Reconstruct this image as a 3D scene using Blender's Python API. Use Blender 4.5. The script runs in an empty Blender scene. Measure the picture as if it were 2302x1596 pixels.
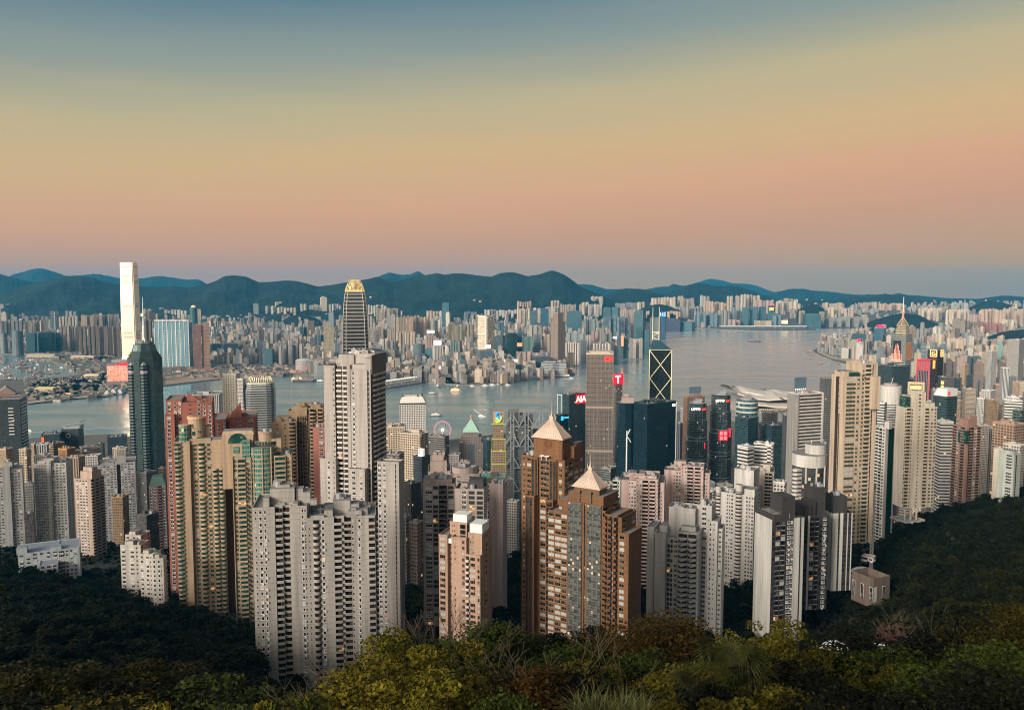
import bpy,bmesh,math,random
import numpy as np
from mathutils import Vector,Matrix,noise
from mathutils.geometry import tessellate_polygon
R = math.radians
C = bpy.context.scene.collection
S = bpy.context.scene
# ------------------------------------------------------------------ camera
F = 1850.0;CX = 1151.0;CY = 798.0;HZ = 648.0;HC = 400.0   # focal, centre, horizon (in 2302 x 1596 units), eye height
PT = math.atan((CY-HZ)/F);CP = math.cos(PT);SP = math.sin(PT)
cam = bpy.data.objects.new('camera',bpy.data.cameras.new('camera'));C.objects.link(cam)
cam.data.sensor_fit = 'HORIZONTAL';cam.data.sensor_width = 36.0;cam.data.lens = 36.0*F/2302.0
cam.data.clip_start = 0.5;cam.data.clip_end = 90000.0
cam.location = (0,0,HC);cam.rotation_euler = (math.pi/2-PT,0,0)
S.camera = cam
# ------------------------------------------------------------------ sun, sky, exposure
SUN_AZ = R(-140);SUN_EL = R(20)          # measured from +Y towards +X: low, behind the camera to the left
sdir = Vector((math.sin(SUN_AZ)*math.cos(SUN_EL),math.cos(SUN_AZ)*math.cos(SUN_EL),math.sin(SUN_EL)))
sl = bpy.data.lights.new('sun','SUN');sl.energy = 4.6;sl.angle = R(18);sl.color = (1.0,.9,.78)
so = bpy.data.objects.new('sun',sl);C.objects.link(so);so.rotation_euler = sdir.to_track_quat('Z','Y').to_euler()
W = bpy.data.worlds.new('World');S.world = W;W.use_nodes = True
def build_world():
 nt = W.node_tree;nd = nt.nodes;lk = nt.links
 for n in list(nd): nd.remove(n)
 def M(op,a,b=None,c=None):
  n = nd.new('ShaderNodeMath');n.operation = op
  for i,v in enumerate((a,b,c)):
   if v is None: continue
   if isinstance(v,(int,float)): n.inputs[i].default_value = v
   else: lk.new(v,n.inputs[i])
  return n.outputs[0]
 tc = nd.new('ShaderNodeTexCoord');sp = nd.new('ShaderNodeSeparateXYZ');lk.new(tc.outputs['Generated'],sp.inputs[0])
 x,y,z = sp.outputs
 el = M('MULTIPLY',M('ARCSINE',z),57.2958)
 t = M('SUBTRACT',el,M('MULTIPLY',x,4.0))            # the bands of the evening sky climb to the right
 # faint unevenness of the air
 nz = nd.new('ShaderNodeTexNoise');mp = nd.new('ShaderNodeMapping');mp.inputs['Scale'].default_value = (1.3,1.3,14)
 lk.new(tc.outputs['Generated'],mp.inputs[0]);lk.new(mp.outputs[0],nz.inputs[0]);nz.inputs['Scale'].default_value = 1.6;nz.inputs['Detail'].default_value = 5
 t = M('ADD',t,M('MULTIPLY',M('SUBTRACT',nz.outputs[0],.5),2.4))
 ramp = nd.new('ShaderNodeValToRGB');lk.new(M('DIVIDE',M('ADD',t,10),50),ramp.inputs[0])
 cr = ramp.color_ramp
 def srgb(r,g,b): return tuple(((c/255+.055)/1.055)**2.4 if c > 10 else c/3294 for c in (r,g,b))+(1,)
 stops = [(-10,(120,105,90)),(-.5,(205,156,100)),(1.5,(206,156,120)),(3.4,(212,156,120)),(6.2,(222,168,126)),(9.2,(214,180,130)),
    (12.6,(192,179,140)),(16,(142,154,148)),(19.3,(100,129,142)),(25,(84,114,130)),(40,(72,100,124))]
 cr.elements[0].position = 0;cr.elements[0].color = srgb(*stops[0][1]);cr.elements[1].position = 1;cr.elements[1].color = srgb(*stops[-1][1])
 for p,c in stops[1:-1]:
  e = cr.elements.new((p+10)/50);e.color = srgb(*c)
 # bright afterglow round the low sun, behind the camera
 vm = nd.new('ShaderNodeVectorMath');vm.operation = 'DOT_PRODUCT';lk.new(tc.outputs['Generated'],vm.inputs[0]);vm.inputs[1].default_value = tuple(sdir)
 g = M('POWER',M('MAXIMUM',vm.outputs['Value'],0.0),3.5)
 gc = nd.new('ShaderNodeMix');gc.data_type = 'RGBA';gc.blend_type = 'ADD';gc.inputs[0].default_value = 1
 gs = nd.new('ShaderNodeVectorMath');gs.operation = 'SCALE';gs.inputs[0].default_value = (2.4,1.9,1.4);lk.new(g,gs.inputs['Scale'])
 lk.new(ramp.outputs[0],gc.inputs[6]);lk.new(gs.outputs[0],gc.inputs[7])
 sky = nd.new('ShaderNodeTexSky');sky.sky_type = 'NISHITA';sky.sun_disc = False
 sky.sun_elevation = SUN_EL;sky.sun_rotation = SUN_AZ
 bg1 = nd.new('ShaderNodeBackground');lk.new(gc.outputs[2],bg1.inputs[0]);bg1.inputs[1].default_value = 1.0
 bg2 = nd.new('ShaderNodeBackground');lk.new(sky.outputs[0],bg2.inputs[0]);bg2.inputs[1].default_value = 0.004
 ad = nd.new('ShaderNodeAddShader');lk.new(bg1.outputs[0],ad.inputs[0]);lk.new(bg2.outputs[0],ad.inputs[1])
 out = nd.new('ShaderNodeOutputWorld');lk.new(ad.outputs[0],out.inputs[0])
build_world()
S.view_settings.view_transform = 'Standard';S.view_settings.look = 'None';S.view_settings.gamma = 1.0
S.view_settings.exposure = -0.04
S.render.engine = 'CYCLES'
cy = S.cycles
cy.max_bounces = 4;cy.diffuse_bounces = 1;cy.glossy_bounces = 2;cy.transmission_bounces = 2;cy.volume_bounces = 0
cy.use_denoising = True;cy.caustics_reflective = False;cy.caustics_refractive = False
cy.sample_clamp_indirect = 4.0;cy.filter_width = 1.05
# ------------------------------------------------------------------ picture <-> place
def P(x,y,d):
 """world point seen at (x, y) of the 2302-wide picture, d metres ahead"""
 k = d/(F*CP+(CY-y)*SP)
 return Vector(((x-CX)*k,d,HC+(-F*SP+(CY-y)*CP)*k))
def G(x,y,z=0.0):
 s = (-F*SP+(CY-y)*CP)/(F*CP+(CY-y)*SP)
 return P(x,y,(z-HC)/s)
def px(X,Y,Z):
 dep = Y*CP-(Z-HC)*SP;up = Y*SP+(Z-HC)*CP
 return CX+F*X/dep,CY-F*up/dep
CO = {1: (0,569.5),2: (581.2,569.5),3: (1162.3,569.5),4: (1720.8,569.5),5: (0,860.1),6: (581.2,860.1),7: (1162.3,860.1),8: (1720.8,860.1),
  9: (0,1189.1),10: (581.2,1189.1),11: (1162.3,1189.1),12: (1720.8,1189.1)}
def zx(c,v): return CO[c][0]+v/3.923
def zy(c,v): return CO[c][1]+v/3.923
# ------------------------------------------------------------------ mesh building
class MB:
 def __init__(s): s.v = [];s.f = [];s.m = [];s.u = []
 def face(s,pts,mi=0,uv=None):
  b = len(s.v);s.v.extend([tuple(p) for p in pts]);s.f.append(tuple(range(b,b+len(pts))));s.m.append(mi)
  if uv is None: uv = [(p[0],p[1]) for p in pts]
  s.u.extend(uv)
 def prism(s,poly,z0,z1,mi=0,cap=None,bottom=False,u0=0.0):
  n = len(poly);u = u0
  for i in range(n):
   a = poly[i];b = poly[(i+1) % n];L = math.hypot(b[0]-a[0],b[1]-a[1])
   s.face([(a[0],a[1],z0),(b[0],b[1],z0),(b[0],b[1],z1),(a[0],a[1],z1)],mi,[(u,z0),(u+L,z0),(u+L,z1),(u,z1)]);u += L
  s.face([(p[0],p[1],z1) for p in poly],mi if cap is None else cap)
  if bottom: s.face([(p[0],p[1],z0) for p in reversed(poly)],mi if cap is None else cap)
 def loft(s,p0,z0,p1,z1,mi=0,cap=None):
  n = len(p0);u = 0.0
  for i in range(n):
   j = (i+1) % n;L = math.hypot(p0[j][0]-p0[i][0],p0[j][1]-p0[i][1])
   s.face([(*p0[i],z0),(*p0[j],z0),(*p1[j],z1),(*p1[i],z1)],mi,[(u,z0),(u+L,z0),(u+L,z1),(u,z1)]);u += L
  if cap is not None: s.face([(*p,z1) for p in p1],cap)
 def box(s,x0,x1,y0,y1,z0,z1,mi=0,cap=None,bottom=True):
  s.prism([(x0,y0),(x1,y0),(x1,y1),(x0,y1)],z0,z1,mi,cap,bottom)
 def bar(s,p,q,w,mi=0,h=None):
  p = Vector(p);q = Vector(q);d = q-p
  if d.length < 1e-6: return
  z = d.normalized();up = Vector((0,0,1)) if abs(z.z) < .95 else Vector((0,1,0))
  a = z.cross(up).normalized();b = a.cross(z);h = h or w
  c = [a*w/2+b*h/2,-a*w/2+b*h/2,-a*w/2-b*h/2,a*w/2-b*h/2]
  for i in range(4):
   j = (i+1) % 4;s.face([p+c[j],p+c[i],q+c[i],q+c[j]],mi)
  s.face([p+k for k in c],mi);s.face([q+k for k in reversed(c)],mi)
 def tube(s,p,q,r0,r1=None,n=8,mi=0):
  p = Vector(p);q = Vector(q);r1 = r0 if r1 is None else r1
  z = (q-p)
  if z.length < 1e-6: return
  z.normalize();up = Vector((0,0,1)) if abs(z.z) < .95 else Vector((0,1,0));a = z.cross(up).normalized();b = a.cross(z)
  A = [p+(a*math.cos(t)+b*math.sin(t))*r0 for t in [6.28318*i/n for i in range(n)]]
  B = [q+(a*math.cos(t)+b*math.sin(t))*r1 for t in [6.28318*i/n for i in range(n)]]
  for i in range(n):
   j = (i+1) % n;s.face([A[j],A[i],B[i],B[j]],mi)
  s.face(A,mi);s.face(list(reversed(B)),mi)
 def build(s,name,mats,parent=None,loc=None,smooth=False):
  me = bpy.data.meshes.new(name);me.from_pydata(s.v,[],s.f)
  if not isinstance(mats,(list,tuple)): mats = [mats]
  for m in mats: me.materials.append(m)
  me.polygons.foreach_set('material_index',s.m)
  uv = me.uv_layers.new(name='UVMap');uv.data.foreach_set('uv',[c for t in s.u for c in t])
  if smooth:
   me.shade_smooth()
  o = bpy.data.objects.new(name,me);C.objects.link(o)
  if parent: o.parent = parent
  if loc is not None: o.location = loc
  return o
def circ(cx,cy,r,n=24,ry=None,a0=0.0): return [(cx+r*math.cos(a0+6.28318*i/n),cy+(ry or r)*math.sin(a0+6.28318*i/n)) for i in range(n)]
def tag(o,label=None,cat=None,group=None,kind=None):
 if label: o['label'] = label
 if cat: o['category'] = cat
 if group: o['group'] = group
 if kind: o['kind'] = kind
 return o
def empty(name,loc,rz=0.0,label=None,cat=None,group=None):
 o = bpy.data.objects.new(name,None);C.objects.link(o);o.location = loc;o.rotation_euler = (0,0,rz);o.empty_display_size = 1
 return tag(o,label,cat,group)
def copy_tree(o,parent=None):
 c = o.copy();C.objects.link(c)
 if parent is not None: c.parent = parent
 for ch in o.children: copy_tree(ch,c)
 return c
def np_quads(name,V,mat,parent=None,loc=None):
 n = len(V)//4
 me = bpy.data.meshes.new(name);me.vertices.add(n*4);me.vertices.foreach_set('co',np.asarray(V,dtype=np.float32).ravel())
 me.loops.add(n*4);me.loops.foreach_set('vertex_index',np.arange(n*4,dtype=np.int32))
 me.polygons.add(n);me.polygons.foreach_set('loop_start',np.arange(0,n*4,4,dtype=np.int32))
 me.update(calc_edges=True)
 me.materials.append(mat)
 o = bpy.data.objects.new(name,me);C.objects.link(o)
 if parent: o.parent = parent
 if loc is not None: o.location = loc
 return o
# ------------------------------------------------------------------ materials
class NT:
 def __init__(s,name):
  s.mat = bpy.data.materials.new(name);s.mat.use_nodes = True;s.nt = s.mat.node_tree;s.nd = s.nt.nodes;s.lk = s.nt.links
  s.bs = s.nd['Principled BSDF'];s.out = s.nd['Material Output']
 def put(s,inp,v):
  if isinstance(v,(int,float)): inp.default_value = v
  elif isinstance(v,(tuple,list)): inp.default_value = tuple(v)+((1,) if len(v) == 3 and len(inp.default_value) == 4 else ())
  else: s.lk.new(v,inp)
 def M(s,op,a,b=None,c=None):
  n = s.nd.new('ShaderNodeMath');n.operation = op
  for i,v in enumerate((a,b,c)):
   if v is not None: s.put(n.inputs[i],v)
  return n.outputs[0]
 def mix(s,f,a,b,mode='MIX'):
  n = s.nd.new('ShaderNodeMix');n.data_type = 'RGBA';n.blend_type = mode
  s.put(n.inputs[0],f);s.put(n.inputs[6],a);s.put(n.inputs[7],b);return n.outputs[2]
 def noise(s,scale,detail=4,vec=None,stretch=None,rough=.5):
  n = s.nd.new('ShaderNodeTexNoise');n.inputs['Scale'].default_value = scale;n.inputs['Detail'].default_value = detail;n.inputs['Roughness'].default_value = rough
  if vec is None: vec = s.geo().outputs['Position']
  if stretch:
   m = s.nd.new('ShaderNodeMapping');m.inputs['Scale'].default_value = stretch;s.lk.new(vec,m.inputs[0]);vec = m.outputs[0]
  s.lk.new(vec,n.inputs['Vector']);return n.outputs[0]
 def geo(s):
  if not hasattr(s,'_g'): s._g = s.nd.new('ShaderNodeNewGeometry')
  return s._g
 def oi(s):
  if not hasattr(s,'_o'): s._o = s.nd.new('ShaderNodeObjectInfo')
  return s._o
 def uv(s):
  n = s.nd.new('ShaderNodeUVMap');n.uv_map = 'UVMap';sp = s.nd.new('ShaderNodeSeparateXYZ');s.lk.new(n.outputs[0],sp.inputs[0]);return sp.outputs
 def sep(s,v):
  sp = s.nd.new('ShaderNodeSeparateXYZ');s.lk.new(v,sp.inputs[0]);return sp.outputs
 def ramp(s,f,stops):
  n = s.nd.new('ShaderNodeValToRGB');s.lk.new(f,n.inputs[0]);cr = n.color_ramp
  cr.elements[0].position = stops[0][0];cr.elements[0].color = (*stops[0][1],1);cr.elements[1].position = stops[-1][0];cr.elements[1].color = (*stops[-1][1],1)
  for p,c in stops[1:-1]: e = cr.elements.new(p);e.color = (*c,1)
  return n.outputs[0]
 def bump(s,h,strength=.3,dist=1.0):
  n = s.nd.new('ShaderNodeBump');n.inputs['Strength'].default_value = strength;n.inputs['Distance'].default_value = dist;s.lk.new(h,n.inputs['Height']);s.lk.new(n.outputs[0],s.bs.inputs['Normal'])
 def set(s,**k):
  for a,v in k.items(): s.put(s.bs.inputs[{'col': 'Base Color','rough': 'Roughness','metal': 'Metallic','spec': 'Specular IOR Level','emc': 'Emission Color','ems': 'Emission Strength'}[a]],v)
  return s.mat
MC = {}
def plain(name,col,rough=.8,metal=0.0,var=.12,emit=None):
 key = ('p',name,col,rough,metal,emit)
 if key in MC: return MC[key]
 n = NT(name)
 f = n.noise(.35,3)
 c = n.mix(f,tuple(v*(1-var) for v in col),tuple(min(1,v*(1+var)) for v in col))
 n.set(col=c,rough=rough,metal=metal)
 if emit: n.set(emc=emit[0],ems=emit[1])
 MC[key] = n.mat;return n.mat
def wallmat(col,fh=3.0,joint=.5):
 """painted concrete with a joint at each floor, rain streaks and patches"""
 key = ('w',col,fh,joint)
 if key in MC: return MC[key]
 n = NT('painted_concrete');u,v,_ = n.uv()
 col = tuple(min(.86,x*1.02) for x in col)
 j = n.M('LESS_THAN',n.M('FRACT',n.M('DIVIDE',v,fh)),.09)
 st = n.noise(.32,6,stretch=(1,1,.06),rough=.65);pa = n.noise(.07,4,rough=.6)
 c = n.mix(n.M('MULTIPLY',n.M('POWER',st,2.2),2.2),col,tuple(x*.4 for x in col))
 c = n.mix(n.M('MULTIPLY',pa,.3),c,tuple(x*.7 for x in col))
 c = n.mix(n.M('MULTIPLY',j,joint),c,tuple(x*.35 for x in col))
 MC[key] = n.set(col=c,rough=.85);return n.mat
def facade(kind='grid',glass=(.02,.028,.035),du=3.2,dv=3.1,fu=.6,fv=.5,lit=.02,metal=0.0,wallrough=.8,grough=.12,src='object',wallmetal=0.0,var=.6):
 key = ('f',kind,glass,du,dv,fu,fv,lit,metal,wallrough,grough,src,wallmetal,var)
 if key in MC: return MC[key]
 n = NT('facade_'+kind);u,v,_ = n.uv()
 uu = n.M('DIVIDE',u,du);vv = n.M('DIVIDE',v,dv)
 mu = n.M('LESS_THAN',n.M('ABSOLUTE',n.M('SUBTRACT',n.M('FRACT',uu),.5)),fu/2) if fu < 1 else 1.0
 mv = n.M('LESS_THAN',n.M('ABSOLUTE',n.M('SUBTRACT',n.M('FRACT',vv),.5)),fv/2) if fv < 1 else 1.0
 nzz = n.sep(n.geo().outputs['True Normal'])[2]
 side = n.M('LESS_THAN',n.M('ABSOLUTE',nzz),.6)
 if kind == 'dots':
  a = n.M('SUBTRACT',n.M('FRACT',uu),.5);b = n.M('SUBTRACT',n.M('FRACT',vv),.5)
  mask = n.M('LESS_THAN',n.M('ADD',n.M('MULTIPLY',a,a),n.M('MULTIPLY',b,b)),fu*fu/4)
 else: mask = n.M('MULTIPLY',mu,mv)
 mask = n.M('MULTIPLY',mask,side)
 cb = n.nd.new('ShaderNodeCombineXYZ');n.lk.new(n.M('FLOOR',uu),cb.inputs[0]);n.lk.new(n.M('FLOOR',vv),cb.inputs[1]);n.lk.new(n.oi().outputs['Random'],cb.inputs[2])
 wn = n.nd.new('ShaderNodeTexWhiteNoise');n.lk.new(cb.outputs[0],wn.inputs[0]);r = wn.outputs['Value']
 if src == 'object': base = n.mix(1.0,n.oi().outputs['Color'],(.93,.93,.93),'MULTIPLY')
 elif src == 'attr':
  at = n.nd.new('ShaderNodeVertexColor');at.layer_name = 'Col';base = at.outputs[0]
 else: base = None
 if base is None: base = src
 st = n.noise(.12,4,stretch=(1,1,.15))
 wall = n.mix(n.M('MULTIPLY',st,.6),base,n.mix(1.0,base,(.5,.5,.5),'MULTIPLY'))
 roof = n.mix(n.M('GREATER_THAN',nzz,.6),wall,n.mix(n.noise(.2,3),(.16,.15,.14),(.3,.29,.28)))
 gl = n.mix(n.M('MULTIPLY',r,var),glass,tuple(min(1,x*3.2+.03) for x in glass))
 col = n.mix(mask,roof,gl)
 litm = n.M('MULTIPLY',mask,n.M('GREATER_THAN',wn.outputs['Value'],1-lit)) if lit > 0 else 0.0
 n.set(col=col,rough=n.M('ADD',n.M('MULTIPLY',mask,grough-wallrough),wallrough),emc=(1.0,.62,.28),ems=n.M('MULTIPLY',litm,.8) if lit > 0 else 0.0)
 n.set(metal=n.M('ADD',n.M('MULTIPLY',mask,metal-wallmetal),wallmetal))
 MC[key] = n.mat;return n.mat
def paneglass(name,a,b_,rough=.12,metal=0.0,thr=.8,em=0.0):
 """each pane has its own tone: curtains, blinds, dim rooms"""
 n = NT(name);sn = n.nd.new('ShaderNodeVectorMath');sn.operation = 'SNAP';n.lk.new(n.geo().outputs['Position'],sn.inputs[0]);sn.inputs[1].default_value = (1.7,1.7,1.5)
 w = n.nd.new('ShaderNodeTexWhiteNoise');n.lk.new(sn.outputs[0],w.inputs[0]);v = w.outputs['Value']
 f = n.ramp(v,[(.0,(0,0,0)),(thr,(.12,.12,.12)),(1.0,(1,1,1))]);n.set(col=n.mix(f,a,b_),rough=rough,metal=metal)
 if em: n.set(emc=n.mix(w.outputs['Value'],(1.0,.3,.06),(1.0,.62,.3)),ems=n.M('MULTIPLY',n.M('POWER',v,1.6),em))
 return n.mat
GLASS = paneglass('dark_window_glass',(.006,.006,.007),(.11,.11,.1))
GLASSG = paneglass('green_window_glass',(.012,.06,.05),(.12,.24,.2),.12,.2)
GLASSB = plain('blue_window_glass',(.03,.055,.075),.1,.5,.3)
CURT = plain('curtained_window',(.35,.37,.36),.5,0,.3)
LITW = paneglass('lit_window',(.2,.1,.04),(.5,.35,.18),.5,0,.5,.75)
ROOFG = plain('roof_screed',(.2,.19,.18),.9,0,.3)
DARKM = plain('dark_steel',(.03,.032,.035),.5,.3)
WHITEP = plain('white_paint',(.7,.7,.68),.6)
STEEL = plain('grey_steel',(.38,.4,.42),.45,.4)
# ------------------------------------------------------------------ terrain
PROF = {  # picture column -> (distance, ground height)
 -600: [(0,392),(25,375),(60,357),(100,338),(200,297),(400,238),(620,195),(760,150),(900,120),(1050,60),(1300,8),(1500,-8)],
 0:    [(0,392),(25,375),(60,357),(100,337),(200,294),(400,234),(600,186),(700,158),(850,132),(1050,65),(1300,8),(1500,-8)],
 250:  [(0,392),(25,375),(60,356),(100,336),(200,291),(400,231),(520,192),(640,165),(850,128),(1050,65),(1300,8),(1500,-8)],
 540:  [(0,392),(25,376),(60,357),(100,336),(200,284),(340,236),(400,214),(540,180),(850,120),(1050,65),(1300,8),(1500,-8)],
 700:  [(0,392),(25,376),(60,357),(90,340),(150,302),(250,248),(400,194),(540,176),(850,112),(1050,60),(1300,8),(1500,-8)],
 1150: [(0,392),(25,377),(60,361),(100,345),(150,315),(250,262),(400,206),(640,158),(850,110),(1050,60),(1300,8),(1500,-8)],
 1600: [(0,392),(25,377),(60,361),(100,345),(150,316),(250,260),(400,200),(510,180),(640,158),(850,112),(1050,60),(1300,8),(1500,-8)],
 1900: [(0,392),(25,377),(60,360),(100,343),(150,316),(250,262),(400,202),(510,184),(640,170),(850,128),(1050,64),(1300,8),(1500,-8)],
 2080: [(0,392),(25,377),(60,361),(100,342),(200,300),(400,240),(560,208),(700,188),(850,160),(1000,95),(1300,10),(1500,-8)],
 2300: [(0,392),(25,378),(60,362),(100,344),(250,289),(400,252),(500,232),(700,205),(850,182),(1000,105),(1300,10),(1500,-8)],
 2900: [(0,392),(25,378),(60,362),(100,346),(250,296),(400,262),(500,246),(700,226),(850,200),(1000,130),(1300,20),(1500,-8)],
}
PK = sorted(PROF)
def lerp_prof(p,d):
 if d <= p[0][0]: return p[0][1]
 for (a,za),(b,zb) in zip(p,p[1:]):
  if d <= b: return za+(zb-za)*(d-a)/(b-a)
 return p[-1][1]
def tz(X,Y):
 if Y < 1: Y = 1
 xp = CX+X/Y*F;xp = max(PK[0],min(PK[-1],xp))
 for a,b in zip(PK,PK[1:]):
  if xp <= b:
   t = (xp-a)/(b-a);z = lerp_prof(PROF[a],Y)*(1-t)+lerp_prof(PROF[b],Y)*t;break
 if 90 < Y < 1250: z += 3.5*noise.noise(Vector((X*.02,Y*.02,0)))
 return z
def gz(X,Y):  # ground for buildings on the island
 return max(3.0,tz(X,Y)) if Y < 1500 else 3.0
n = NT('hillside_earth');n.set(col=n.mix(n.noise(.08,5),(.012,.017,.007),(.035,.035,.014)),rough=.95);M_EARTH = n.mat
mb = MB();ds = [0,12,25,40,60,80,100,125,150,180,215,250,290,330,370,410,460,510,560,620,680,740,800,860,930,1000,1080,1160,1240,1320,1400,1500]
cols = list(range(-620,2930,35));grid = []
for d in ds:
 row = []
 for c in cols:
  X = (c-CX)/F*max(d,3);row.append((X,d,tz(X,max(d,1))))
 grid.append(row)
for i in range(len(ds)-1):
 for j in range(len(cols)-1): mb.face([grid[i][j],grid[i][j+1],grid[i+1][j+1],grid[i+1][j]])
tag(mb.build('hillside',M_EARTH,smooth=True),kind='structure')
# ------------------------------------------------------------------ water
n = NT('harbour_water')
pos = n.geo().outputs['Position']
w1 = n.noise(.02,5,stretch=(1,2.2,1));w2 = n.noise(.12,4,stretch=(1,2,1));st = n.noise(.0011,6,stretch=(1,2.6,1),rough=.62)
sw = n.noise(.004,5,stretch=(.7,2.2,1),rough=.6)
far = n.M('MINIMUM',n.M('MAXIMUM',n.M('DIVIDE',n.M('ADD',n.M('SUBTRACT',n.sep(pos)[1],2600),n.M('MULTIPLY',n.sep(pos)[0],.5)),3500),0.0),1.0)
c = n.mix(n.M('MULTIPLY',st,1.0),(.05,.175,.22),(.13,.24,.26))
c = n.mix(far,c,(.4,.385,.38))  # far water paled to silver, the sky's reflection put into its colour
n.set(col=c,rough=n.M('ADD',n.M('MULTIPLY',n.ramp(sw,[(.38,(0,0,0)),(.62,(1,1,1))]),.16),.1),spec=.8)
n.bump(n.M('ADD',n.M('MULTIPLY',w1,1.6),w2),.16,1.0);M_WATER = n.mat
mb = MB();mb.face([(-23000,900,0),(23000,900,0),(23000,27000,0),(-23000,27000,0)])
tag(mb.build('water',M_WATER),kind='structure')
mb = MB();mb.face([(-23500,-2000,-9),(23500,-2000,-9),(23500,27200,-9),(-23500,27200,-9)])
tag(mb.build('seabed',M_EARTH),kind='structure')
# ------------------------------------------------------------------ shores (picture points taken down to sea level)
ISL = [(-700,990),(60,988),(240,978),(300,985),(380,962),(600,965),(720,975),(870,988),(985,992),(1040,988),(1140,975),(1250,962),(1400,945),(1500,932),(1630,905),(1800,898),
  (1880,880),(1985,834),(1912,821),(1875,812),(1829,792),(1829,787),(1842,781),(1858,773),(1868,764),(1890,757),(1950,749),(2100,741),(2900,733)]
KOW = [(-900,795),(60,797),(96,800),(112,806),(120,815),(146,821),(160,832),(184,836),(178,844),(120,850),(62,856),(-900,872),
  (-900,918),(60,908),(150,898),(245,891),(262,880),(300,876),(365,869),(497,853),(581,849),(650,844),(700,843),(735,848),(800,852),(870,868),(951,860),(980,862),(1035,867),(1124,866),(1162,858),(1221,851),(1285,846),(1292,843),
  (1287,836),(1276,815),(1280,804),(1325,800),(1381,795),(1432,783),(1463,781),(1460,764),(1380,757),(1374,752),(1378,743),(1430,740),(1560,737),(1620,741),(1700,744),(1832,744),(1834,740),(1720,738),(1745,735),(1860,734),(2900,728)]
def inpoly(x,y,poly):
 c = False;n = len(poly);j = n-1
 for i in range(n):
  xi,yi = poly[i];xj,yj = poly[j]
  if (yi > y) != (yj > y) and x < (xj-xi)*(y-yi)/(yj-yi)+xi: c = not c
  j = i
 return c
n = NT('city_ground');n.set(col=n.mix(n.noise(.03,6,rough=.7),(.06,.058,.05),(.2,.18,.15)),rough=.9);M_CITY = n.mat
n = NT('quay_stone');n.set(col=n.mix(n.noise(.1,3),(.16,.14,.12),(.3,.27,.22)),rough=.9);M_QUAY = n.mat
def sheet(name,pts,z,mat,rim=None):
 mb = MB();vs = [Vector((p[0],p[1],z)) for p in pts]
 for t in tessellate_polygon([vs]):
  a,b,c = (vs[i] for i in t)
  if (b-a).cross(c-a).z < 0: b,c = c,b
  mb.face([a,b,c],0)
 if rim:
  for i in range(len(pts)):
   a = pts[i];b = pts[(i+1) % len(pts)]
   mb.face([(a[0],a[1],-3),(b[0],b[1],-3),(b[0],b[1],z),(a[0],a[1],z)],1);
 return tag(mb.build(name,[mat,rim] if rim else mat),kind='structure')
def g2(p,z=0.0): v = G(p[0],p[1],z);return (v.x,v.y)
isl = [g2(p) for p in ISL]+[(16000,900),(-4000,900)]
sheet('island_shore',isl,3.0,M_CITY,M_QUAY)
FARY = 707
kl = [g2(p) for p in KOW]
def ramp_start(x): return 5600 if x < 1300 else (5600+(x-1300)/200*2700 if x < 1500 else 8300)
kow = kl+[(22000,kl[-1][1]+300),(22000,9300),(-9000,9300),(-9000,kl[0][1])]
sheet('peninsula_shore',kow,3.2,M_CITY,M_QUAY)
def kz(X,Y):
 x = CX+X/Y*F;s = ramp_start(x)
 return 3.4+min(1.25,max(0.0,(Y-s)/(9300-s)))*112 if Y > s else 3.4
mb = MB();N = 30
ks = list(range(-700,3001,100))
g = [[((x-CX)/F*(ramp_start(x)+(13500-ramp_start(x))*i/N),ramp_start(x)+(13500-ramp_start(x))*i/N) for x in ks] for i in range(N+1)]
for i in range(N):
 for j in range(len(ks)-1):
  mb.face([(p[0],p[1],kz(*p)+.3) for p in (g[i][j],g[i][j+1],g[i+1][j+1],g[i+1][j])])
tag(mb.build('inland_ground',M_CITY,smooth=True),kind='structure')
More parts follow.
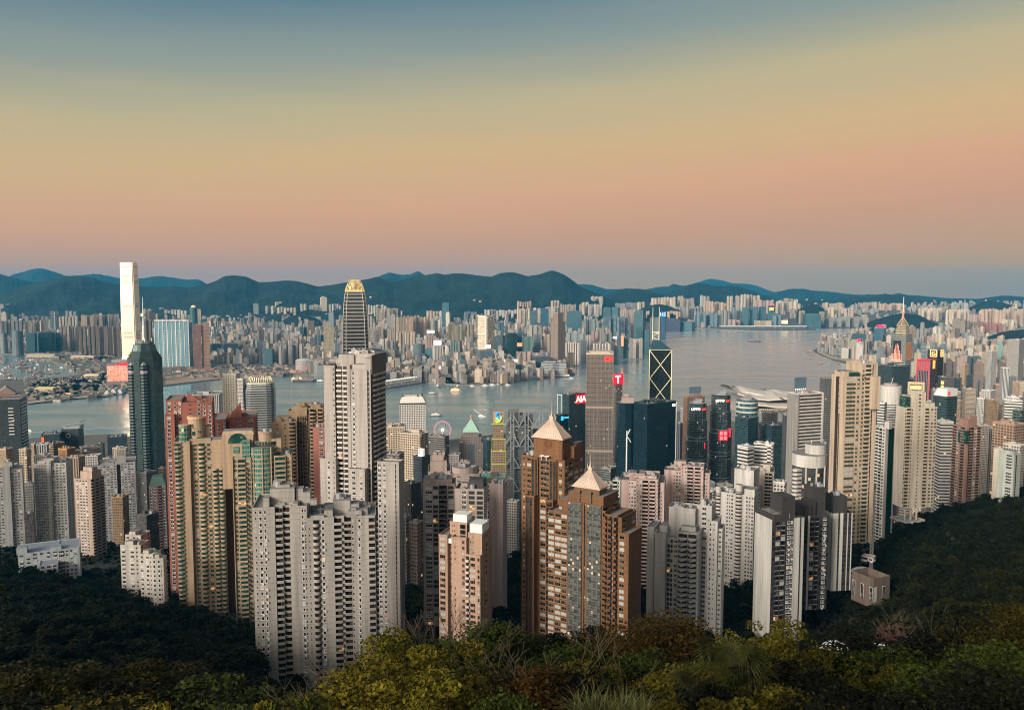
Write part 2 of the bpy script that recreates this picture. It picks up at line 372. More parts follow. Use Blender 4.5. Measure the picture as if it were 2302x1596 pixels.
# ------------------------------------------------------------------ hills
n = NT('wooded_hill');n.set(col=n.mix(n.ramp(n.noise(.003,9,rough=.75),[(.4,(0,0,0)),(.62,(1,1,1))]),(.002,.011,.015),(.014,.034,.026)),rough=.95)
n.bump(n.noise(.006,8,rough=.75),1.0,60);M_HILL = n.mat
RIDGES = [
 ('hill_range',9800,2300,900,[(1,0,355),(1,60,325),(1,200,290),(1,330,250),(1,480,215),(1,560,200),(1,720,200),(1,830,212),(1,900,240),(1,1000,262),(1,1060,275),(1,1240,285),(1,1400,300),(1,1530,285),(1,1650,300),(1,1800,275),(1,1900,240),(1,1980,195),(1,2060,190),(1,2170,200),(2,0,250),(2,120,246),(2,230,235),(2,330,240),(2,430,262),(2,520,288),(2,640,275),(2,740,255),(2,860,240),(2,960,225),(2,1040,205),(2,1100,225),(2,1190,250),(2,1280,225),(2,1380,195),(2,1480,185),(2,1570,168),(2,1640,185),(2,1720,170),(2,1800,172),(2,1930,190),(2,2050,203),(2,2130,170),(2,2230,160),(3,0,170),(3,90,195),(3,200,180),(3,270,155),(3,310,146),(3,360,160),(3,420,185),(3,500,240),(3,560,290),(3,640,325),(3,740,360),(3,800,400),(3,900,450)]),
 ('hill_range',10800,1800,900,[(3,640,440),(3,740,385),(3,800,360),(3,880,322),(3,980,310),(3,1060,310),(3,1150,320),(3,1210,345),(3,1290,365),(3,1380,400),(3,1450,450)]),
 ('hill_range',11800,2000,1000,[(3,1200,400),(3,1280,372),(3,1340,350),(3,1430,318),(3,1510,275),(3,1600,258),(3,1680,268),(3,1740,285),(3,1800,290),(3,1880,280),(3,1960,290),(3,2060,320),(3,2160,360),(3,2280,405),(4,150,430),(4,250,470)]),
 ('hill_range',17500,2500,1500,[(4,-100,400),(4,0,370),(4,100,340),(4,220,312),(4,340,310),(4,430,328),(4,520,330),(4,640,345),(4,800,365),(4,940,362),(4,1060,380),(4,1200,420)]),
 ('hill_range',11600,2000,1000,[(4,180,460),(4,300,420),(4,420,410),(4,560,415),(4,700,398),(4,800,378),(4,900,390),(4,960,365),(4,1060,353),(4,1160,375),(4,1250,378),(4,1400,410),(4,1500,425),(4,1600,450),(4,1700,485),(4,1800,520)]),
 ('hill_range',15000,2500,1200,[(4,1000,400),(4,1100,368),(4,1170,350),(4,1260,365),(4,1400,375),(4,1500,385),(4,1620,395),(4,1760,400),(4,1880,400),(4,1980,385),(4,2080,372),(4,2180,375),(4,2280,385),(4,2700,420)]),
 ('hill_range',10000,1200,800,[(4,1650,530),(4,1750,500),(4,1850,450),(4,1960,412),(4,2060,425),(4,2180,455),(4,2280,480),(4,2500,500)]),
 ('hill_range',13000,2000,1200,[(1,-700,250),(1,-200,130),(1,0,178),(1,60,195),(1,180,225),(1,290,255),(1,400,300),(1,500,340)]),
 ('hill_range',18500,2500,1500,[(1,0,250),(1,100,190),(1,200,160),(1,290,132),(1,360,125),(1,420,140),(1,500,165),(1,580,195),(1,700,190),(1,830,178),(1,900,185),(1,1050,215),(1,1240,220),(1,1340,205),(1,1420,197),(1,1540,215),(1,1640,230),(1,1760,228),(1,1810,260),(1,1950,310)]),
 ('hill_range',16500,2500,1500,[(2,860,270),(2,960,225),(2,1060,200),(2,1150,162),(2,1250,185),(2,1330,185),(2,1410,152),(2,1470,190),(2,1570,225),(2,1680,270)]),
 ('hill_range',17000,2500,1500,[(3,440,300),(3,540,270),(3,640,272),(3,720,295),(3,800,315),(3,900,315),(3,980,305),(3,1060,318),(3,1150,315),(3,1240,295),(3,1330,290),(3,1380,266),(3,1440,280),(3,1560,290),(3,1700,330)]),
 ('hill_range',25000,3000,1500,[(3,1400,320),(3,1500,280),(3,1640,240),(3,1700,222),(3,1800,235),(3,1900,262),(3,2000,265),(3,2100,280),(3,2200,320),(3,2300,350)]),
 ('hill',7600,500,400,[(2,200,600),(2,260,560),(2,330,540),(2,430,545),(2,510,570),(2,560,600)]),
 ('hill',8700,600,400,[(3,1050,505),(3,1110,480),(3,1180,455),(3,1260,445),(3,1330,458),(3,1400,485),(3,1450,510)]),
 ('hill',8800,600,400,[(2,1900,500),(2,1960,475),(2,2030,458),(2,2100,462),(2,2160,455),(2,2220,475),(2,2290,505)]),
 ('hill',8900,500,400,[(4,280,510),(4,330,465),(4,400,445),(4,470,452),(4,530,500)]),
 ('hill',7500,900,500,[(4,850,640),(4,950,590),(4,1100,545),(4,1200,525),(4,1350,540),(4,1450,590),(4,1560,640)]),
 ('hill',5600,700,500,[(4,1800,800),(4,1900,755),(4,2050,700),(4,2150,680),(4,2280,668),(4,2420,640),(4,2700,600)]),
]
RTAGS = []
def ridge_mesh(idx,name,d,front,back,pts):
 P0 = [(zx(c,x),zy(c,y)) for c,x,y in pts]
 xs = np.arange(P0[0][0],P0[-1][0]+.1,4.0 if d < 14000 else 6.0)
 ys = np.interp(xs,[p[0] for p in P0],[p[1] for p in P0])
 nv = 26;mb = MB();rows = []
 fb = kz(0,d-front) if d < 9000 else 60
 for k in range(nv+1):
  t = k/nv;row = []
  dd = d-front*(1-t/.7) if t < .7 else d+back*(t-.7)/.3
  for xi,yi in zip(xs,ys):
   p = P(xi,yi,d);h = p.z+1.2*noise.noise(Vector((xi*.25,0,idx)))*d/1850
   s = t/.7 if t < .7 else 1-(t-.7)/.3
   prof = s**1.25
   e = min(1,(xi-xs[0])/14,(xs[-1]-xi)/14);e = max(0,e)**.7
   X = p.x*dd/d
   z = -5+(h+5)*prof
   rel = (h*prof)*(1-s)
   z += rel*.9*(noise.fractal(Vector((X/620,dd/900,idx*3.1)),1.0,2.0,5))
   if k == 0 or k == nv: z = -6
   row.append((X,dd,z))
  rows.append(row)
 for i in range(nv):
  for j in range(len(xs)-1): mb.face([rows[i][j],rows[i][j+1],rows[i+1][j+1],rows[i+1][j]])
 tag(mb.build(name,M_HILL,smooth=True),kind='structure')
for i,(nm,d,fr,bk,pts) in enumerate(RIDGES): ridge_mesh(i,nm,d,fr,bk,pts)
# ------------------------------------------------------------------ haze
n = NT('haze');n.nd.remove(n.bs);pv = n.nd.new('ShaderNodeVolumePrincipled')
pv.inputs['Color'].default_value = (.035,.54,1.0,1);pv.inputs['Density'].default_value = HAZE = 2.5e-5;pv.inputs['Anisotropy'].default_value = 0.0
n.lk.new(pv.outputs[0],n.out.inputs['Volume'])
mb = MB();mb.box(-24000,24000,-2500,27500,-10,960);hz = mb.build('haze',n.mat);tag(hz,kind='stuff')
# ------------------------------------------------------------------ building kit
rng = random.Random(7)
WM = {}
def win_mesh(w,h,kind,frame,glass):
 """x along the wall, -y outwards, origin at the centre"""
 key = (round(w,1),round(h,1),kind,frame.name,glass.name)
 if key in WM: return WM[key]
 mb = MB();w,h = key[0],key[1]
 if kind == 'open':      # flat panel, its dark colour standing for a balcony's shaded depth
  mb.box(-w/2,w/2,-.04,.3,-h/2,h/2,1)
 elif kind == 'pane':
  mb.box(-w/2,w/2,-.05,.3,-h/2,h/2,1)
  mb.box(-w/2,w/2,-.12,0,-h/2-.12,-h/2,0)
 else:
  if kind == 'winac': mb.box(w*.1,w*.1+.8,-.6,-.05,-h/2-.95,-h/2-.4,0)
  mb.box(-w/2-.1,w/2+.1,-.06,.3,-h/2-.1,h/2+.1,0)
  k = 1 if w < 1.3 else (2 if w < 2.6 else 3)
  for i in range(k):
   a = -w/2+w*i/k+.04;b = -w/2+w*(i+1)/k-.04
   mb.face([(a,-.075,-h/2),(b,-.075,-h/2),(b,-.075,h/2),(a,-.075,h/2)],1)
  mb.box(-w/2-.2,w/2+.2,-.32,0,-h/2-.24,-h/2-.1,0)
 o = mb.build('window',[frame,glass]);me = o.data;bpy.data.objects.remove(o);WM[key] = me;return me
def balc_mesh(w,dep,kind,wall,rail,fh):
 key = ('b',round(w,1),dep,kind,wall.name,rail.name,fh)
 if key in WM: return WM[key]
 mb = MB();w = round(w,1);t = .16
 if kind == 'round':
  a = [(w/2*math.cos(math.pi+math.pi*i/10),dep*math.sin(math.pi+math.pi*i/10)) for i in range(11)]
  mb.prism(a,-.25,0,0,0,True)
  for i in range(10):
   p,q = a[i],a[i+1];m = .9
   mb.face([(p[0],p[1],0),(q[0],q[1],0),(q[0],q[1],1.15),(p[0],p[1],1.15)],1)
   mb.face([(q[0]*m,q[1]*m,0),(p[0]*m,p[1]*m,0),(p[0]*m,p[1]*m,1.15),(q[0]*m,q[1]*m,1.15)],1)
   mb.face([(p[0],p[1],1.15),(q[0],q[1],1.15),(q[0]*m,q[1]*m,1.15),(p[0]*m,p[1]*m,1.15)],1)
 elif kind == 'chevron':
  a = [(-w/2,0),(-w/2,-dep*.3),(0,-dep),(w/2,-dep*.3),(w/2,0)]
  mb.prism(a,-.3,0,0,0,True)
  for i in range(1,3): mb.bar((*a[i],.5),(*a[i+1],.5),t,1,1.0)
  mb.bar((*a[0],.5),(*a[1],.5),t,1,1.0);mb.bar((*a[3],.5),(*a[4],.5),t,1,1.0)
 else:
  mb.box(-w/2,w/2,-dep,0,-.22,0,0)
  mb.box(-w/2,w/2,-dep,-dep+t,0,1.05,1);mb.box(-w/2,-w/2+t,-dep+t,0,0,1.05,1);mb.box(w/2-t,w/2,-dep+t,0,0,1.05,1)
 o = mb.build('balcony',[wall,rail]);me = o.data;bpy.data.objects.remove(o);WM[key] = me;return me
def solve_len(cx,cyy,z,dx,dy,xt):
 """length along (dx,dy) from (cx,cyy) whose end shows at picture column xt"""
 k = (xt-CX);dep = cyy*CP-(z-HC)*SP
 den = F*dx-k*dy*CP
 return (k*dep-F*cx)/den if abs(den) > 1e-9 else 1e9
ALLB = []
class Bld:
 def __init__(s,name,label,cat,xL,xC,xR,yt,d,r=1.0,base=None,ybase=None,th=None,group=None,dp=None):
  c = P(xC,yt,d);s.zt = c.z
  az = math.atan2(c.x,c.y)
  single = xR-xC < 1.5
  if single:
   th = az if th is None else th;w = solve_len(c.x,c.y,c.z,-math.cos(th),math.sin(th),xL);q = dp if dp else w*r
  elif xC-xL < 1.5:
   th = az+math.pi/2 if th is None else th
   q = solve_len(c.x,c.y,c.z,math.sin(th),math.cos(th),xR);w = dp if dp else q*r
  else:
   best = None
   for k in range(2,89):
    t = az+R(k) if th is None else th
    w = solve_len(c.x,c.y,c.z,-math.cos(t),math.sin(t),xL);q = solve_len(c.x,c.y,c.z,math.sin(t),math.cos(t),xR)
    if w <= 0 or q <= 0 or w > 600 or q > 600: continue
    e = abs(math.log((q/w)/r))
    if best is None or e < best[0]: best = (e,t,w,q)
   _,th,w,q = best
  s.w = w;s.q = q;s.th = th;s.az = az
  ox = c.x-math.cos(th)*w;oy = c.y+math.sin(th)*w
  if ybase is not None: base = P(xC,ybase,d).z
  if base is None: base = min(gz(ox,oy),gz(c.x,c.y),gz(c.x+math.sin(th)*q,c.y+math.cos(th)*q))-2
  s.base = base;s.H = s.zt-base
  s.root = empty(name,(ox,oy,base),-th,label,cat,group)
  s.wins = [];s.bals = [];s.wall = MB();s.trim = MB();s.glz = MB();s.rf = MB()
  s.wm = None;s.fh = 3.0;s.frame = WHITEP;s.glass = GLASS;s.litp = .015;s.curtp = .12;s.curt = CURT
  s.cx = c.x;s.d = d;ALLB.append(s)
 # picture column -> fraction along face A (front), at roof height; picture row -> local height
 def fx(s,x):
  c = Vector((s.cx,s.d,s.zt));return s.w-solve_len(c.x,c.y,c.z,-math.cos(s.th),math.sin(s.th),x)
 def fy(s,x):
  return solve_len(s.cx,s.d,s.zt,math.sin(s.th),math.cos(s.th),x)
 def hz(s,y): return P(CX,y,s.d).z-s.base
 FACES = {'A': ((0,0),(1,0),(0,-1)),'B': ((1,0),(0,1),(1,0)),'C': ((1,1),(-1,0),(0,1)),'D': ((0,1),(0,-1),(-1,0))}
 def vol(s,x0,x1,y0,y1,z0,z1,A='W1',B='W1',Cc='W1',D='W1',fh=None,cap=1,parapet=1.0,bal=(1.3,'box'),wf=(.62,.5),roofcap=True):
  """a storeyed volume: every face is a row of strips 'kind width[:offset]' and gets windows, balconies, fins or glazing floor by floor"""
  fh = fh or s.fh;W_ = x1-x0;Q_ = y1-y0;poly = []
  nf = max(1,int(round((z1-z0)/fh)));fh = (z1-z0)/nf
  for nm,spec in (('A',A),('B',B),('C',Cc),('D',D)):
   (ox,oy),t,nrm = s.FACES[nm];O = (x0+ox*W_,y0+oy*Q_);L = W_ if nm in 'AC' else Q_
   toks = []
   for tk in spec.split():
    off = 0.0
    if ':' in tk: tk,o_ = tk.split(':');off = float(o_)
    toks.append((tk[0],float(tk[1:] or 1),off))
   tot = sum(k[1] for k in toks);a = 0.0
   for k,wd,off in toks:
    b = a+wd/tot*L
    poly.append((O[0]+t[0]*a+nrm[0]*off,O[1]+t[1]*a+nrm[1]*off));poly.append((O[0]+t[0]*b+nrm[0]*off,O[1]+t[1]*b+nrm[1]*off))
    m = (a+b)/2;sw = b-a;px_ = O[0]+t[0]*m+nrm[0]*off;py_ = O[1]+t[1]*m+nrm[1]*off;rot = math.atan2(t[1],t[0])
    def Q(u,o,z): return (O[0]+t[0]*u+nrm[0]*(off+o),O[1]+t[1]*u+nrm[1]*(off+o),z)
    if k in 'wvndxbBcoz':
     for f in range(nf):
      zc = z0+f*fh
      if k == 'w': s.wins.append((px_,py_,zc+fh*.55,rot,min(sw*wf[0],2.6),fh*wf[1],'win'))
      elif k == 'v': s.wins.append((px_,py_,zc+fh*.55,rot,sw*.88,fh*.52,'win'))
      elif k == 'x': s.wins.append((px_,py_,zc+fh*.5,rot,sw*.8,fh*.7,'pane'))
      elif k == 'o': s.wins.append((px_,py_,zc+fh*.5,rot,sw*.9,fh*.82,'open'))
      elif k == 'n':
       for q_ in (-.25,.25): s.wins.append((px_+t[0]*sw*q_,py_+t[1]*sw*q_,zc+fh*.55,rot,sw*.3,fh*wf[1],'win'))
      elif k == 'z': s.wins.append((px_,py_,zc+fh*.55,rot,sw*.5,fh*.34,'pane'))
      elif k in 'bBc':
       s.wins.append((px_,py_,zc+fh*.58,rot,sw*.92,fh*.72,'open'))
       s.bals.append((px_,py_,zc+.12,rot,sw*.98,bal[0],{'b': bal[1],'B': 'round','c': 'chevron'}[k],fh))
    elif k == 'g':      # continuous glazing with mullions
     s.glz.face([Q(a,.06,z0),Q(b,.06,z0),Q(b,.06,z1),Q(a,.06,z1)],0,[(0,z0),(sw,z0),(sw,z1),(0,z1)])
     for f in range(nf+1): s.trim.bar(Q(a,.1,z0+f*fh),Q(b,.1,z0+f*fh),.3,0,.45)
    elif k == 's':      # bands of wall and glass
     s.glz.face([Q(a,.06,z0),Q(b,.06,z0),Q(b,.06,z1),Q(a,.06,z1)],0,[(0,z0),(sw,z0),(sw,z1),(0,z1)])
     for f in range(nf): s.trim.bar(Q(a,.25,z0+f*fh+fh*.22),Q(b,.25,z0+f*fh+fh*.22),.5,0,fh*.46)
    elif k == 'm':      # dark glazing with vertical fins
     s.glz.face([Q(a,.06,z0),Q(b,.06,z0),Q(b,.06,z1),Q(a,.06,z1)],0,[(0,z0),(sw,z0),(sw,z1),(0,z1)])
     q_ = max(2,int(sw/1.6))
     for i in range(q_+1): s.trim.bar(Q(a+sw*i/q_,.15,z0),Q(a+sw*i/q_,.15,z1),.22,0)
    elif k == 'P':      # pale panel
     s.trim.face([Q(a,.18,z0),Q(b,.18,z0),Q(b,.18,z1+1),Q(a,.18,z1+1)],0,[(a,z0),(b,z0),(b,z1),(a,z1)])
    elif k == 'D':      # flat dark strip, a recess's shade put into its colour
     s.glz.face([Q(a,.06,z0),Q(b,.06,z0),Q(b,.06,z1),Q(a,.06,z1)],0,[(0,z0),(sw,z0),(sw,z1),(0,z1)])
    a = b
  # drop doubled points
  pl = []
  for p in poly:
   if not pl or math.hypot(p[0]-pl[-1][0],p[1]-pl[-1][1]) > .02: pl.append(p)
  if math.hypot(pl[0][0]-pl[-1][0],pl[0][1]-pl[-1][1]) < .02: pl.pop()
  s.wall.prism(pl,z0,z1,0,1 if cap else 0)
  if parapet:
   n = len(pl)
   for i in range(n):
    a_,b_ = pl[i],pl[(i+1) % n]
    s.wall.bar((*a_,z1+parapet/2-.05),(*b_,z1+parapet/2-.05),.3,0,parapet)
  return pl
 def rooftop(s,x0,x1,y0,y1,z,k=3,h=4.0,seed=None,tank=True,mast=False):
  """stair heads, water tanks, plant, dishes and aerials on a roof"""
  r = random.Random(seed if seed is not None else int(s.w*97)+k)
  for i in range(k):
   w = (x1-x0)*r.uniform(.16,.36);q = (y1-y0)*r.uniform(.2,.4);a = r.uniform(x0,x1-w);b = r.uniform(y0,y1-q);hh = h*r.uniform(.5,1.1)
   s.rf.box(a,a+w,b,b+q,z+.002*i,z+hh,0,1)
   if r.random() < .6: s.rf.box(a+w*.2,a+w*.6,b+q*.2,b+q*.7,z+hh,z+hh+h*.3,0,1)
  for i in range(k*2):
   a = r.uniform(x0,x1-1.5);b = r.uniform(y0,y1-1.5);q = r.uniform(.8,2.2);s.rf.box(a,a+q,b,b+q*.8,z+.01+.003*i,z+r.uniform(.8,2.0),2,2)
  if tank: s.rf.prism(circ(r.uniform(x0+2,x1-2),r.uniform(y0+2,y1-2),1.7,12),z+.02,z+2.6,2,2)
  for i in range(max(1,k-1)):
   a = r.uniform(x0,x1);b = r.uniform(y0,y1);s.rf.tube((a,b,z),(a,b,z+r.uniform(3,7)),.09,.05,4,2)
  if mast: s.rf.tube(((x0+x1)/2,(y0+y1)/2,z),((x0+x1)/2,(y0+y1)/2,z+mast),.35,.1,6,2)
 def child(s,name,mb,mats,label=None):
  o = mb.build(name,mats,s.root)
  if label: o['label'] = label
  return o
 def done(s,wallm,railm=None,trimm=None,glzm=None,roofm=None,rfm=None,openm=None):
  railm = railm or wallm;trimm = trimm or wallm;roofm = roofm or ROOFG
  s.openm = openm or s.glass
  if s.wall.f: s.child('wall',s.wall,[wallm,roofm,trimm])
  if s.trim.f: s.child('floor_band',s.trim,[trimm])
  if s.glz.f: s.child('glazing',s.glz,[glzm or s.glass])
  if s.rf.f: s.child('roof_plant',s.rf,[rfm or wallm,roofm,STEEL])
  r = random.Random(int(s.cx*13+s.d))
  it = []
  for w in s.wins:
   t = r.random();kind = w[6]
   g = s.openm if kind == 'open' else s.glass
   if t < s.litp*(.35 if kind == 'open' else 1): g = LITW
   elif t < s.litp+s.curtp and kind != 'open': g = s.curt
   if kind == 'win' and r.random() < .3: kind = 'winac'
   it.append((w,win_mesh(w[4],w[5],kind,s.frame,g)))
  s._emit('window',it)
  s._emit('balcony',[(b,balc_mesh(b[4],b[5],b[6],wallm,railm,3)) for b in s.bals])
  return s.root
 def _emit(s,name,it):
  it.sort(key=lambda k: -k[0][2])
  for w,me in it[:100]:
   o = bpy.data.objects.new(name,me);C.objects.link(o);o.parent = s.root;o.location = (w[0],w[1],w[2]);o.rotation_euler = (0,0,w[3])
  rest = it[100:]
  if not rest: return
  mats = [];V = [];Fc = [];MI = [];cache = {}
  for w,me in rest:
   if me.name not in cache:
    co = np.empty(len(me.vertices)*3,dtype=np.float32);me.vertices.foreach_get('co',co)
    idx = []
    for m in me.materials:
     if m not in mats: mats.append(m)
     idx.append(mats.index(m))
    cache[me.name] = (co.reshape(-1,3),[tuple(p.vertices) for p in me.polygons],[idx[p.material_index] for p in me.polygons])
   co,fs,mi = cache[me.name];c_,s_ = math.cos(w[3]),math.sin(w[3]);b = len(V)
   V.extend(zip((co[:,0]*c_-co[:,1]*s_+w[0]).tolist(),(co[:,0]*s_+co[:,1]*c_+w[1]).tolist(),(co[:,2]+w[2]).tolist()))
   for f in fs: Fc.append(tuple(i+b for i in f))
   MI.extend(mi)
  me = bpy.data.meshes.new(name);me.from_pydata(V,[],Fc)
  for m in mats: me.materials.append(m)
  me.polygons.foreach_set('material_index',MI)
  o = bpy.data.objects.new(name,me);C.objects.link(o);o.parent = s.root;o['kind'] = 'stuff'
# signs -----------------------------------------------------------------
def emis(name,col,k=2.0): return plain(name,tuple(min(1,c) for c in col),.5,0,0,(col,k))
def text_mesh(txt,size,mat,parent,loc,rot,name='sign_lettering',depth=.3,bold=0.0):
 cu = bpy.data.curves.new(name,'FONT');cu.body = txt;cu.size = size;cu.extrude = depth;cu.align_x = 'CENTER';cu.align_y = 'CENTER';cu.offset = bold
 t = bpy.data.objects.new(name,cu);C.objects.link(t);bpy.context.view_layer.update()
 me = bpy.data.meshes.new_from_object(t.evaluated_get(bpy.context.evaluated_depsgraph_get()));bpy.data.objects.remove(t)
 me.materials.clear();me.materials.append(mat);me.name = name
 o = bpy.data.objects.new(name,me);C.objects.link(o);o.parent = parent;o.location = loc;o.rotation_euler = rot;return o
FRONT = (math.pi/2,0,0)
def simple(c,xL,xC,xR,yt,d,fac,col,label,name='office_tower',cat='office tower',r=1.0,ybase=None,base=None,rt=2,parapet=1.2,group=None,crown=None,mast=False,ov=False,step=None):
 """a distant block: shaded walls with real parapets, roof plant and set-backs"""
 X = (lambda v: v) if ov else (lambda v: zx(c,v));Y = (lambda v: v) if ov else (lambda v: zy(c,v))
 b = Bld(name,label,cat,X(xL),X(xC),X(xR),Y(yt),d,r,base=base,ybase=ybase,group=group)
 mb = MB();H = b.H;w,q = b.w,b.q
 mb.prism([(0,0),(w,0),(w,q),(0,q)],0,H,0)
 if step:
  f,hh = step
  mb.prism([(w*f,q*f),(w*(1-f),q*f),(w*(1-f),q*(1-f)),(w*f,q*(1-f))],H,H+hh,0);
 o = b.child('wall',mb,[fac]);o.color = (*col,1)
 if parapet:
  mb = MB();t = .8
  for a,c_ in (((0,0),(w,0)),((w,0),(w,q)),((w,q),(0,q)),((0,q),(0,0))): mb.bar((*a,H+parapet/2-.1),(*c_,H+parapet/2-.1),t,0,parapet)
  b.child('parapet',mb,[plain('parapet_'+str(hash(col) % 97),col,.85)])
 if rt:
  b.rooftop(w*.12,w*.88,q*.12,q*.88,H-.05,rt,max(3.0,min(7,w*.14)),mast=mast)
  b.child('roof_plant',b.rf,[plain('plant_'+str(hash(col) % 97),tuple(v*.8 for v in col),.85),ROOFG,STEEL]);b.rf = MB()
 return b
# ------------------------------------------------------------------ landmark towers
def K(y,d): return P(CX,y,d).z
# bright tapering supertall across the harbour
def supertall():
 b = Bld('skyscraper','bright pale slab-sided skyscraper, tallest of all, across the harbour on the left','skyscraper',268.6,297.3,309.6,590,4350,1.0,base=3)
 w,q,H = b.w,b.q,b.H;mb = MB()
 def pl(e,n=.07):
  a = w*n
  return [(-e+a,-e),(w+e-a,-e),(w+e-a,-e+a),(w+e,-e+a),(w+e,q+e-a),(w+e-a,q+e-a),(w+e-a,q+e),(-e+a,q+e),(-e+a,q+e-a),(-e,q+e-a),(-e,-e+a),(-e+a,-e+a)]
 hs = [(0,9),(.08,4.2),(.55,3.6),(1.0,0)]
 for (a,ea),(c,ec) in zip(hs,hs[1:]): mb.loft(pl(ea),H*a,pl(ec),H*c,0,1 if c == 1.0 else None)
 m = NT('bright_cladding');u,v,_ = m.uv()
 ln = m.M('LESS_THAN',m.M('FRACT',m.M('DIVIDE',v,9.0)),.3)
 m.set(col=m.mix(m.M('MULTIPLY',ln,.35),(.95,.84,.66),(.55,.47,.36)),rough=.34,metal=.75)
 b.child('wall',mb,[m.mat,ROOFG])
 dk = plain('louvre',(.2,.19,.16),.6)
 for f,n,gap in ((.955,1,5),(.865,1,5),(.82,4,5),(.585,2,9),(.56,1,5),(.315,6,7)):
  lv = MB()
  for i in range(n):
   z = H*f-i*gap;e = 4.4*(1-f)+.9
   lv.box(w*.13,w*.87,-e-.9,-e+.5,z,z+2.0,0);lv.box(w+e-.5,w+e+.9,q*.15,q*.85,z,z+2.0,0)
  b.child('louvre_band',lv,[dk])
 pod = MB();pod.box(-w*.7,w*1.7,-q*.5,q*1.5,0,22,0,1);b.child('podium',pod,[plain('podium',(.3,.26,.22),.8),ROOFG])
supertall()
# rounded skyscraper with a gold crown
def goldcrown():
 d = 1818.0;top = K(629,d);root = empty('skyscraper',(P(795,800,d).x,d+25,3),R(11),'bullet-shaped grey glass skyscraper with gold finned crown behind the tall grey apartment tower','skyscraper')
 def hw(y): return np.interp(y,[629,634,640,648,656,670,690,720,760,800,1100],[9.5,13.5,16.5,19.3,21.3,23.6,25.6,27.6,28.6,29.0,29.4])
 def pl(r,c=.3):
  a = r*c
  return [(-r+a,-r),(r-a,-r),(r-a,-r+a*.5),(r-a*.5,-r+a*.5),(r-a*.5,-r+a),(r,-r+a),(r,r-a),(r-a,r),(-r+a,r),(-r,r-a),(-r,-r+a),(-r+a*.5,-r+a),(-r+a*.5,-r+a*.5),(-r+a,-r+a*.5)]
 mb = MB();ys = [1000,800,760,740,720,705,690,680,670,663,656]
 for a,c in zip(ys,ys[1:]): mb.loft(pl(hw(a)),K(a,d)-3,pl(hw(c)),K(c,d)-3,0,1 if c == 656 else None)
 mb.prism(pl(hw(1000)),0,K(1000,d)-3,0)
 g = facade('band',glass=(.035,.04,.042),du=1.5,dv=8.0,fu=1.0,fv=.55,lit=0,metal=.7,src=(.34,.35,.35),grough=.2,wallrough=.35,wallmetal=.6,var=.15)
 o = mb.build('wall',[g,ROOFG],root)
 for cx_ in (-1,1):
  fin = MB()
  for a,c in zip(ys[1:],ys[2:]):
   for t in (.72,.97):
    r0,r1 = hw(a),hw(c)
    fin.bar((cx_*r0*t,-r0*(1.0 if t < .8 else .72)-.4,K(a,d)-3),(cx_*r1*t,-r1*(1.0 if t < .8 else .72)-.4,K(c,d)-3),1.2,0)
  fin.build('corner_fin',[plain('pale_metal',(.62,.6,.56),.4,.3)],root)
 gold = plain('crown_metal_glow',(.95,.72,.33),.35,.5,.1,((1.0,.68,.25),.12));cr = MB();ys2 = [656,650,644,638,633,629]  # fins glow faintly, their brightness put into the metal
 for side in range(4):
  for i in range(-6,7):
   t = i/6.6
   for a,c in zip(ys2,ys2[1:]):
    if abs(t) > .86 and c < 638: continue
    r0,r1 = hw(a),hw(c);p = Vector((t*r0,-r0,K(a,d)-3));q = Vector((t*r1,-r1,K(c,d)-3));m = Matrix.Rotation(side*math.pi/2,3,'Z')
    cr.bar(m@p,m@q,1.0,0)
 cr.prism(pl(hw(656)+.3),K(656.5,d)-3,K(651.5,d)-3,0);cr.build('crown',[gold],root)
goldcrown()
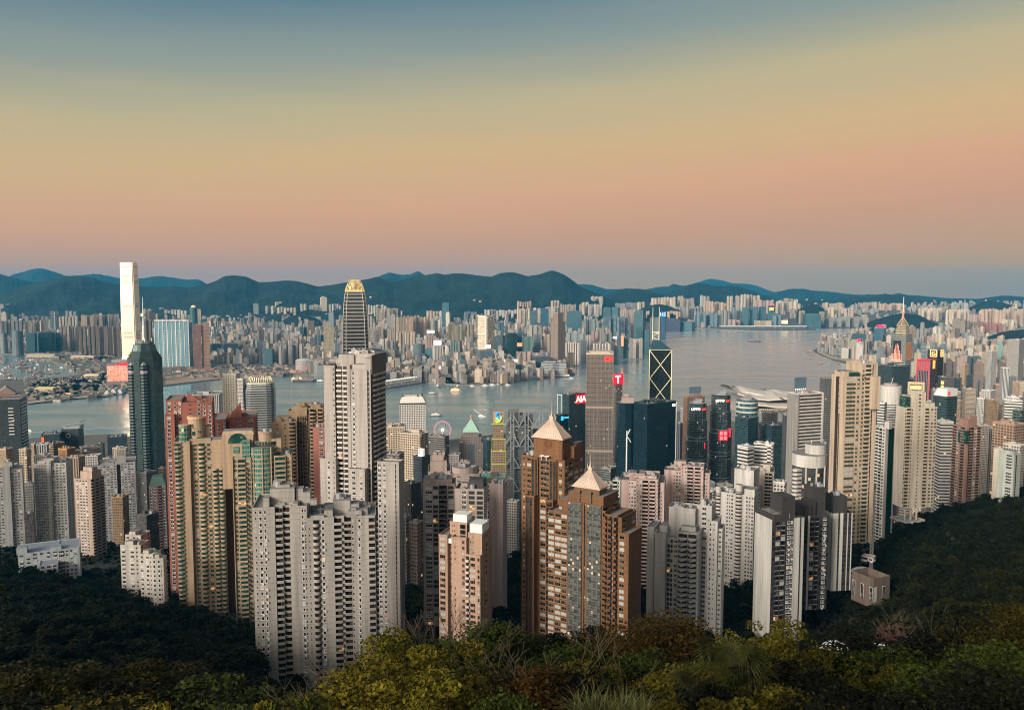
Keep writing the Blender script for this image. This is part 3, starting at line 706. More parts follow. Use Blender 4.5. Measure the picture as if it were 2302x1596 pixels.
# dark stepped tower with pyramid top and mast
def staroffice():
 d = 1587.0;c = P(325,800,d+34);root = empty('skyscraper',(c.x,d+34,3),R(-17.7+2),'dark green-grey glass tower with stepped pyramid top and pale mast, below the tallest tower','skyscraper')
 r = 33.0
 def star(k): 
  o = []
  for i in range(8):
   a = i*math.pi/4+math.pi/8;o.append((r*k*1.0*math.cos(a),r*k*1.0*math.sin(a)));a += math.pi/8;o.append((r*k*.91*math.cos(a),r*k*.91*math.sin(a)))
  return o
 zt = K(806,d)-3;g = facade('band',glass=(.025,.045,.045),du=2,dv=4.0,fu=1.0,fv=.7,lit=.0,metal=.55,src=(.09,.12,.115),grough=.2,wallrough=.4,wallmetal=.3)
 mb = MB();mb.prism(star(1),0,zt,0,1)
 z = zt
 for k,dz in ((.93,5),(.84,4),(.74,4)): mb.prism(star(k),z,z+dz,0,1);z += dz
 mb.loft(star(.72),z,star(.62),z+12,0,1);z += 12;mb.prism(star(.5),z,z+3,0,1);mb.loft(star(.5),z+3,star(.3),z+9,0,1);z += 9
 mb.build('wall',[g,plain('dark_roof',(.1,.12,.11),.6)],root)
 bays = MB();pale = plain('pale_bay_band',(.2,.25,.25),.4,.3)
 for a in (-math.pi/2-.25,-math.pi/2+.62):
  cx_,cy_ = r*.86*math.cos(a),r*.86*math.sin(a)
  bays.prism(circ(cx_,cy_,7,6),0,zt-14,1,1)
  bays.loft(circ(cx_,cy_,7,6),zt-14,circ(cx_,cy_,.5,6),zt-4,0)
  for i in range(int((zt-14)/6)): bays.prism(circ(cx_,cy_,7.4,6),6*i+2,6*i+3.7,0,0,True)
 bays.build('bay',[pale,plain('bay_glass',(.03,.045,.05),.25,.5)],root)
 for a in (-math.pi/2-.25,-math.pi/2+.62):
  pk = MB()
  cx_,cy_ = r*.86*math.cos(a),r*.86*math.sin(a)
  for i in range(6): pk.loft(circ(cx_,cy_,7.6-i*.45,6),zt-28+i*3,circ(cx_,cy_,7.5-i*.45,6),zt-26.6+i*3,0,0)
  pk.build('lit_stripes',[plain('violet_light',(.8,.4,.7),.5,0,0,((1,.5,.85),.5))],root)
 ms = MB();pm = plain('mast_paint',(.72,.76,.66),.5)
 ms.tube((0,0,z),(0,0,z+8),3.4,2.2,10);ms.tube((0,0,z+8),(0,0,z+24),2.4,3.2,10);ms.tube((0,0,z+24),(0,0,z+30),3.2,1.2,10);ms.tube((0,0,z+30),(0,0,z+46),1.6,1.0,8)
 ms.tube((0,0,z+46),(0,0,z+52),4.5,4.5,8);ms.tube((0,0,z+52),(0,0,z+84),.9,.35,6)
 for i in range(4): m9 = MB();m9.tube((14*math.cos(i*1.57+.8),14*math.sin(i*1.57+.8),z-3),(14*math.cos(i*1.57+.8),14*math.sin(i*1.57+.8),z+3),1.0,1.0,6);m9.build('roof_post',[pm],root)
 ms.build('mast',[pm],root)
staroffice()
# black tower with X bracing
def xbrace():
 d = 1494.0;b = Bld('skyscraper','black glass tower with bright diagonal X bracing, sloping glass top and twin masts','skyscraper',1460.5,1510.3,1510.3,787,d,1.0,base=3)
 w,q,H = b.w,b.q,b.H;dk = facade('blackglass',glass=(.006,.012,.014),du=1.8,dv=4,fu=.9,fv=.86,lit=0,metal=.3,src=(.018,.026,.028),grough=.16,wallrough=.3,wallmetal=.3)
 mb = MB();mb.prism([(0,0),(w,0),(w,q),(0,q)],0,H,0,0);b.child('wall',mb,[dk])
 tp = MB();zr = b.hz(765.5);e = 1.5
 a,c_ = w*.10,w*.43
 A0,A1,A2,A3 = (e,e,H+.3),(w-e,e,H+.3),(w-e,q-e,H+.3),(e,q-e,H+.3);T0,T1 = (a,q*.62,zr),(c_,q*.62,zr)
 for f in ([A0,A1,T1,T0],[A1,A2,T1],[A2,A3,T0,T1],[A3,A0,T0]): tp.face(f)
 b.child('sloping_top',tp,[plain('teal_top_glass',(.07,.16,.19),.22,.6,.2)])
 br = MB();mod = 50.3
 for i in range(6):
  z1 = H-2-i*mod;z0 = z1-mod
  if z0 < 0: break
  for (p,s_) in (((1.0,z1),(w-1,z0)),((w-1,z1),(1.0,z0))): br.bar((p[0],-.5,p[1]),(s_[0],-.5,s_[1]),1.15,0)
  for (p,s_) in (((1.0,z1),(q-1,z0)),((q-1,z1),(1.0,z0))): br.bar((w+.5,p[0],p[1]),(w+.5,s_[0],s_[1]),1.15,0);br.bar((-.5,p[0],p[1]),(-.5,s_[0],s_[1]),1.15,0)
 for x,y in ((0,0),(w,0),(w,q),(0,q)): br.bar((x,y,0),(x,y,H),1.3,0)
 br.bar((0,-.3,H),(w,-.3,H),.7,0)
 pale = plain('bracing_metal',(.75,.72,.5),.45,.1,.05);b.child('bracing',br,[pale])
 ms = MB();zb = zr-4;zf = b.hz(748);zt = b.hz(691)
 for x in (a+.4,c_-1.0): ms.tube((x,q*.62,zb),(x,q*.62,zf),1.1,.9,6);ms.tube((x,q*.62,zf),(x,q*.62,zt),.75,.4,6)
 ms.bar((a,q*.62,zf),(c_,q*.62,zf),.9);ms.bar((a,q*.62,zb+4),(c_,q*.62,zb+4),.9);ms.bar((a,q*.62,zf-3),(c_-1,q*.62,zf-2),.8);ms.bar((a,q*.62,(zf+zb)/2),(c_-1,q*.62,zb+2),.8);ms.bar((a,q*.62,(zf+zb)/2+1),(c_-1,q*.62,zf-2),.8)
 b.child('mast',ms,[pale])
xbrace()
# grid-fronted tower with round red sign
def gridtower():
 d = 1400.0;b = Bld('skyscraper','square tower with fine metal grid front and round red sign, left of X-braced tower','skyscraper',1319,1378.5,1378.5,797,d,1.0,base=5)
 w,q,H = b.w,b.q,b.H;g = facade('metalgrid',glass=(.06,.055,.05),du=2.9,dv=4.2,fu=.72,fv=.5,lit=.01,metal=.5,src=(.21,.18,.16),grough=.25,wallrough=.45,wallmetal=.25)
 mb = MB();mb.prism([(0,0),(w,0),(w,q),(0,q)],0,H,0,1);b.child('wall',mb,[g,ROOFG])
 t = MB()
 for i in range(8): t.bar((w*i/7,-.5,0),(w*i/7,-.5,H),.7);t.bar((w+.5,q*i/7,0),(w+.5,q*i/7,H),.7)
 k = int(H/8.4)
 for i in range(k): t.bar((0,-.45,H-3-i*8.4),(w,-.45,H-3-i*8.4),.5);t.bar((w+.45,0,H-3-i*8.4),(w+.45,q,H-3-i*8.4),.5)
 b.child('grid',t,[plain('grid_metal',(.3,.255,.225),.4,.4)])
 for y0,y1 in ((914,919),(1012,1017)): bn = MB();bn.box(-.9,w+.9,-.9,q+.9,b.hz(y1),b.hz(y0),0);b.child('plant_floor_band',bn,[plain('plant_band',(.3,.235,.18),.5)])
 cr = MB();z = H
 for a,c_ in (((0,0),(w,0)),((w,0),(w,q)),((w,q),(0,q)),((0,q),(0,0))): cr.bar((*a,z+1),(*c_,z+1),2,0,3)
 cr.box(w*.15,w*.85,q*.2,q*.8,z-1,z+4.5,0,0)
 for i in range(9): cr.box(w*(.05+.1*i),w*(.09+.1*i),2,5,z-.5,z+3,0)
 b.child('roof_frame',cr,[plain('roof_pale',(.5,.42,.34),.6)])
 sg = MB();x = b.fx(1367);z = b.hz(807);sg.prism([(x-5+4.2*math.cos(a*.5236),0) for a in range(12)],0,0,0) if 0 else None
 pts = [(x-2+4.6*math.cos(a*.3927),-1.4,z+4.6*math.sin(a*.3927)) for a in range(16)];sg.face(pts);sg.face([(p[0],-.4,p[2]) for p in reversed(pts)]);sg.box(x,x+8.5,-1.35,-.4,z-3.6,z+3.6)
 b.child('sign',sg,[emis('red_light',(1.0,.03,.03),1.3)])
 hl = MB();hl.box(x-3.5,x+.5,-1.7,-1.42,z-1.2,z+1.2);hl.bar((x+2,-1.6,z+1.6),(x+6.5,-1.6,z+1.6),.5);hl.bar((x+2,-1.6,z-1.6),(x+6.5,-1.6,z-1.6),.5);b.child('sign_emblem',hl,[emis('dark_red_light',(.35,.0,.0),.8)])
gridtower()
# dark blue glass pair
bgl = facade('bluecurtain',glass=(.008,.028,.042),du=1.6,dv=4.0,fu=.9,fv=.7,lit=.002,metal=.35,src=(.014,.034,.046),grough=.14,wallrough=.28,wallmetal=.35,var=.25)
b = simple(7,1030,1150,1405,195,1180,bgl,(.02,.04,.05),'broad dark navy glass office tower below the X-braced tower',r=2.2,ybase=1085,rt=5)
e = MB();e.bar((b.w+.3,b.q,0),(b.w+.3,b.q,b.H),1.0);b.child('edge_strip',e,[WHITEP])
e = MB();e.box(b.w+.3,b.w+1,b.q*.86,b.q*.95,b.H-7,b.H-3);b.child('sign',e,[emis('white_light',(1,.95,.8),1.5)])
def drum(c,x0,x1,yt,d,fac,label,name='office_tower',cat='office tower',ybase=None,base=5,n=24,col=(.3,.3,.3),rt=2,extra=None):
 X0,X1 = zx(c,x0),zx(c,x1);Y = zy(c,yt);p = P((X0+X1)/2,Y,d);r = (X1-X0)/2/F*d
 if ybase: base = P((X0+X1)/2,ybase,d).z
 if base is None: base = gz(p.x,d+r)-3
 root = empty(name,(p.x,d+r,base),0,label,cat);H = p.z-base
 mb = MB();mb.prism(circ(0,0,r,n),0,H,0,1);o = mb.build('wall',[fac,ROOFG],root);o.color = (*col,1)
 if rt:
  m2 = MB();m2.prism(circ(0,0,r*.6,n),H-.1,H+3.5,0,1);m2.box(-r*.3,r*.4,-r*.3,r*.2,H+3.5,H+6,0,1);m2.build('roof_plant',[plain('drumroof',(.3,.3,.3)),ROOFG],root)
 return root,r,H
rt_,r_,H_ = drum(7,890,1075,185,1260,bgl,'curved dark blue glass tower with faceted sides, left of the broad navy tower',n=10,base=20)
m2 = MB();m2.box(-r_*.5,r_*.6,-r_*.6,r_*.3,H_,H_+9,0,1);m2.box(-r_*.35,r_*.1,-r_*.4,r_*.2,H_+9,H_+14,0,1)
for i in range(7): m2.bar((-r_*.4+i*2.5,-r_*.5,H_+9),(-r_*.2+i*2.8,0,H_+15),.4)
m2.build('roof_crown',[plain('mauve_plant',(.36,.28,.26),.7),ROOFG],rt_)
# twin interlocking glass towers
def lippo(c,x0,x1,yt,d,label,tx,big):
 X0,X1 = zx(c,x0),zx(c,x1);p = P((X0+X1)/2,zy(c,yt),d);r = (X1-X0)/2/F*d;base = 30;H = p.z-base
 root = empty('office_tower',(p.x,d+r,base),0,label,'office tower')
 gl = facade('greyglass',glass=(.035,.055,.065),du=1.7,dv=4.0,fu=.86,fv=.6,lit=.006,metal=.5,src=(.1,.135,.15),grough=.16,wallrough=.32,wallmetal=.4,var=.3)
 def oct_(k,e=0): return [(k*a,k*b_) for a,b_ in ((-.95,-.4),(-.42,-.95),(.42,-.95),(.95,-.4),(.95,.4),(.42,.95),(-.42,.95),(-.95,.4))]
 mb = MB();z = 0;mb2 = MB()
 parts = [(0.0,.07,.7),(.07,.24,1.06),(.24,.27,.95),(.27,.46,1.06),(.46,.49,.95),(.49,.68,1.06),(.68,.86,.97),(.86,1.0,.88)]
 for a,c_,k in parts: mb.prism(oct_(r*k),H*a,H*c_,0,1,True)
 mb.build('wall',[gl,plain('setback_roof',(.3,.33,.34),.6)],root)
 rg = random.Random(int(x0))
 for i in range(26):
  z = H*rg.uniform(.1,.84);s_ = rg.choice([-1,1]);a = rg.uniform(-.3,.9)*r*.42;L = rg.uniform(3,9)
  y = -r*1.06*.95-.25;mb2.bar((a*s_,y,z),((a+L)*s_ if abs(a+L) < r*.42 else r*.42*s_,y,z),.45);mb2.bar((a*s_,y,z),(a*s_,y,z+rg.choice([4,8])),.45)
 for f in (.27,.3,.49,.52,.68,.71): mb2.prism(oct_(r*1.075),H*f,H*f+.8,0,0,True)
 for a in (-.5,0,.5): mb2.tube((a*r,-r*.75,-25),(a*r,-r*.75,H*.075),1.2,1.2,8)
 mb2.build('steel_trim',[plain('trim_metal',(.34,.42,.45),.4,.5)],root)
 m3 = MB();m3.box(-r*.4,r*.35,-r*.4,r*.3,H,H+4,0);m3.box(-r*.15,r*.5,-r*.2,r*.4,H+4,H+6,0)
 for i in range(5): m3.tube((rg.uniform(-.5,.5)*r,rg.uniform(-.5,.5)*r,H),(rg.uniform(-.5,.5)*r,0,H+rg.uniform(4,8)),.3)
 m3.build('roof_plant',[STEEL],root)
 text_mesh('LIPPO',5.6,emis('warm_white_sign',(1,.92,.7),1.6),root,(tx*r,-r*.88*.95-.5,H*.955),FRONT,bold=.12)
 e = MB();xx = tx*r+9.5
 for k in range(3): e.face([(xx+k*1.8,-r*.84-.7,H*.955-2),(xx+k*1.8+1.2,-r*.84-.7,H*.955-2),(xx+k*1.8+2.6,-r*.84-.7,H*.955+2),(xx+k*1.8+1.4,-r*.84-.7,H*.955+2)])
 e.build('sign_emblem',[emis('red_light',(1.0,.03,.03),1.3)],root)
 rd = emis('pink_red_light',(1.0,.02,.06),1.4)
 if big:
  e = MB();z = H*.665;y = -r*1.06*.95-.4;a = -r*.42;L = 15
  e.box(a,a+L,y-.3,y,z-8,z+8);e.build('sign_panel',[emis('deep_red_light',(.7,.01,.04),.5)],root)
  e = MB();rr = random.Random(3)
  for bx in range(2):
   for by in range(2):
    for k in range(5):
     u = a+2+bx*6.3;v = z+4-by*8
     if k % 2: e.bar((u,y-.5,v-3+k*1.4),(u+4.6,y-.5,v-3+k*1.4),.7)
     else: e.bar((u+1+k*.8,y-.5,v-3),(u+1+k*.8,y-.5,v+3),.7)
  e.build('sign_lettering',[emis('pale_red_light',(1,.3,.3),1.0)],root)
  e = MB();e.box(r*.62,r*.78,-r*.82,-r*.7,z-3,z+11);e.build('sign_panel',[rd],root)
 else:
  e = MB();e.box(r*.58,r*.66,-r*.86,-r*.8,H*.62,H*.62+9);e.build('sign_panel',[rd],root)
lippo(7,1520,1700,190,1290,'shorter of the two interlocking grey glass towers, left one with white sign letters',-.32,False)
lippo(7,1730,1915,115,1330,'taller of the two interlocking grey glass towers, with square red sign on its front',-.3,True)
b = simple(7,1468,1500,1657,130,1420,facade('vband',glass=(.09,.06,.04),du=6,dv=3.9,fu=.8,fv=.6,lit=.01,metal=.4,src='object',grough=.3),(.36,.2,.13),'orange-brown slab tower carrying a dark rooftop billboard frame',r=3,rt=3,ybase=1060)
m2 = MB();x0 = b.q*.2
for i in range(6): m2.bar((b.w*.5,b.q*.22+i*4.2,b.H),(b.w*.5,b.q*.22+i*4.2,b.H+17),.5)
for i in range(5): m2.bar((b.w*.5,b.q*.2,b.H+6+i*2.7),(b.w*.5,b.q*.2+24,b.H+6+i*2.7),.5)
m2.box(b.w*.5+.4,b.w*.5+.9,b.q*.2,b.q*.2+24,b.H+6,b.H+17);b.child('billboard_frame',m2,[plain('frame_blue',(.1,.16,.2),.6)])
# tower with red AIA sign
b = simple(7,405,460,605,110,1620,facade('dusk_glass',glass=(.02,.04,.045),du=3,dv=4,fu=.9,fv=.7,lit=.01,metal=.5,src=(.05,.07,.08),grough=.2),(.1,.1,.1),'dark glass tower with red sign reading AIA on its upper right corner',r=2.4,rt=4,ybase=1060)
e = MB();z = b.hz(zy(7,156));y0,y1 = b.fy(zx(7,520)),b.fy(zx(7,604));e.box(b.w,b.w+.8,y0,y1,z-9,z+9);b.child('sign_panel',e,[emis('red_light',(.9,.01,.04),.55)])
text_mesh('AIA',17,emis('white_letter',(1,.95,.85),1.0),b.root,(b.w+1.3,(y0+y1)/2,z-.3),(math.pi/2,0,math.pi/2),bold=.35)
e = MB()
for i in range(7): e.bar((b.w*.8,b.q*(.45+.08*i),b.H),(b.w*.3,b.q*(.42+.08*i),b.H+14),1.0)
e.bar((b.w*.9,2,b.H+1),(b.w*.9,b.q*.4,b.H+9),1.6);b.child('roof_fins',e,[plain('fin_mauve',(.34,.25,.24),.6)])
e = MB()
for x in (-14,-2): e.bar((x,-2,b.H-60),(x,-2,b.H-2),1.4);e.bar((x-8,-2,b.H-58),(x,-2,b.H-38),1.2)
e.bar((-14,-2,b.H-2),(0,-2,b.H-2),1.4);b.child('side_frame',e,[plain('pale_blue_steel',(.55,.68,.68),.5)])
b = simple(7,345,380,455,285,1560,bgl,(.1,.1,.1),'small dark glass block with blue rooftop sign, left below the red AIA sign',r=2,rt=2,ybase=1060)
e = MB();e.box(b.w+.2,b.w+.9,b.q*.1,b.q*.35,b.H-11,b.H-3);e.box(b.w+.2,b.w+.9,b.q*.4,b.q*1.0,b.H-8,b.H-5);b.child('sign',e,[emis('blue_light',(.05,.5,1),1.3)])
b = simple(3,853,870,930,1158,1560,facade('brown_glass',glass=(.05,.05,.05),du=2.4,dv=4,fu=.7,fv=.5,lit=.03,metal=.4,src=(.16,.15,.14)),(.1,.1,.1),'slim tower with red rooftop sign lettered T, behind the grid-fronted tower',r=2,rt=1,ybase=1040)
e = MB();e.box(-2,b.w+1,-1,b.q+1,b.H,b.H+20);b.child('sign_panel',e,[emis('red_light',(.9,.01,.04),.55)])
text_mesh('T',20,emis('white_letter',(1,.95,.85),1.0),b.root,(b.w+1.6,b.q*.3,b.H+9.5),(math.pi/2,0,math.pi/2),bold=.5)
# steel exoskeleton headquarters
def hsbc():
 b = Bld('office_tower','office tower hung from grey steel masts and trusses, partly behind the left pyramid roof','office tower',zx(6,2185),zx(7,240),zx(7,240),zy(7,330),1330,.7,base=30)
 w,q,H = b.w,b.q,b.H;mb = MB();gg = facade('steelglass',glass=(.05,.06,.065),du=2,dv=3.9,fu=.85,fv=.55,lit=.03,metal=.4,src=(.13,.145,.15),grough=.25)
 mb.box(0,w*.34,3,q,0,H*.93,0,1);mb.box(w*.34,w*.7,0,q,0,H+6,0,1);mb.box(w*.7,w,3,q,0,H*.86,0,1);mb.box(w*.03,w*.3,6,q-6,H*.93,H*1.08,0,1)
 b.child('wall',mb,[gg,ROOFG]);t = MB()
 for x in (w*.12,w*.2,w*.5,w*.58,w*.88,w*.96):
  t.bar((x,-3,0),(x,-3,H+14),1.5)
 for i in range(int(H/4)):
  for x0,x1 in ((w*.12,w*.2),(w*.5,w*.58),(w*.88,w*.96)): t.bar((x0,-3,i*4),(x1,-3,i*4),.9)
 for z in (H*.99,H*.78,H*.55,H*.3):
  for xa,xb in ((w*.2,w*.5),(w*.58,w*.88)):
   m = (xa+xb)/2;t.bar((xa,-3,z+8),(m,-3,z-8),1.7);t.bar((xb,-3,z+8),(m,-3,z-8),1.7);t.bar((xa,-3,z-9),(xb,-3,z-9),1.3);t.bar((xa,-3,z-9),(m,-3,z-8),1.3)
  t.bar((-3,-3,z-8),(w*.12,-3,z+8),1.7);t.bar((w+4,-3,z-8),(w*.96,-3,z+8),1.7)
 for x in (w*.45,w*.62): t.bar((x,2,H+6),(x+9,2,H+22),1.0);t.bar((x+9,2,H+22),(x+18,2,H+20),.8);t.bar((x,2,H+8),(x,2,H+18),1.2)
 for i in range(5): t.bar((w*.36+i*4,2,H+13+i),(w*.5+i*5,2,H+13+i),.6)
 b.child('steel_truss',t,[plain('hanger_steel',(.24,.26,.28),.5,.2)])
hsbc()
# white round-windowed tower
def roundwin():
 d = 1660;b = Bld('office_tower','white office tower with rows of round porthole windows on the near shore','office tower',898.2,956.7,956.7,zy(2,1318),d,.8,base=4)
 w,q,H = b.w,b.q,b.H;mb = MB();m = facade('dots',glass=(.035,.035,.035),du=w/15,dv=w/15*1.02,fu=.72,fv=.5,lit=.0,src=(.7,.67,.62),var=.3)
 mb.prism([(0,0),(w,0),(w,q),(0,q)],0,H-3,0,1);b.child('wall',mb,[m,ROOFG])
 r = MB();r.box(-.3,w+.3,-.3,q+.3,H-3,H,1);k = w*.13;r.loft([(0,0),(w,0),(w,q),(0,q)],H,[(k,k),(w-k,k),(w-k,q-k),(k,q-k)],H+13,0,0)
 for a,c_ in ((k,k),(w-k,k),(w*.7,k),(w-k,q-k)): r.box(a-1.5,a+1.5,c_-1.5,c_+1.5,H+12.5,H+15.5,1)
 b.child('roof',r,[plain('roof_white',(.62,.59,.54),.7),DARKM])
roundwin()
# observation wheel
def wheel():
 d = 1850;c = P(995,966,d);root = empty('ferris_wheel',(c.x,d,3),R(-8),'pink-lit ferris wheel with white spokes on the harbour front','ferris wheel')
 zc = c.z-3;r = 19.5/F*d;mb = MB();pk = emis('pink_light',(.8,.3,.42),.35)
 for rr,y in ((r,-1),(r,1),(r*.9,0)):
  for i in range(48):
   a,e_ = i*6.28318/48,(i+1)*6.28318/48;mb.tube((rr*math.cos(a),y,zc+rr*math.sin(a)),(rr*math.cos(e_),y,zc+rr*math.sin(e_)),.42 if rr == r else .25,None,5)
 mb.build('rim',[pk],root)
 sp = MB()
 for i in range(21): a = i*6.28318/21;sp.tube((0,0,zc),(r*math.cos(a),0,zc+r*math.sin(a)),.22,.2,4)
 sp.build('spokes',[plain('wheel_white',(.8,.78,.76),.5)],root)
 hb = MB();hb.tube((0,-2.5,zc),(0,2.5,zc),3.4,3.4,14);hb.build('hub',[emis('hub_light',(1,.75,.72),1.6)],root)
 lg = MB()
 for s_ in (-1,1):
  for y in (-5,5): lg.tube((s_*r*.5,y,0),(0,y*.4,zc),.6,.5,6)
 lg.build('support_leg',[WHITEP],root)
 cb = MB();cb.prism([(-1,-.8),(1,-.8),(1,.8),(-1,.8)],-1.4,.6,0,0,True);cb.loft([(-1,-.8),(1,-.8),(1,.8),(-1,.8)],.6,[(-.5,-.4),(.5,-.4),(.5,.4),(-.5,.4)],1.1,0,0)
 first = None
 for i in range(28):
  a = i*6.28318/28;loc = ((r+1.6)*math.cos(a),0,zc+(r+1.6)*math.sin(a))
  if first is None: first = cb.build('cabin',[plain('cabin_grey',(.25,.25,.28),.4)],root,loc)
  else: o = first.copy();C.objects.link(o);o.location = loc
wheel()
# green pyramid roofed block
def greenpyr():
 d = 1480;b = Bld('office_building','grey office block with pale green pyramid roof and thin spire near the ferris wheel','office building',zx(6,1770),zx(6,1978),zx(6,1978),zy(6,500),d,1.0,base=8)
 w,q,H = b.w,b.q,b.H;mb = MB();m = facade('stonegrid',glass=(.03,.04,.05),du=3,dv=3.7,fu=.5,fv=.55,lit=.02,src=(.25,.2,.18))
 mb.prism([(0,0),(w,0),(w,q),(0,q)],0,H-6,0,1);k = w*.06;mb.box(k,w-k,k,q-k,H-6,H+3,0,1);k = w*.18;mb.box(k,w-k,k,q-k,H+3,H+12,0,1)
 b.child('wall',mb,[m,ROOFG]);gl = MB()
 gl.face([(w*.36,-.3,0),(w*.64,-.3,0),(w*.64,-.3,H-9),(w*.36,-.3,H-9)],0,[(0,0),(w*.3,0),(w*.3,H),(0,H)]);b.child('glazing',gl,[facade('bluestrip',glass=(.03,.05,.07),du=1.6,dv=3.7,fu=.8,fv=.75,lit=0,src=(.15,.15,.16))])
 r = MB();k = w*.15;A = [(k,k),(w-k,k),(w-k,q-k),(k,q-k)];k2 = w*.36;Bq = [(k2,k2),(w-k2,k2),(w-k2,q-k2),(k2,q-k2)];k3 = w*.47;D_ = [(k3,k3),(w-k3,k3),(w-k3,q-k3),(k3,q-k3)]
 r.loft(A,H+12,Bq,H+26,0);r.loft(Bq,H+26,D_,H+34,0,0);b.child('roof',r,[plain('copper_green',(.3,.5,.4),.6,0,.2)])
 r = MB();r.tube((w/2,q/2,H+33),(w/2,q/2,H+42),2.4,1.2,6);r.tube((w/2,q/2,H+42),(w/2,q/2,b.hz(zy(6,300))),.5,.15,5);b.child('spire',r,[plain('spire_pink',(.4,.28,.26),.6)])
greenpyr()
# stepped tower with blue and green emblem
def scb():
 d = 1360;b = Bld('office_tower','slender brown stepped tower with glowing blue and green emblem on top','office tower',zx(6,2068),zx(6,2160),zx(6,2160),zy(6,252),d,.9,base=20)
 w,q,H = b.w,b.q,b.H;br = facade('brownpunch',glass=(.05,.045,.04),du=4.2,dv=4,fu=.68,fv=.4,lit=.015,src=(.3,.2,.12));mb = MB();z1 = b.hz(zy(6,362))
 mb.box(0,w,0,q,z1,H,1,1);mb.box(0,w,0,q,b.hz(zy(6,600)),z1,0,1);mb.box(-2,w+3,-2,q+2,b.hz(zy(6,490))-30,b.hz(zy(6,490)),0,1);mb.box(-4,w+7,-3,q+3,0,b.hz(zy(6,600)),0,1)
 b.child('wall',mb,[br,plain('sign_stone',(.4,.24,.12),.7)])
 cx_,cz = w*.5,(z1+H)/2;e = MB();s = 8.6
 def rib(pts,dy,mat_mb,wd):
  for p,q_ in zip(pts,pts[1:]): mat_mb.bar((cx_+p[0]*s,dy,cz+p[1]*s),(cx_+q_[0]*s,dy,cz+q_[1]*s),wd,0,wd*.5)
 rib([(.45,.8),(.1,1.0),(-.35,.75),(-.5,.4),(-.1,.12),(.45,-.2)],-1.0,e,4.4);b.child('sign_emblem',e,[emis('blue_light',(.0,.25,1),1.3)])
 e = MB();rib([(.5,.1),(.5,-.3),(.25,-.75),(-.2,-.9),(-.5,-.6)],-1.4,e,3.0);rib([(-.45,-.05),(0,-.4),(.35,-.7)],-1.7,e,3.6);b.child('sign_emblem',e,[emis('green_light',(.35,.95,.1),1.2)])
 e = MB()
 for y in (zy(6,362),zy(6,495),zy(6,600),zy(6,715)): e.box(-2.5,w+3.5,-3.4,-2.9,b.hz(y)-.5,b.hz(y)+.4)
 for x in (-2,w+3): e.bar((x,-3.2,b.hz(zy(6,780))),(x,-3.2,b.hz(zy(6,495))),.45)
 b.child('light_strip',e,[emis('lime_light',(.4,.55,.08),.3)])
scb()
# ------------------------------------------------------------------ the city across the harbour
PAL = {'white': (0.676,0.623,0.538),'cream': (0.676,0.544,0.399),'warm': (0.635,0.445,0.296),'beige': (0.492,0.405,0.315),'grey': (0.369,0.346,0.315),'greyblue': (0.266,0.306,0.315),'dim': (0.43,0.405,0.371),'brown': (0.276,0.198,0.148),'pink': (0.512,0.365,0.306),'teal': (0.07,0.15,0.17),'blue': (0.04,0.14,0.24),'bluegrey': (0.246,0.296,0.353),'olive': (0.349,0.287,0.176),'red': (0.41,0.148,0.111),'dark': (0.08,0.08,0.09),'violet': (0.13,0.1,0.2),'tan': (0.512,0.395,0.296),'green': (0.205,0.415,0.353)}
far_wall = facade('far_flats',glass=(.08,.085,.09),du=.115,dv=.034,fu=.5,fv=.55,lit=.0,src='object',var=.9)
far_glass = facade('far_office',glass=(.02,.05,.06),du=.05,dv=.04,fu=.85,fv=.6,lit=.0,metal=.3,src='object',var=.9,grough=.25)
def proto(kind):
 mb = MB()
 if kind == 'cross':
  a,b_ = .5,.2
  pl = [(-b_,-a),(b_,-a),(b_,-.32),(.32,-.32),(.32,-b_),(a,-b_),(a,b_),(.32,b_),(.32,.32),(b_,.32),(b_,a),(-b_,a),(-b_,.32),(-.32,.32),(-.32,b_),(-a,b_),(-a,-b_),(-.32,-b_),(-.32,-.32),(-b_,-.32)]
  mb.prism(pl,0,.97,0);mb.box(-.16,.16,-.16,.16,.96,1.0,0)
 elif kind == 'slab':
  pl = []
  for i in range(6):
   x = -.5+i/6;pl += [(x,-.5),(x+.11,-.5),(x+.11,-.36),(x+1/6,-.36)]
  pl[-1] = (.5,-.5);pl[-2] = (.44,-.5);pl += [(.5,.5),(-.5,.5)]
  mb.prism(pl,0,.96,0);mb.box(-.3,-.15,-.1,.2,.95,1.0,0);mb.box(.1,.3,-.1,.2,.95,1.0,0)
 elif kind == 'block':
  mb.prism([(-.5,-.5),(.5,-.5),(.5,.5),(-.5,.5)],0,.95,0);mb.box(-.3,.25,-.25,.3,.945,1.0,0)
 elif kind == 'office':
  mb.prism([(-.5,-.5),(.5,-.5),(.5,.5),(-.5,.5)],0,.97,0);mb.box(-.4,.4,-.3,.3,.965,1.0,0)
 elif kind == 'drum': mb.prism(circ(0,0,.5,16),0,.97,0);mb.prism(circ(0,0,.25,10),.965,1.0,0)
 # scale-free pattern: perimeter and height in units of the block
 o = mb.build('apartment_tower',[far_glass if kind in ('office','drum') else far_wall]);me = o.data;bpy.data.objects.remove(o);return me
PRO = {k: proto(k) for k in ('cross','slab','block','office','drum')}
FAR = []   # (object, picture x, colour, kind, distance)
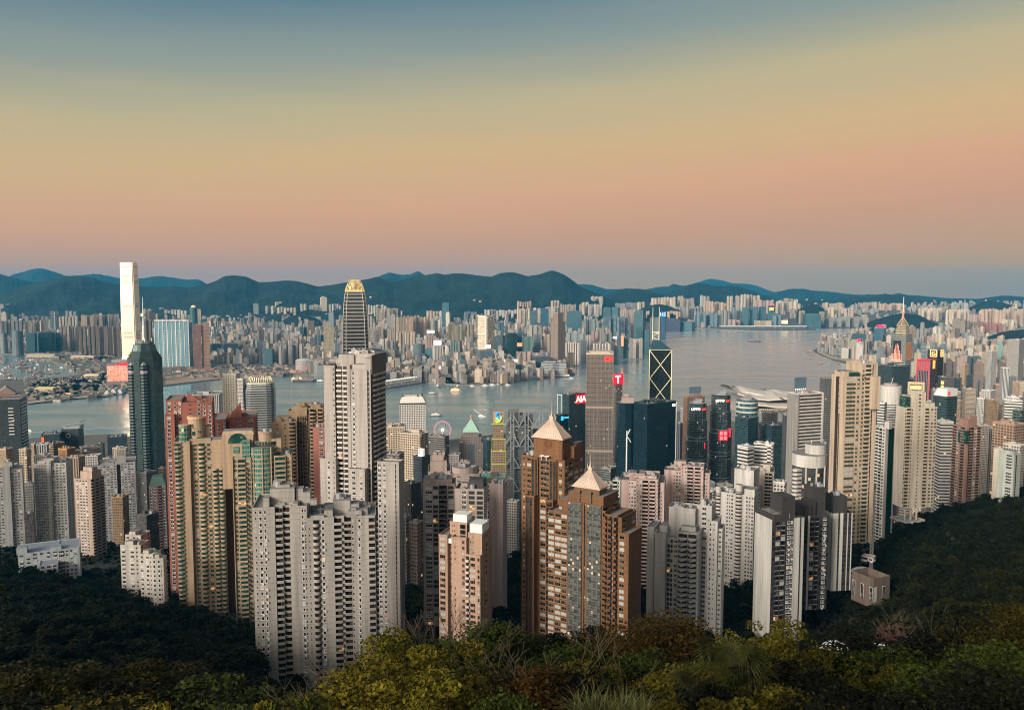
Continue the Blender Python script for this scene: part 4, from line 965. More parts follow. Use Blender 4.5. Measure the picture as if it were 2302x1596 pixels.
def far_block(x,yt,wpx,d,col,kind,ground,turn=None,dq=None):
 p = P(x,yt,d);w = wpx/F*d;zb = ground(p.x,d)-2;h = p.z-zb
 if h < 6: return
 az = math.atan2(p.x,d);q = dq or w*rng.uniform(.75,1.25)
 o = bpy.data.objects.new('apartment_tower' if kind in ('cross','slab','block') else 'office_tower',PRO[kind]);C.objects.link(o)
 o.location = (p.x,d,zb);o.scale = (w*(1.0 if kind != 'cross' else 1.08),q,h);o.rotation_euler = (0,0,-az+(turn if turn is not None else rng.uniform(-.3,.3)))
 v = rng.uniform(.8,1.25);c = PAL[col];j = [rng.uniform(.96,1.04) for _ in range(3)];o.color = (min(1,c[0]*v*j[0]),min(1,c[1]*v*j[1]),min(1,c[2]*v*j[2]),1)
 FAR.append((o,x,yt,col,kind,d))
 return o
CL = [
(1,0,110,442,2,9000,'dim'),(1,75,230,462,4,8900,'cream'),(1,18,58,515,1,7000,'cream'),(1,0,200,585,6,5600,'grey'),(1,215,420,585,6,5650,'beige'),(1,220,440,545,5,7500,'dim'),(1,440,515,505,2,6500,'greyblue'),(1,515,690,548,6,6800,'cream'),
(1,575,680,500,3,8000,'dim'),(1,715,900,532,7,6500,'warm'),(1,900,1050,530,6,6600,'beige'),(1,0,60,700,1,5000,'grey','drum'),(1,105,195,680,1,4900,'greyblue','drum'),(1,240,310,700,1,5000,'teal'),(1,325,435,692,1,5100,'teal'),(1,435,540,695,2,5200,'teal'),
(1,520,690,632,5,5200,'beige'),(1,692,765,635,2,4900,'brown'),(1,772,838,635,2,4950,'brown'),(1,842,1060,628,6,4900,'brown'),(1,735,850,480,4,9000,'dim'),(1,940,1050,475,4,9000,'white'),
(1,1250,1345,490,2,7500,'cream'),(1,1345,1400,530,2,7500,'warm'),(1,1410,1445,478,1,8500,'grey'),(1,1450,1650,492,7,8300,'white'),(1,1730,1770,490,1,8000,'cream'),(1,1800,1882,464,2,9000,'cream'),(1,1888,1928,462,1,9000,'cream'),(1,1262,1340,576,2,4500,'brown'),
(1,1740,2240,545,12,8300,'white'),(1,2110,2180,505,2,9000,'dim'),(1,2235,2280,440,1,8500,'greyblue'),(1,1855,1960,795,1,4900,'teal'),(1,1960,2090,790,1,4700,'dark'),(1,2090,2280,760,6,5200,'grey'),(1,1850,1940,725,3,5600,'grey'),
(2,30,105,425,3,9000,'white'),(2,60,160,460,4,8500,'white'),(2,145,205,425,2,8800,'cream'),(2,165,335,470,6,8300,'cream'),(2,365,425,440,2,8500,'white'),(2,548,598,380,1,8800,'cream'),(2,445,545,445,5,8700,'white'),(2,600,730,445,6,8700,'white'),(2,575,668,628,1,4300,'olive','block'),(2,670,720,785,1,4200,'greyblue'),
(2,622,668,512,1,7000,'greyblue'),(2,0,48,662,1,5000,'brown'),(2,50,200,690,3,5500,'dim'),(2,212,405,788,4,4300,'grey'),(2,135,215,812,2,4250,'grey'),(2,0,65,770,2,4300,'bluegrey'),(2,65,130,840,1,4250,'teal'),(2,432,488,592,1,6500,'brown'),(2,362,430,642,2,6000,'teal'),(2,490,575,712,3,5500,'bluegrey'),
(2,975,1035,376,2,9000,'white'),(2,1060,1225,386,6,9000,'cream'),(2,940,1130,452,8,8300,'white'),(2,1040,1230,475,8,7800,'cream'),(2,955,1010,552,2,6500,'beige'),(2,1130,1205,532,2,7000,'white'),(2,1210,1395,546,6,6000,'warm'),(2,1395,1510,548,4,6100,'warm'),(2,1520,1615,570,3,6500,'white'),
(2,965,1100,647,5,5300,'beige'),(2,1100,1210,652,3,5300,'beige'),(2,1212,1385,684,7,5200,'cream'),(2,1230,1330,445,4,9000,'greyblue'),(2,1330,1500,457,6,8800,'white'),(2,1480,1620,502,5,8000,'cream'),(2,1622,1685,434,1,7500,'teal'),(2,1690,1755,448,3,8800,'beige'),(2,1760,1830,427,2,8800,'grey'),
(2,1830,1880,442,2,8800,'grey'),(2,1890,2020,404,5,8800,'warm'),(2,1655,1690,517,1,7000,'white'),(2,1450,1520,602,3,6300,'beige'),(2,1670,1740,612,2,5600,'olive'),(2,1740,1900,617,5,5500,'olive'),(2,2128,2230,397,3,9000,'greyblue'),(2,2238,2280,417,2,9000,'warm'),(2,1815,1925,512,4,8000,'greyblue'),(2,1990,2280,492,11,8200,'white'),
(2,1085,1220,848,1,4000,'olive','office'),(2,958,1075,838,1,3950,'dark'),(2,1362,1470,796,1,4300,'greyblue','drum'),(2,1475,1560,712,1,4500,'pink'),(2,1540,1622,805,1,4150,'white'),(2,1425,1468,885,1,4150,'dark'),(2,1478,1545,835,1,4200,'teal'),(2,1695,1788,765,1,4400,'greyblue'),(2,1765,1850,898,1,4200,'teal'),
(2,1930,2060,852,1,4050,'bluegrey'),(2,2088,2168,722,1,4500,'dark'),(2,2178,2278,702,1,4500,'teal'),(2,2110,2165,605,2,6200,'teal'),(2,1705,1960,970,5,3850,'grey'),(2,1240,1330,800,3,4500,'grey'),(2,1130,1230,760,3,4900,'dim'),(2,1068,1160,745,2,4800,'white'),
(3,0,130,417,6,8500,'warm'),(3,0,115,482,6,7500,'cream'),(3,118,165,500,1,7000,'teal'),(3,140,215,478,2,7800,'white'),(3,215,275,485,1,6800,'blue'),(3,230,300,462,4,8500,'white'),(3,298,375,405,3,8500,'cream'),(3,280,380,460,5,7500,'white'),(3,380,520,442,7,8000,'cream'),(3,442,575,507,1,6500,'teal'),(3,570,635,427,2,8500,'cream'),(3,550,750,445,8,8500,'white'),(3,652,760,376,3,9300,'tan'),
(3,757,905,472,2,7000,'teal'),(3,860,1060,432,4,9500,'grey'),(3,1060,1130,425,2,9300,'cream'),(3,910,1010,492,5,8000,'pink'),(3,1000,1100,492,4,8300,'cream'),(3,585,700,567,3,6200,'greyblue'),(3,757,878,552,5,5800,'bluegrey'),(3,882,998,556,5,5800,'bluegrey'),(3,1005,1038,542,1,6000,'pink'),(3,1042,1128,500,1,5300,'teal'),(3,1050,1108,655,1,5000,'teal'),(3,1108,1172,672,1,5000,'teal'),
(3,1172,1268,556,2,5900,'greyblue'),(3,1266,1310,516,1,6500,'blue'),(3,1292,1425,577,1,7700,'violet'),(3,1430,1560,602,1,7700,'teal'),(3,1130,1190,502,3,8500,'cream'),(3,1185,1400,382,8,9500,'cream'),(3,1415,1465,372,2,9500,'cream'),(3,1465,1560,392,4,9500,'beige'),(3,1300,1450,502,6,8500,'warm'),(3,1395,1640,462,8,9000,'grey'),
(3,1615,1700,367,3,10000,'dim'),(3,1645,1735,412,4,9000,'warm'),(3,1740,1850,427,4,9000,'warm'),(3,1850,1905,374,2,9500,'cream'),(3,1925,1960,372,1,9500,'cream'),(3,1970,2080,354,4,9500,'cream'),(3,2080,2145,367,2,9500,'cream'),(3,2100,2260,407,5,9300,'pink'),(3,1560,1700,505,5,8400,'greyblue'),(3,1700,1770,522,2,8400,'bluegrey'),
(3,1770,1880,500,4,8400,'grey'),(3,1885,1975,472,2,8500,'greyblue'),(3,1980,2200,467,3,8500,'teal'),(3,2215,2275,457,1,8400,'teal'),(3,1570,1690,540,3,8350,'teal'),(3,1860,1970,575,3,8320,'pink'),(3,2090,2250,590,3,8320,'cream'),
(3,430,610,692,3,4800,'greyblue'),(3,612,655,712,2,5000,'white'),(3,655,725,677,2,5000,'pink'),(3,727,830,655,4,5400,'beige'),(3,760,838,692,3,5000,'greyblue'),(3,885,985,735,2,4700,'teal'),(3,990,1108,742,4,4700,'white'),(3,688,850,782,1,4300,'white'),(3,850,915,815,1,4350,'bluegrey'),(3,108,190,628,2,5300,'grey'),(3,190,300,642,3,5300,'beige'),(3,60,130,727,1,4500,'green'),
(3,150,215,707,1,4600,'greyblue'),(3,222,298,702,2,4600,'cream'),(3,0,48,692,1,4600,'teal'),(3,425,548,775,1,4300,'white'),(3,0,140,862,3,4050,'pink'),(3,150,290,905,1,3950,'dark'),(3,555,610,760,1,4500,'greyblue'),
(4,0,75,402,3,9500,'cream'),(4,25,88,457,1,8400,'teal'),(4,90,165,417,3,9300,'cream'),(4,160,290,392,3,9500,'cream'),(4,65,140,542,2,8350,'bluegrey'),(4,205,285,417,2,9300,'cream'),(4,295,345,502,2,8600,'pink'),(4,345,475,532,1,8350,'teal'),(4,475,515,512,1,8500,'cream'),(4,500,660,432,6,9500,'cream'),(4,550,780,472,8,9000,'cream'),(4,560,900,552,9,8400,'grey'),
(4,835,985,427,6,9800,'beige'),(4,985,1095,442,5,9700,'warm'),(4,1095,1220,432,5,9700,'warm'),(4,780,1000,482,6,9300,'grey'),(4,1260,1325,467,2,9500,'grey'),(4,1350,1560,472,8,8800,'cream'),(4,1340,1500,452,5,9500,'grey'),(4,1590,1800,487,8,8500,'cream'),(4,1660,1718,572,1,6300,'olive'),(4,1722,1768,582,1,6300,'olive'),(4,1800,1900,532,3,7500,'pink'),(4,1885,2085,602,5,6300,'red'),(4,1770,1890,592,3,6500,'brown'),
(4,1900,2280,487,12,8500,'warm'),(4,1640,1790,427,4,9800,'dim'),(4,2085,2220,575,5,7500,'cream'),
]
CLI = [  # the same shore as the viewer, far right
(4,548,742,738,8,5150,'cream'),(4,778,875,708,1,5000,'teal'),(4,812,872,778,1,4400,'white'),(4,877,918,755,2,4450,'beige'),(4,972,1055,658,1,5300,'blue'),(4,960,1030,765,2,4300,'beige'),(4,1032,1100,792,2,4150,'pink'),(4,1070,1110,718,1,4900,'white'),(4,915,970,892,1,4000,'cream'),(4,670,730,830,1,4700,'white'),(4,1280,1330,642,2,5500,'brown'),(4,1335,1480,652,5,5500,'grey'),
(4,1482,1550,642,2,5500,'white'),(4,1560,1660,692,4,5000,'beige'),(4,1600,1755,738,4,4400,'cream'),(4,1312,1380,742,2,4700,'greyblue'),(4,1820,1880,642,1,5000,'beige'),(4,1380,1470,720,4,4800,'pink'),(4,1470,1560,700,3,4900,'cream'),(4,1800,1980,802,2,4200,'cream'),(4,2052,2100,778,1,4200,'green'),(4,2142,2232,762,1,4000,'beige'),(4,2100,2140,806,1,4100,'beige'),(4,2240,2280,768,1,3800,'dark'),
(4,1570,1660,867,3,3850,'cream'),(4,1312,1375,867,2,3600,'cream'),(4,1378,1420,790,1,3700,'bluegrey'),(4,1660,1780,850,3,3800,'beige'),(4,1550,1600,790,2,4300,'bluegrey'),(4,880,1100,700,6,5400,'grey'),(4,1690,1830,900,1,3400,'pink'),(4,1990,2050,800,2,4000,'cream'),(4,1780,1860,905,2,3000,'dark'),(4,1840,1920,950,1,2700,'brown'),
]
TEALS = ('teal','blue','dark','violet','bluegrey')
for L,gf in ((CL,kz),(CLI,lambda X,Y: 3.0)):
 for c in L:
  cr_,x0,x1,yt,n_,d,col = c[:7];X0,X1 = zx(cr_,x0),zx(cr_,x1);W_ = (X1-X0)/n_
  kd = c[7] if len(c) > 7 else ('office' if col in TEALS else rng.choice(['cross','cross','slab'] if n_ > 1 else ['slab','block']))
  base_y = zy(cr_,yt)
  for i in range(n_):
   yy = base_y+(rng.uniform(-.2,3.2) if n_ > 2 else (rng.uniform(0,1.5) if n_ > 1 else 0))
   far_block(X0+W_*(i+.5),yy,W_*(rng.uniform(.74,.92) if n_ > 1 else .97),d*rng.uniform(.99,1.01),col,kd,gf)
NAMED_FAR = len(FAR)
# the low, dense fabric between them: more than three hundred further blocks, one mesh
KPIX = KOW
def fabric(name,label,n_,region,gf,tint,seed,hr=(14,60),cat='city blocks'):
 r = random.Random(seed);V = [];Fc = [];Cc = [];UV = []
 cnt = 0;tries = 0
 while cnt < n_ and tries < n_*12:
  tries += 1
  x = r.uniform(region[0],region[1]);y = region[2]+(region[3]-region[2])*r.random()**region[4]
  p = G(x,y,3)
  if p.y > 8300:
   if x < 1450: pass
  if not region[5](x,y): continue
  d = p.y
  if region[6] and region[6](x,y,d): continue
  w = r.uniform(11,32);q = r.uniform(12,30);h = r.uniform(*hr)*(1+.5*(r.random() < .2));g_ = gf(p.x,d)
  a = r.uniform(-.4,.4)+.3;ca,sa = math.cos(a),math.sin(a);c = PAL[r.choices(tint[0],tint[1])[0]];v = r.uniform(.65,1.15)
  def box(x0,x1,y0,y1,z0,z1,c):
   b = len(V)
   for (u,t) in ((x0,y0),(x1,y0),(x1,y1),(x0,y1)):
    for z in (z0,z1): V.append((p.x+u*ca-t*sa,d+u*sa+t*ca,z))
   L = 0
   for i in range(4):
    j = (i+1) % 4;Fc.append((b+2*i,b+2*j,b+2*j+1,b+2*i+1));wd = (x1-x0) if i % 2 == 0 else (y1-y0);UV.extend([(L,0),(L+wd,0),(L+wd,z1-z0),(L,z1-z0)]);L += wd;Cc.extend([c]*4)
   Fc.append((b+1,b+3,b+5,b+7));UV.extend([(0,0)]*4);Cc.extend([c]*4)
  col = (c[0]*v,c[1]*v,c[2]*v,1)
  box(-w/2,w/2,-q/2,q/2,g_-3,g_+h,col)
  if r.random() < .6: k = r.uniform(.2,.4);box(-w*k,w*.1,-q*k,q*.2,g_+h,g_+h+r.uniform(3,6),col)
  cnt += 1
 me = bpy.data.meshes.new(name);me.from_pydata(V,[],Fc);ca_ = me.color_attributes.new('Col','FLOAT_COLOR','CORNER');ca_.data.foreach_set('color',[t for c in Cc for t in c])
 uv = me.uv_layers.new(name='UVMap');uv.data.foreach_set('uv',[t for c in UV for t in c])
 me.materials.append(facade('fabric',glass=(.06,.065,.07),du=4.2,dv=3.4,fu=.55,fv=.5,lit=.004,src='attr',var=.9))
 o = bpy.data.objects.new(name,me);C.objects.link(o);tag(o,label,cat,kind='stuff');return o
LOWT = (['white','cream','beige','grey','greyblue','brown','pink','teal','dim','warm'],[8,6,4,4,2,1,2,1,5,3])
def offk(x,y,d):
 if x < 300 and y > 783: return True       # boat shelter, parks
 if 300 <= x < 700 and y > 818: return True
 if x > 1370 and 735 < y < 760 and not (x > 1600): return False
 if 1560 < x < 1850 and y > 733: return True
 return False
fabric('city_blocks','dense low blocks filling the far shore between the towers',5600,(-60,2340,700,862,.95,lambda x,y: inpoly(x,y,[g for g in KOW]+[(2900,690),(-900,690)]),offk),kz,LOWT,5)
fabric('city_blocks','dense low blocks filling the far right shore on the viewer side',1300,(1830,2340,738,850,1.0,lambda x,y: inpoly(x,y,ISL+[(2900,1400),(-700,1400)]) and not (x < 1990 and y > 790+(x-1840)*.26),None),lambda X,Y: 3.0,LOWT,9,hr=(20,75))
fabric('shore_clutter','sheds, containers and site huts scattered over the reclaimed left shore',520,(60,720,788,900,1.0,lambda x,y: inpoly(x,y,KOW) and (x > 372 and 822 < y < 850 or x < 290),None),lambda X,Y: 3.2,(['brown','beige','warm','grey','olive','cream'],[5,3,2,3,3,1]),21,hr=(2.5,9))
# ------------------------------------------------------------------ landmark blocks over there
def wideslab():
 d = 4150;b = Bld('apartment_building','very wide blue-glass residential slab with arched foot, right of the tallest tower','apartment building',zx(1,1360),zx(1,1660),zx(1,1690),zy(1,592),d,.25,base=3)
 w,q,H = b.w,b.q,b.H;mb = MB();foot = b.hz(zy(1,1015))
 m = facade('blueslab',glass=(.04,.12,.16),du=w/44,dv=H/60,fu=.8,fv=.6,lit=0,metal=.4,src=(.22,.33,.36),grough=.3)
 mb.box(0,w,0,q,foot,H-8,0,0);b.child('wall',mb,[m])
 f = MB()
 for i in range(9):
  x = w*i/8;wd = 2.0 if i not in (3,5) else 3.0;f.bar((x,-1,foot),(x,-1,H),wd)
 f.bar((0,-1,H),(w,-1,H),4.5);f.bar((w,0,H),(w,q,H),4.5)
 for i in range(4): f.bar((w+.8,q*i/3,foot),(w+.8,q*i/3,H),2)
 f.bar((-14,-1,foot),(w+6,-1,foot),4.5)
 for k in (2,3,5,6):
  for j in range(24): f.bar((w*(k-.35)/8,-.8,foot+H*.035*j),(w*(k+.35)/8,-.8,foot+H*.035*j),1.2)
 for i in range(9): f.bar((w*i/8,-1,0),(w*i/8,-1,foot),3.2)
 b.child('frame',f,[plain('pale_frame',(.72,.74,.7),.6)])
wideslab()
def vtower():
 d = 4250;b = Bld('skyscraper','pale tower with V-shaped crest and lit balconies across the harbour','skyscraper',zx(2,1932),zx(2,2010),zx(2,2078),zy(2,550),d,1.0,base=3)
 w,q,H = b.w,b.q,b.H;mb = MB();m = facade('paleflats',glass=(.2,.15,.1),du=w/5,dv=8,fu=.7,fv=.45,lit=.12,src=(.7,.62,.5),var=.9)
 mb.prism([(0,0),(w*.9,0),(w,q*.1),(w,q),(0,q)],0,H,0,1);b.child('wall',mb,[m,ROOFG]);f = MB();wt = plain('crest',(.85,.8,.7),.5)
 f.bar((0,-1,H+2),(w*.9,-1,H-12),4);f.bar((w+1,q,H+2),(w+1,q*.1,H-12),4);f.bar((w*.93,-1,H*.35),(w*.93,-1,H-12),3);f.bar((w+1,q*.06,H*.35),(w+1,q*.06,H-12),3);f.bar((0,-1,H*.62),(w,-1,H*.62),3)
 b.child('crest',f,[wt])
vtower()
def museatower():
 d = 3950;b = Bld('skyscraper','dark brown stepped tower with vertical ribs on the promontory across the harbour','skyscraper',zx(3,298),zx(3,362),zx(3,425),zy(3,606),d,1.0,base=3)
 w,q,H = b.w,b.q,b.H;mb = MB();hz2 = b.hz(zy(3,522));m = facade('ribs',glass=(.05,.04,.035),du=w/9,dv=H,fu=.45,fv=1.0,lit=0,src=(.4,.31,.25),var=.2)
 mb.box(0,w,0,q,0,H,0,1);k = w*.2;mb.box(k,w-2,2,q-k,H,hz2,0,1);b.child('wall',mb,[m,ROOFG])
 t = MB();t.box(k-1,w-1,1,q-k+1,hz2-5,hz2-.5,0);t.box(-1.2,w+1.2,-1.2,q+1.2,H-5,H-2);b.child('cornice',t,[plain('cornice_brown',(.3,.22,.18),.7)])
museatower()
def promhotel():
 X0,X1 = zx(3,215),zx(3,436);d = 3700;p = P((X0+X1)/2,zy(3,968),d);r = (X1-X0)/2/F*d
 root = empty('hotel_building',(p.x,d+r*.7,3),0,'low grey faceted hotel with horizontal bands at the tip of the promontory','hotel')
 mb = MB();m = facade('hbands',glass=(.08,.09,.1),du=5,dv=7,fu=1.0,fv=.5,lit=0,src=(.42,.42,.43));H = p.z-3
 pl = [(-r,-r*.1),(-r*.7,-r*.6),(-r*.1,-r*.7),(r*.4,-r*.5),(r,-r*.6),(r,r*.3),(-r,r*.4)]
 mb.prism(pl,0,H,0,1);mb.box(-r*.8,r*.2,-r*.2,r*.3,H,H+8,0,1);b_ = mb.build('wall',[m,ROOFG],root)
 mb = MB();mb.prism([(a*1.25,c*1.2-3) for a,c in pl],0,9,0);mb.build('podium',[plain('podium_pale',(.5,.48,.45),.7)],root)
promhotel()
def cultural():
 d = 3650
 def pt(c,x,y,dd=d): return P(zx(c,x),zy(c,y),dd)
 root = empty('cultural_centre',(pt(2,1960,1140).x,d,3),0,'windowless pink hall with sweeping concave roof on the far shore','hall');o = root.location
 ln = [(1783,1052),(1850,1062),(1900,1075),(1940,1090),(1975,1092),(2010,1080),(2050,1060),(2090,1042),(2145,1020)]
 mb = MB();k = [(pt(2,x,y).x-o.x,pt(2,x,y).z-o.z) for x,y in ln]
 for (a,za),(b_,zb) in zip(k,k[1:]):
  mb.face([(a,0,0),(b_,0,0),(b_,0,zb),(a,0,za)],0,[(a,0),(b_,0),(b_,zb),(a,za)]);mb.face([(a,0,za),(b_,0,zb),(b_,70,zb*.7),(a,70,za*.7)],1);mb.face([(b_,70,0),(a,70,0),(a,70,za*.7),(b_,70,zb*.7)],0)
 a,za = k[0];mb.face([(a,70,0),(a,0,0),(a,0,za),(a,70,za*.7)],0);a,za = k[-1];mb.face([(a,0,0),(a,70,0),(a,70,za*.7),(a,0,za)],0)
 mb.build('wall',[plain('pink_tile',(.55,.37,.31),.7),plain('pink_roof',(.42,.3,.27),.7)],root)
 root = empty('clock_tower',(pt(2,1863,1100).x,d-60,3),0,'slim pink clock tower in front of the concave-roofed hall','clock tower');h = pt(2,1863,1075,d-60).z-3
 mb = MB();mb.box(-4,4,-4,4,0,h,0);mb.build('shaft',[plain('clock_brick',(.6,.38,.3),.7)],root);mb = MB();mb.box(-3.2,3.2,-3.2,3.2,h,h+5);mb.prism(circ(0,0,3,8),h+5,h+8,0);mb.loft(circ(0,0,3.2,8),h+8,circ(0,0,.2,8),h+13,0,0);mb.build('belfry',[WHITEP],root)
cultural()
def box_ov(c,x0,x1,yt,d,q,mat,label,name,cat,base=3,roofm=None,extra=None,ybase=None,cap=1,k=None):
 b = Bld(name,label,cat,zx(c,x0),zx(c,x1),zx(c,x1),zy(c,yt),d,base=base,dp=q,ybase=ybase)
 mb = MB();mb.box(0,b.w,0,b.q,0,b.H,0,1);o = b.child('wall',mb,[mat,roofm or ROOFG]);
 if k: b.rooftop(b.w*.1,b.w*.9,b.q*.2,b.q*.8,b.H-.1,k,5);b.child('roof_plant',b.rf,[plain('plant_far',(.4,.38,.35)),ROOFG,STEEL]);b.rf = MB()
 return b
sandband = facade('sandbands',glass=(.12,.09,.06),du=6,dv=6.5,fu=.6,fv=.45,lit=.1,src=(.8,.62,.38),var=.8)
box_ov(2,1222,1400,1000,3800,60,facade('hotelbands',glass=(.16,.12,.09),du=5,dv=7,fu=1.0,fv=.4,lit=.03,src=(.72,.6,.45)),'cream hotel with horizontal bands beside the white pier','hotel_building','hotel',k=2)
box_ov(2,1400,1590,1005,3760,60,sandband,'long golden hotel block in the middle of the waterfront row','hotel_building','hotel',k=2)
b = box_ov(2,1590,1708,1020,3740,70,sandband,'golden hotel block with white rooftop sign on the far waterfront','hotel_building','hotel',k=1)
e = MB();e.box(0,b.w,-1,0,b.H+1,b.H+13);b.child('sign_panel',e,[emis('white_sign',(1,.9,.95),1.0)])
b = box_ov(2,2165,2290,960,3900,60,facade('creamgrid',glass=(.12,.11,.1),du=6,dv=7,fu=.6,fv=.5,lit=.02,src=(.55,.48,.42)),'wide cream block with long white rooftop sign, left of the brown stepped tower','office_building','office building',k=1)
e = MB();e.box(0,b.w,-1,0,b.H+1,b.H+14);b.child('sign_panel',e,[emis('white_sign',(1,.9,.95),1.0)])
def sgn(c,x0,x1,y0,y1,d,col,k,label):
 a = P(zx(c,x0),zy(c,y1),d);b_ = P(zx(c,x1),zy(c,y0),d);root = empty('billboard',(a.x,d,a.z-6),0,label,'billboard');w = b_.x-a.x;h = b_.z-a.z
 mb = MB();mb.box(0,w,0,1.5,6,6+h);mb.build('panel',[emis('sign_'+label.split()[0],col,k)],root);mb = MB()
 for i in range(3): mb.bar((w*(.1+.4*i),.8,-2),(w*(.1+.4*i),.8,6),.9)
 mb.build('frame',[DARKM],root)
for a in [(2,1485,1550,680,705,4480,(1,.95,.9),1.2,'white glowing billboard on a pinkish tower across the harbour'),(2,1545,1612,768,810,4120,(1,.72,.9),1.1,'pink-white glowing billboard left of the V-crested tower'),(2,2000,2048,808,838,4040,(1,1,.95),1.3,'white glowing screen at the foot of the V-crested tower'),
   (3,918,940,730,820,4640,(1,.28,.12),.9,'tall orange screen near the bend of the far shore'),(3,845,880,738,752,4660,(1,.95,.85),1.1,'small white screen left of the tall orange screen'),(3,2225,2270,448,460,8350,(1,.1,.1),1.1,'red rooftop sign on a teal office across the bay'),(3,2225,2265,480,505,8340,(1,.5,.1),.8,'orange lit panel on a teal office across the bay'),
   (4,980,1050,632,655,5280,(1,.02,.1),1.3,'red rooftop sign on the blue office, left of the spired tower'),(4,812,842,755,778,4380,(1,.02,.08),1.4,'round red sign on a white tower along the right shore'),(4,1085,1105,955,975,3600,(1,.3,.05),.9,'small orange sign by the foot of the spired tower'),
   (4,135,198,590,622,8300,(1,.75,.45),.8,'pale lit sign on the low quay block across the bay'),(4,370,445,540,550,8330,(.9,1,.95),1.0,'white lit rooftop band across the bay'),(3,0,45,790,822,4300,(1,.3,.15),.7,'red and orange lit frontage on the far shore')]: sgn(*a)
e = Bld('office_tower','blue rooftop sign block reading HS behind the twin masts','office tower',zx(3,1262),zx(3,1310),zx(3,1310),zy(3,515),6480,.6,base=3)
mb = MB();mb.box(0,e.w,0,e.q,0,e.H,0,1);o = e.child('wall',mb,[facade('far_blue',glass=(.02,.05,.08),du=4,dv=5,fu=.9,fv=.5,lit=0,src=(.03,.1,.2)),ROOFG])
mb = MB();mb.box(0,e.w,-2,-.5,e.H-44,e.H);e.child('sign_panel',mb,[emis('deep_blue_light',(.0,.08,.35),.4)]);text_mesh('HS',40,emis('pale_blue_light',(.4,.6,.8),.5),e.root,(e.w*.5,-2.5,e.H-23),FRONT,bold=.8)
# pink screen facade
def pinkscreen():
 d = 3420;b = Bld('billboard_building','building wrapped in a huge pinkish-orange screen behind the stepped dark tower','building',zx(1,938),zx(1,1150),zx(1,1150),zy(1,968),d,base=3,dp=60)
 w,q,H = b.w,b.q,b.H;mb = MB();mb.box(0,w,0,q,0,H,0,1);b.child('wall',mb,[plain('dull_wall',(.3,.25,.23)),ROOFG])
 n = NT('screen_picture');u,v,_ = n.uv();f = n.noise(.055,3)
 c = n.ramp(f,[(.35,(.9,.3,.2)),(.46,(.95,.42,.28)),(.5,(.25,.08,.06)),(.54,(1,.55,.42)),(.62,(.95,.4,.27)),(.72,(.7,.25,.18))]);n.set(col=c,rough=.5,emc=c,ems=.45)
 mb = MB();mb.box(1,w-1,-1.4,-.2,12,H-9);b.child('screen',mb,[n.mat]);mb = MB();mb.box(w*.38,w*.5,-1.5,-.2,H-8,H);mb.box(w*.55,w*.98,-1.5,-.2,H-9,H+2);b.child('sign',mb,[emis('red_light',(1.0,.02,.05),1.0)])
pinkscreen()
for a in [(1,1700,1770,632,4060,46,(.27,.14,.11),'dark red-brown apartment tower, left of the pair beside the blue slab',8.5),(1,1775,1845,615,4080,40,(.4,.24,.17),'red-brown apartment tower with pale stripe, right of the pair beside the blue slab',7.0)]:
 b = box_ov(a[0],a[1],a[2],a[3],a[4],a[5],facade('redflats',glass=(.05,.045,.045),du=5,dv=a[8],fu=.5,fv=.5,lit=.01,src=a[6]),a[7],'apartment_building','apartment building',k=1)
box_ov(1,1675,1890,1018,3980,50,plain('terracotta',(.5,.17,.08),.8),'low terracotta podium below the red-brown towers','podium_building','podium',cap=1)
b = drum(1,1660,1725,478,6000,far_glass,'round teal tower topped by a glowing orange dome, near the hills',base=3,n=16,col=PAL['teal'],rt=0)
mb = MB();r_ = b[1]*.6
for i in range(4): mb.loft(circ(0,0,r_*math.cos(i*.39),12),b[2]+r_*math.sin(i*.39),circ(0,0,max(.1,r_*math.cos((i+1)*.39)),12),b[2]+r_*math.sin((i+1)*.39),0)
mb.build('dome',[emis('orange_dome',(1,.45,.25),.9)],b[0])
# round-cornered lantern hall
def lantern():
 d = 3900;X0,X1 = zx(2,306),zx(2,468);p = P((X0+X1)/2,zy(2,948),d);r = (X1-X0)/2/F*d
 root = empty('opera_hall',(p.x,d+r,3),0,'grey drum-shaped hall with shallow domed roof on the far shore','hall');H = p.z-3
 mb = MB();mb.prism(circ(0,0,r,20),0,H,0,1)
 for i in range(4): mb.loft(circ(0,0,r*(1-.22*i),20),H+6*math.sin(i*.5),circ(0,0,r*(1-.22*(i+1)),20),H+6*math.sin((i+1)*.5)+2,1,1)
 mb.build('wall',[plain('hall_scale',(.3,.26,.26),.5),plain('hall_roof',(.4,.44,.42),.6)],root)
 e = MB()
 for a in (-.75,-.35,.45): e.loft([(r*math.sin(a)-1.5,-r*math.cos(a)-.8),(r*math.sin(a)+1.5,-r*math.cos(a)-.8),(r*math.sin(a)+1.5,-r*math.cos(a)+1),(r*math.sin(a)-1.5,-r*math.cos(a)+1)],4,[(r*math.sin(a)-.5,-r*math.cos(a)-.8),(r*math.sin(a)+.5,-r*math.cos(a)-.8),(r*math.sin(a)+.5,-r*math.cos(a)+1),(r*math.sin(a)-.5,-r*math.cos(a)+1)],26,0,0)
 e.build('lit_slits',[emis('red_glow',(1,.2,.12),.8)],root)
lantern()
box_ov(2,468,572,935,3850,50,facade('pinkrow',glass=(.1,.08,.07),du=6,dv=6,fu=.5,fv=.5,lit=.05,src=(.48,.38,.34)),'pinkish block beside the grey drum-shaped hall','office_building','office building',k=2)
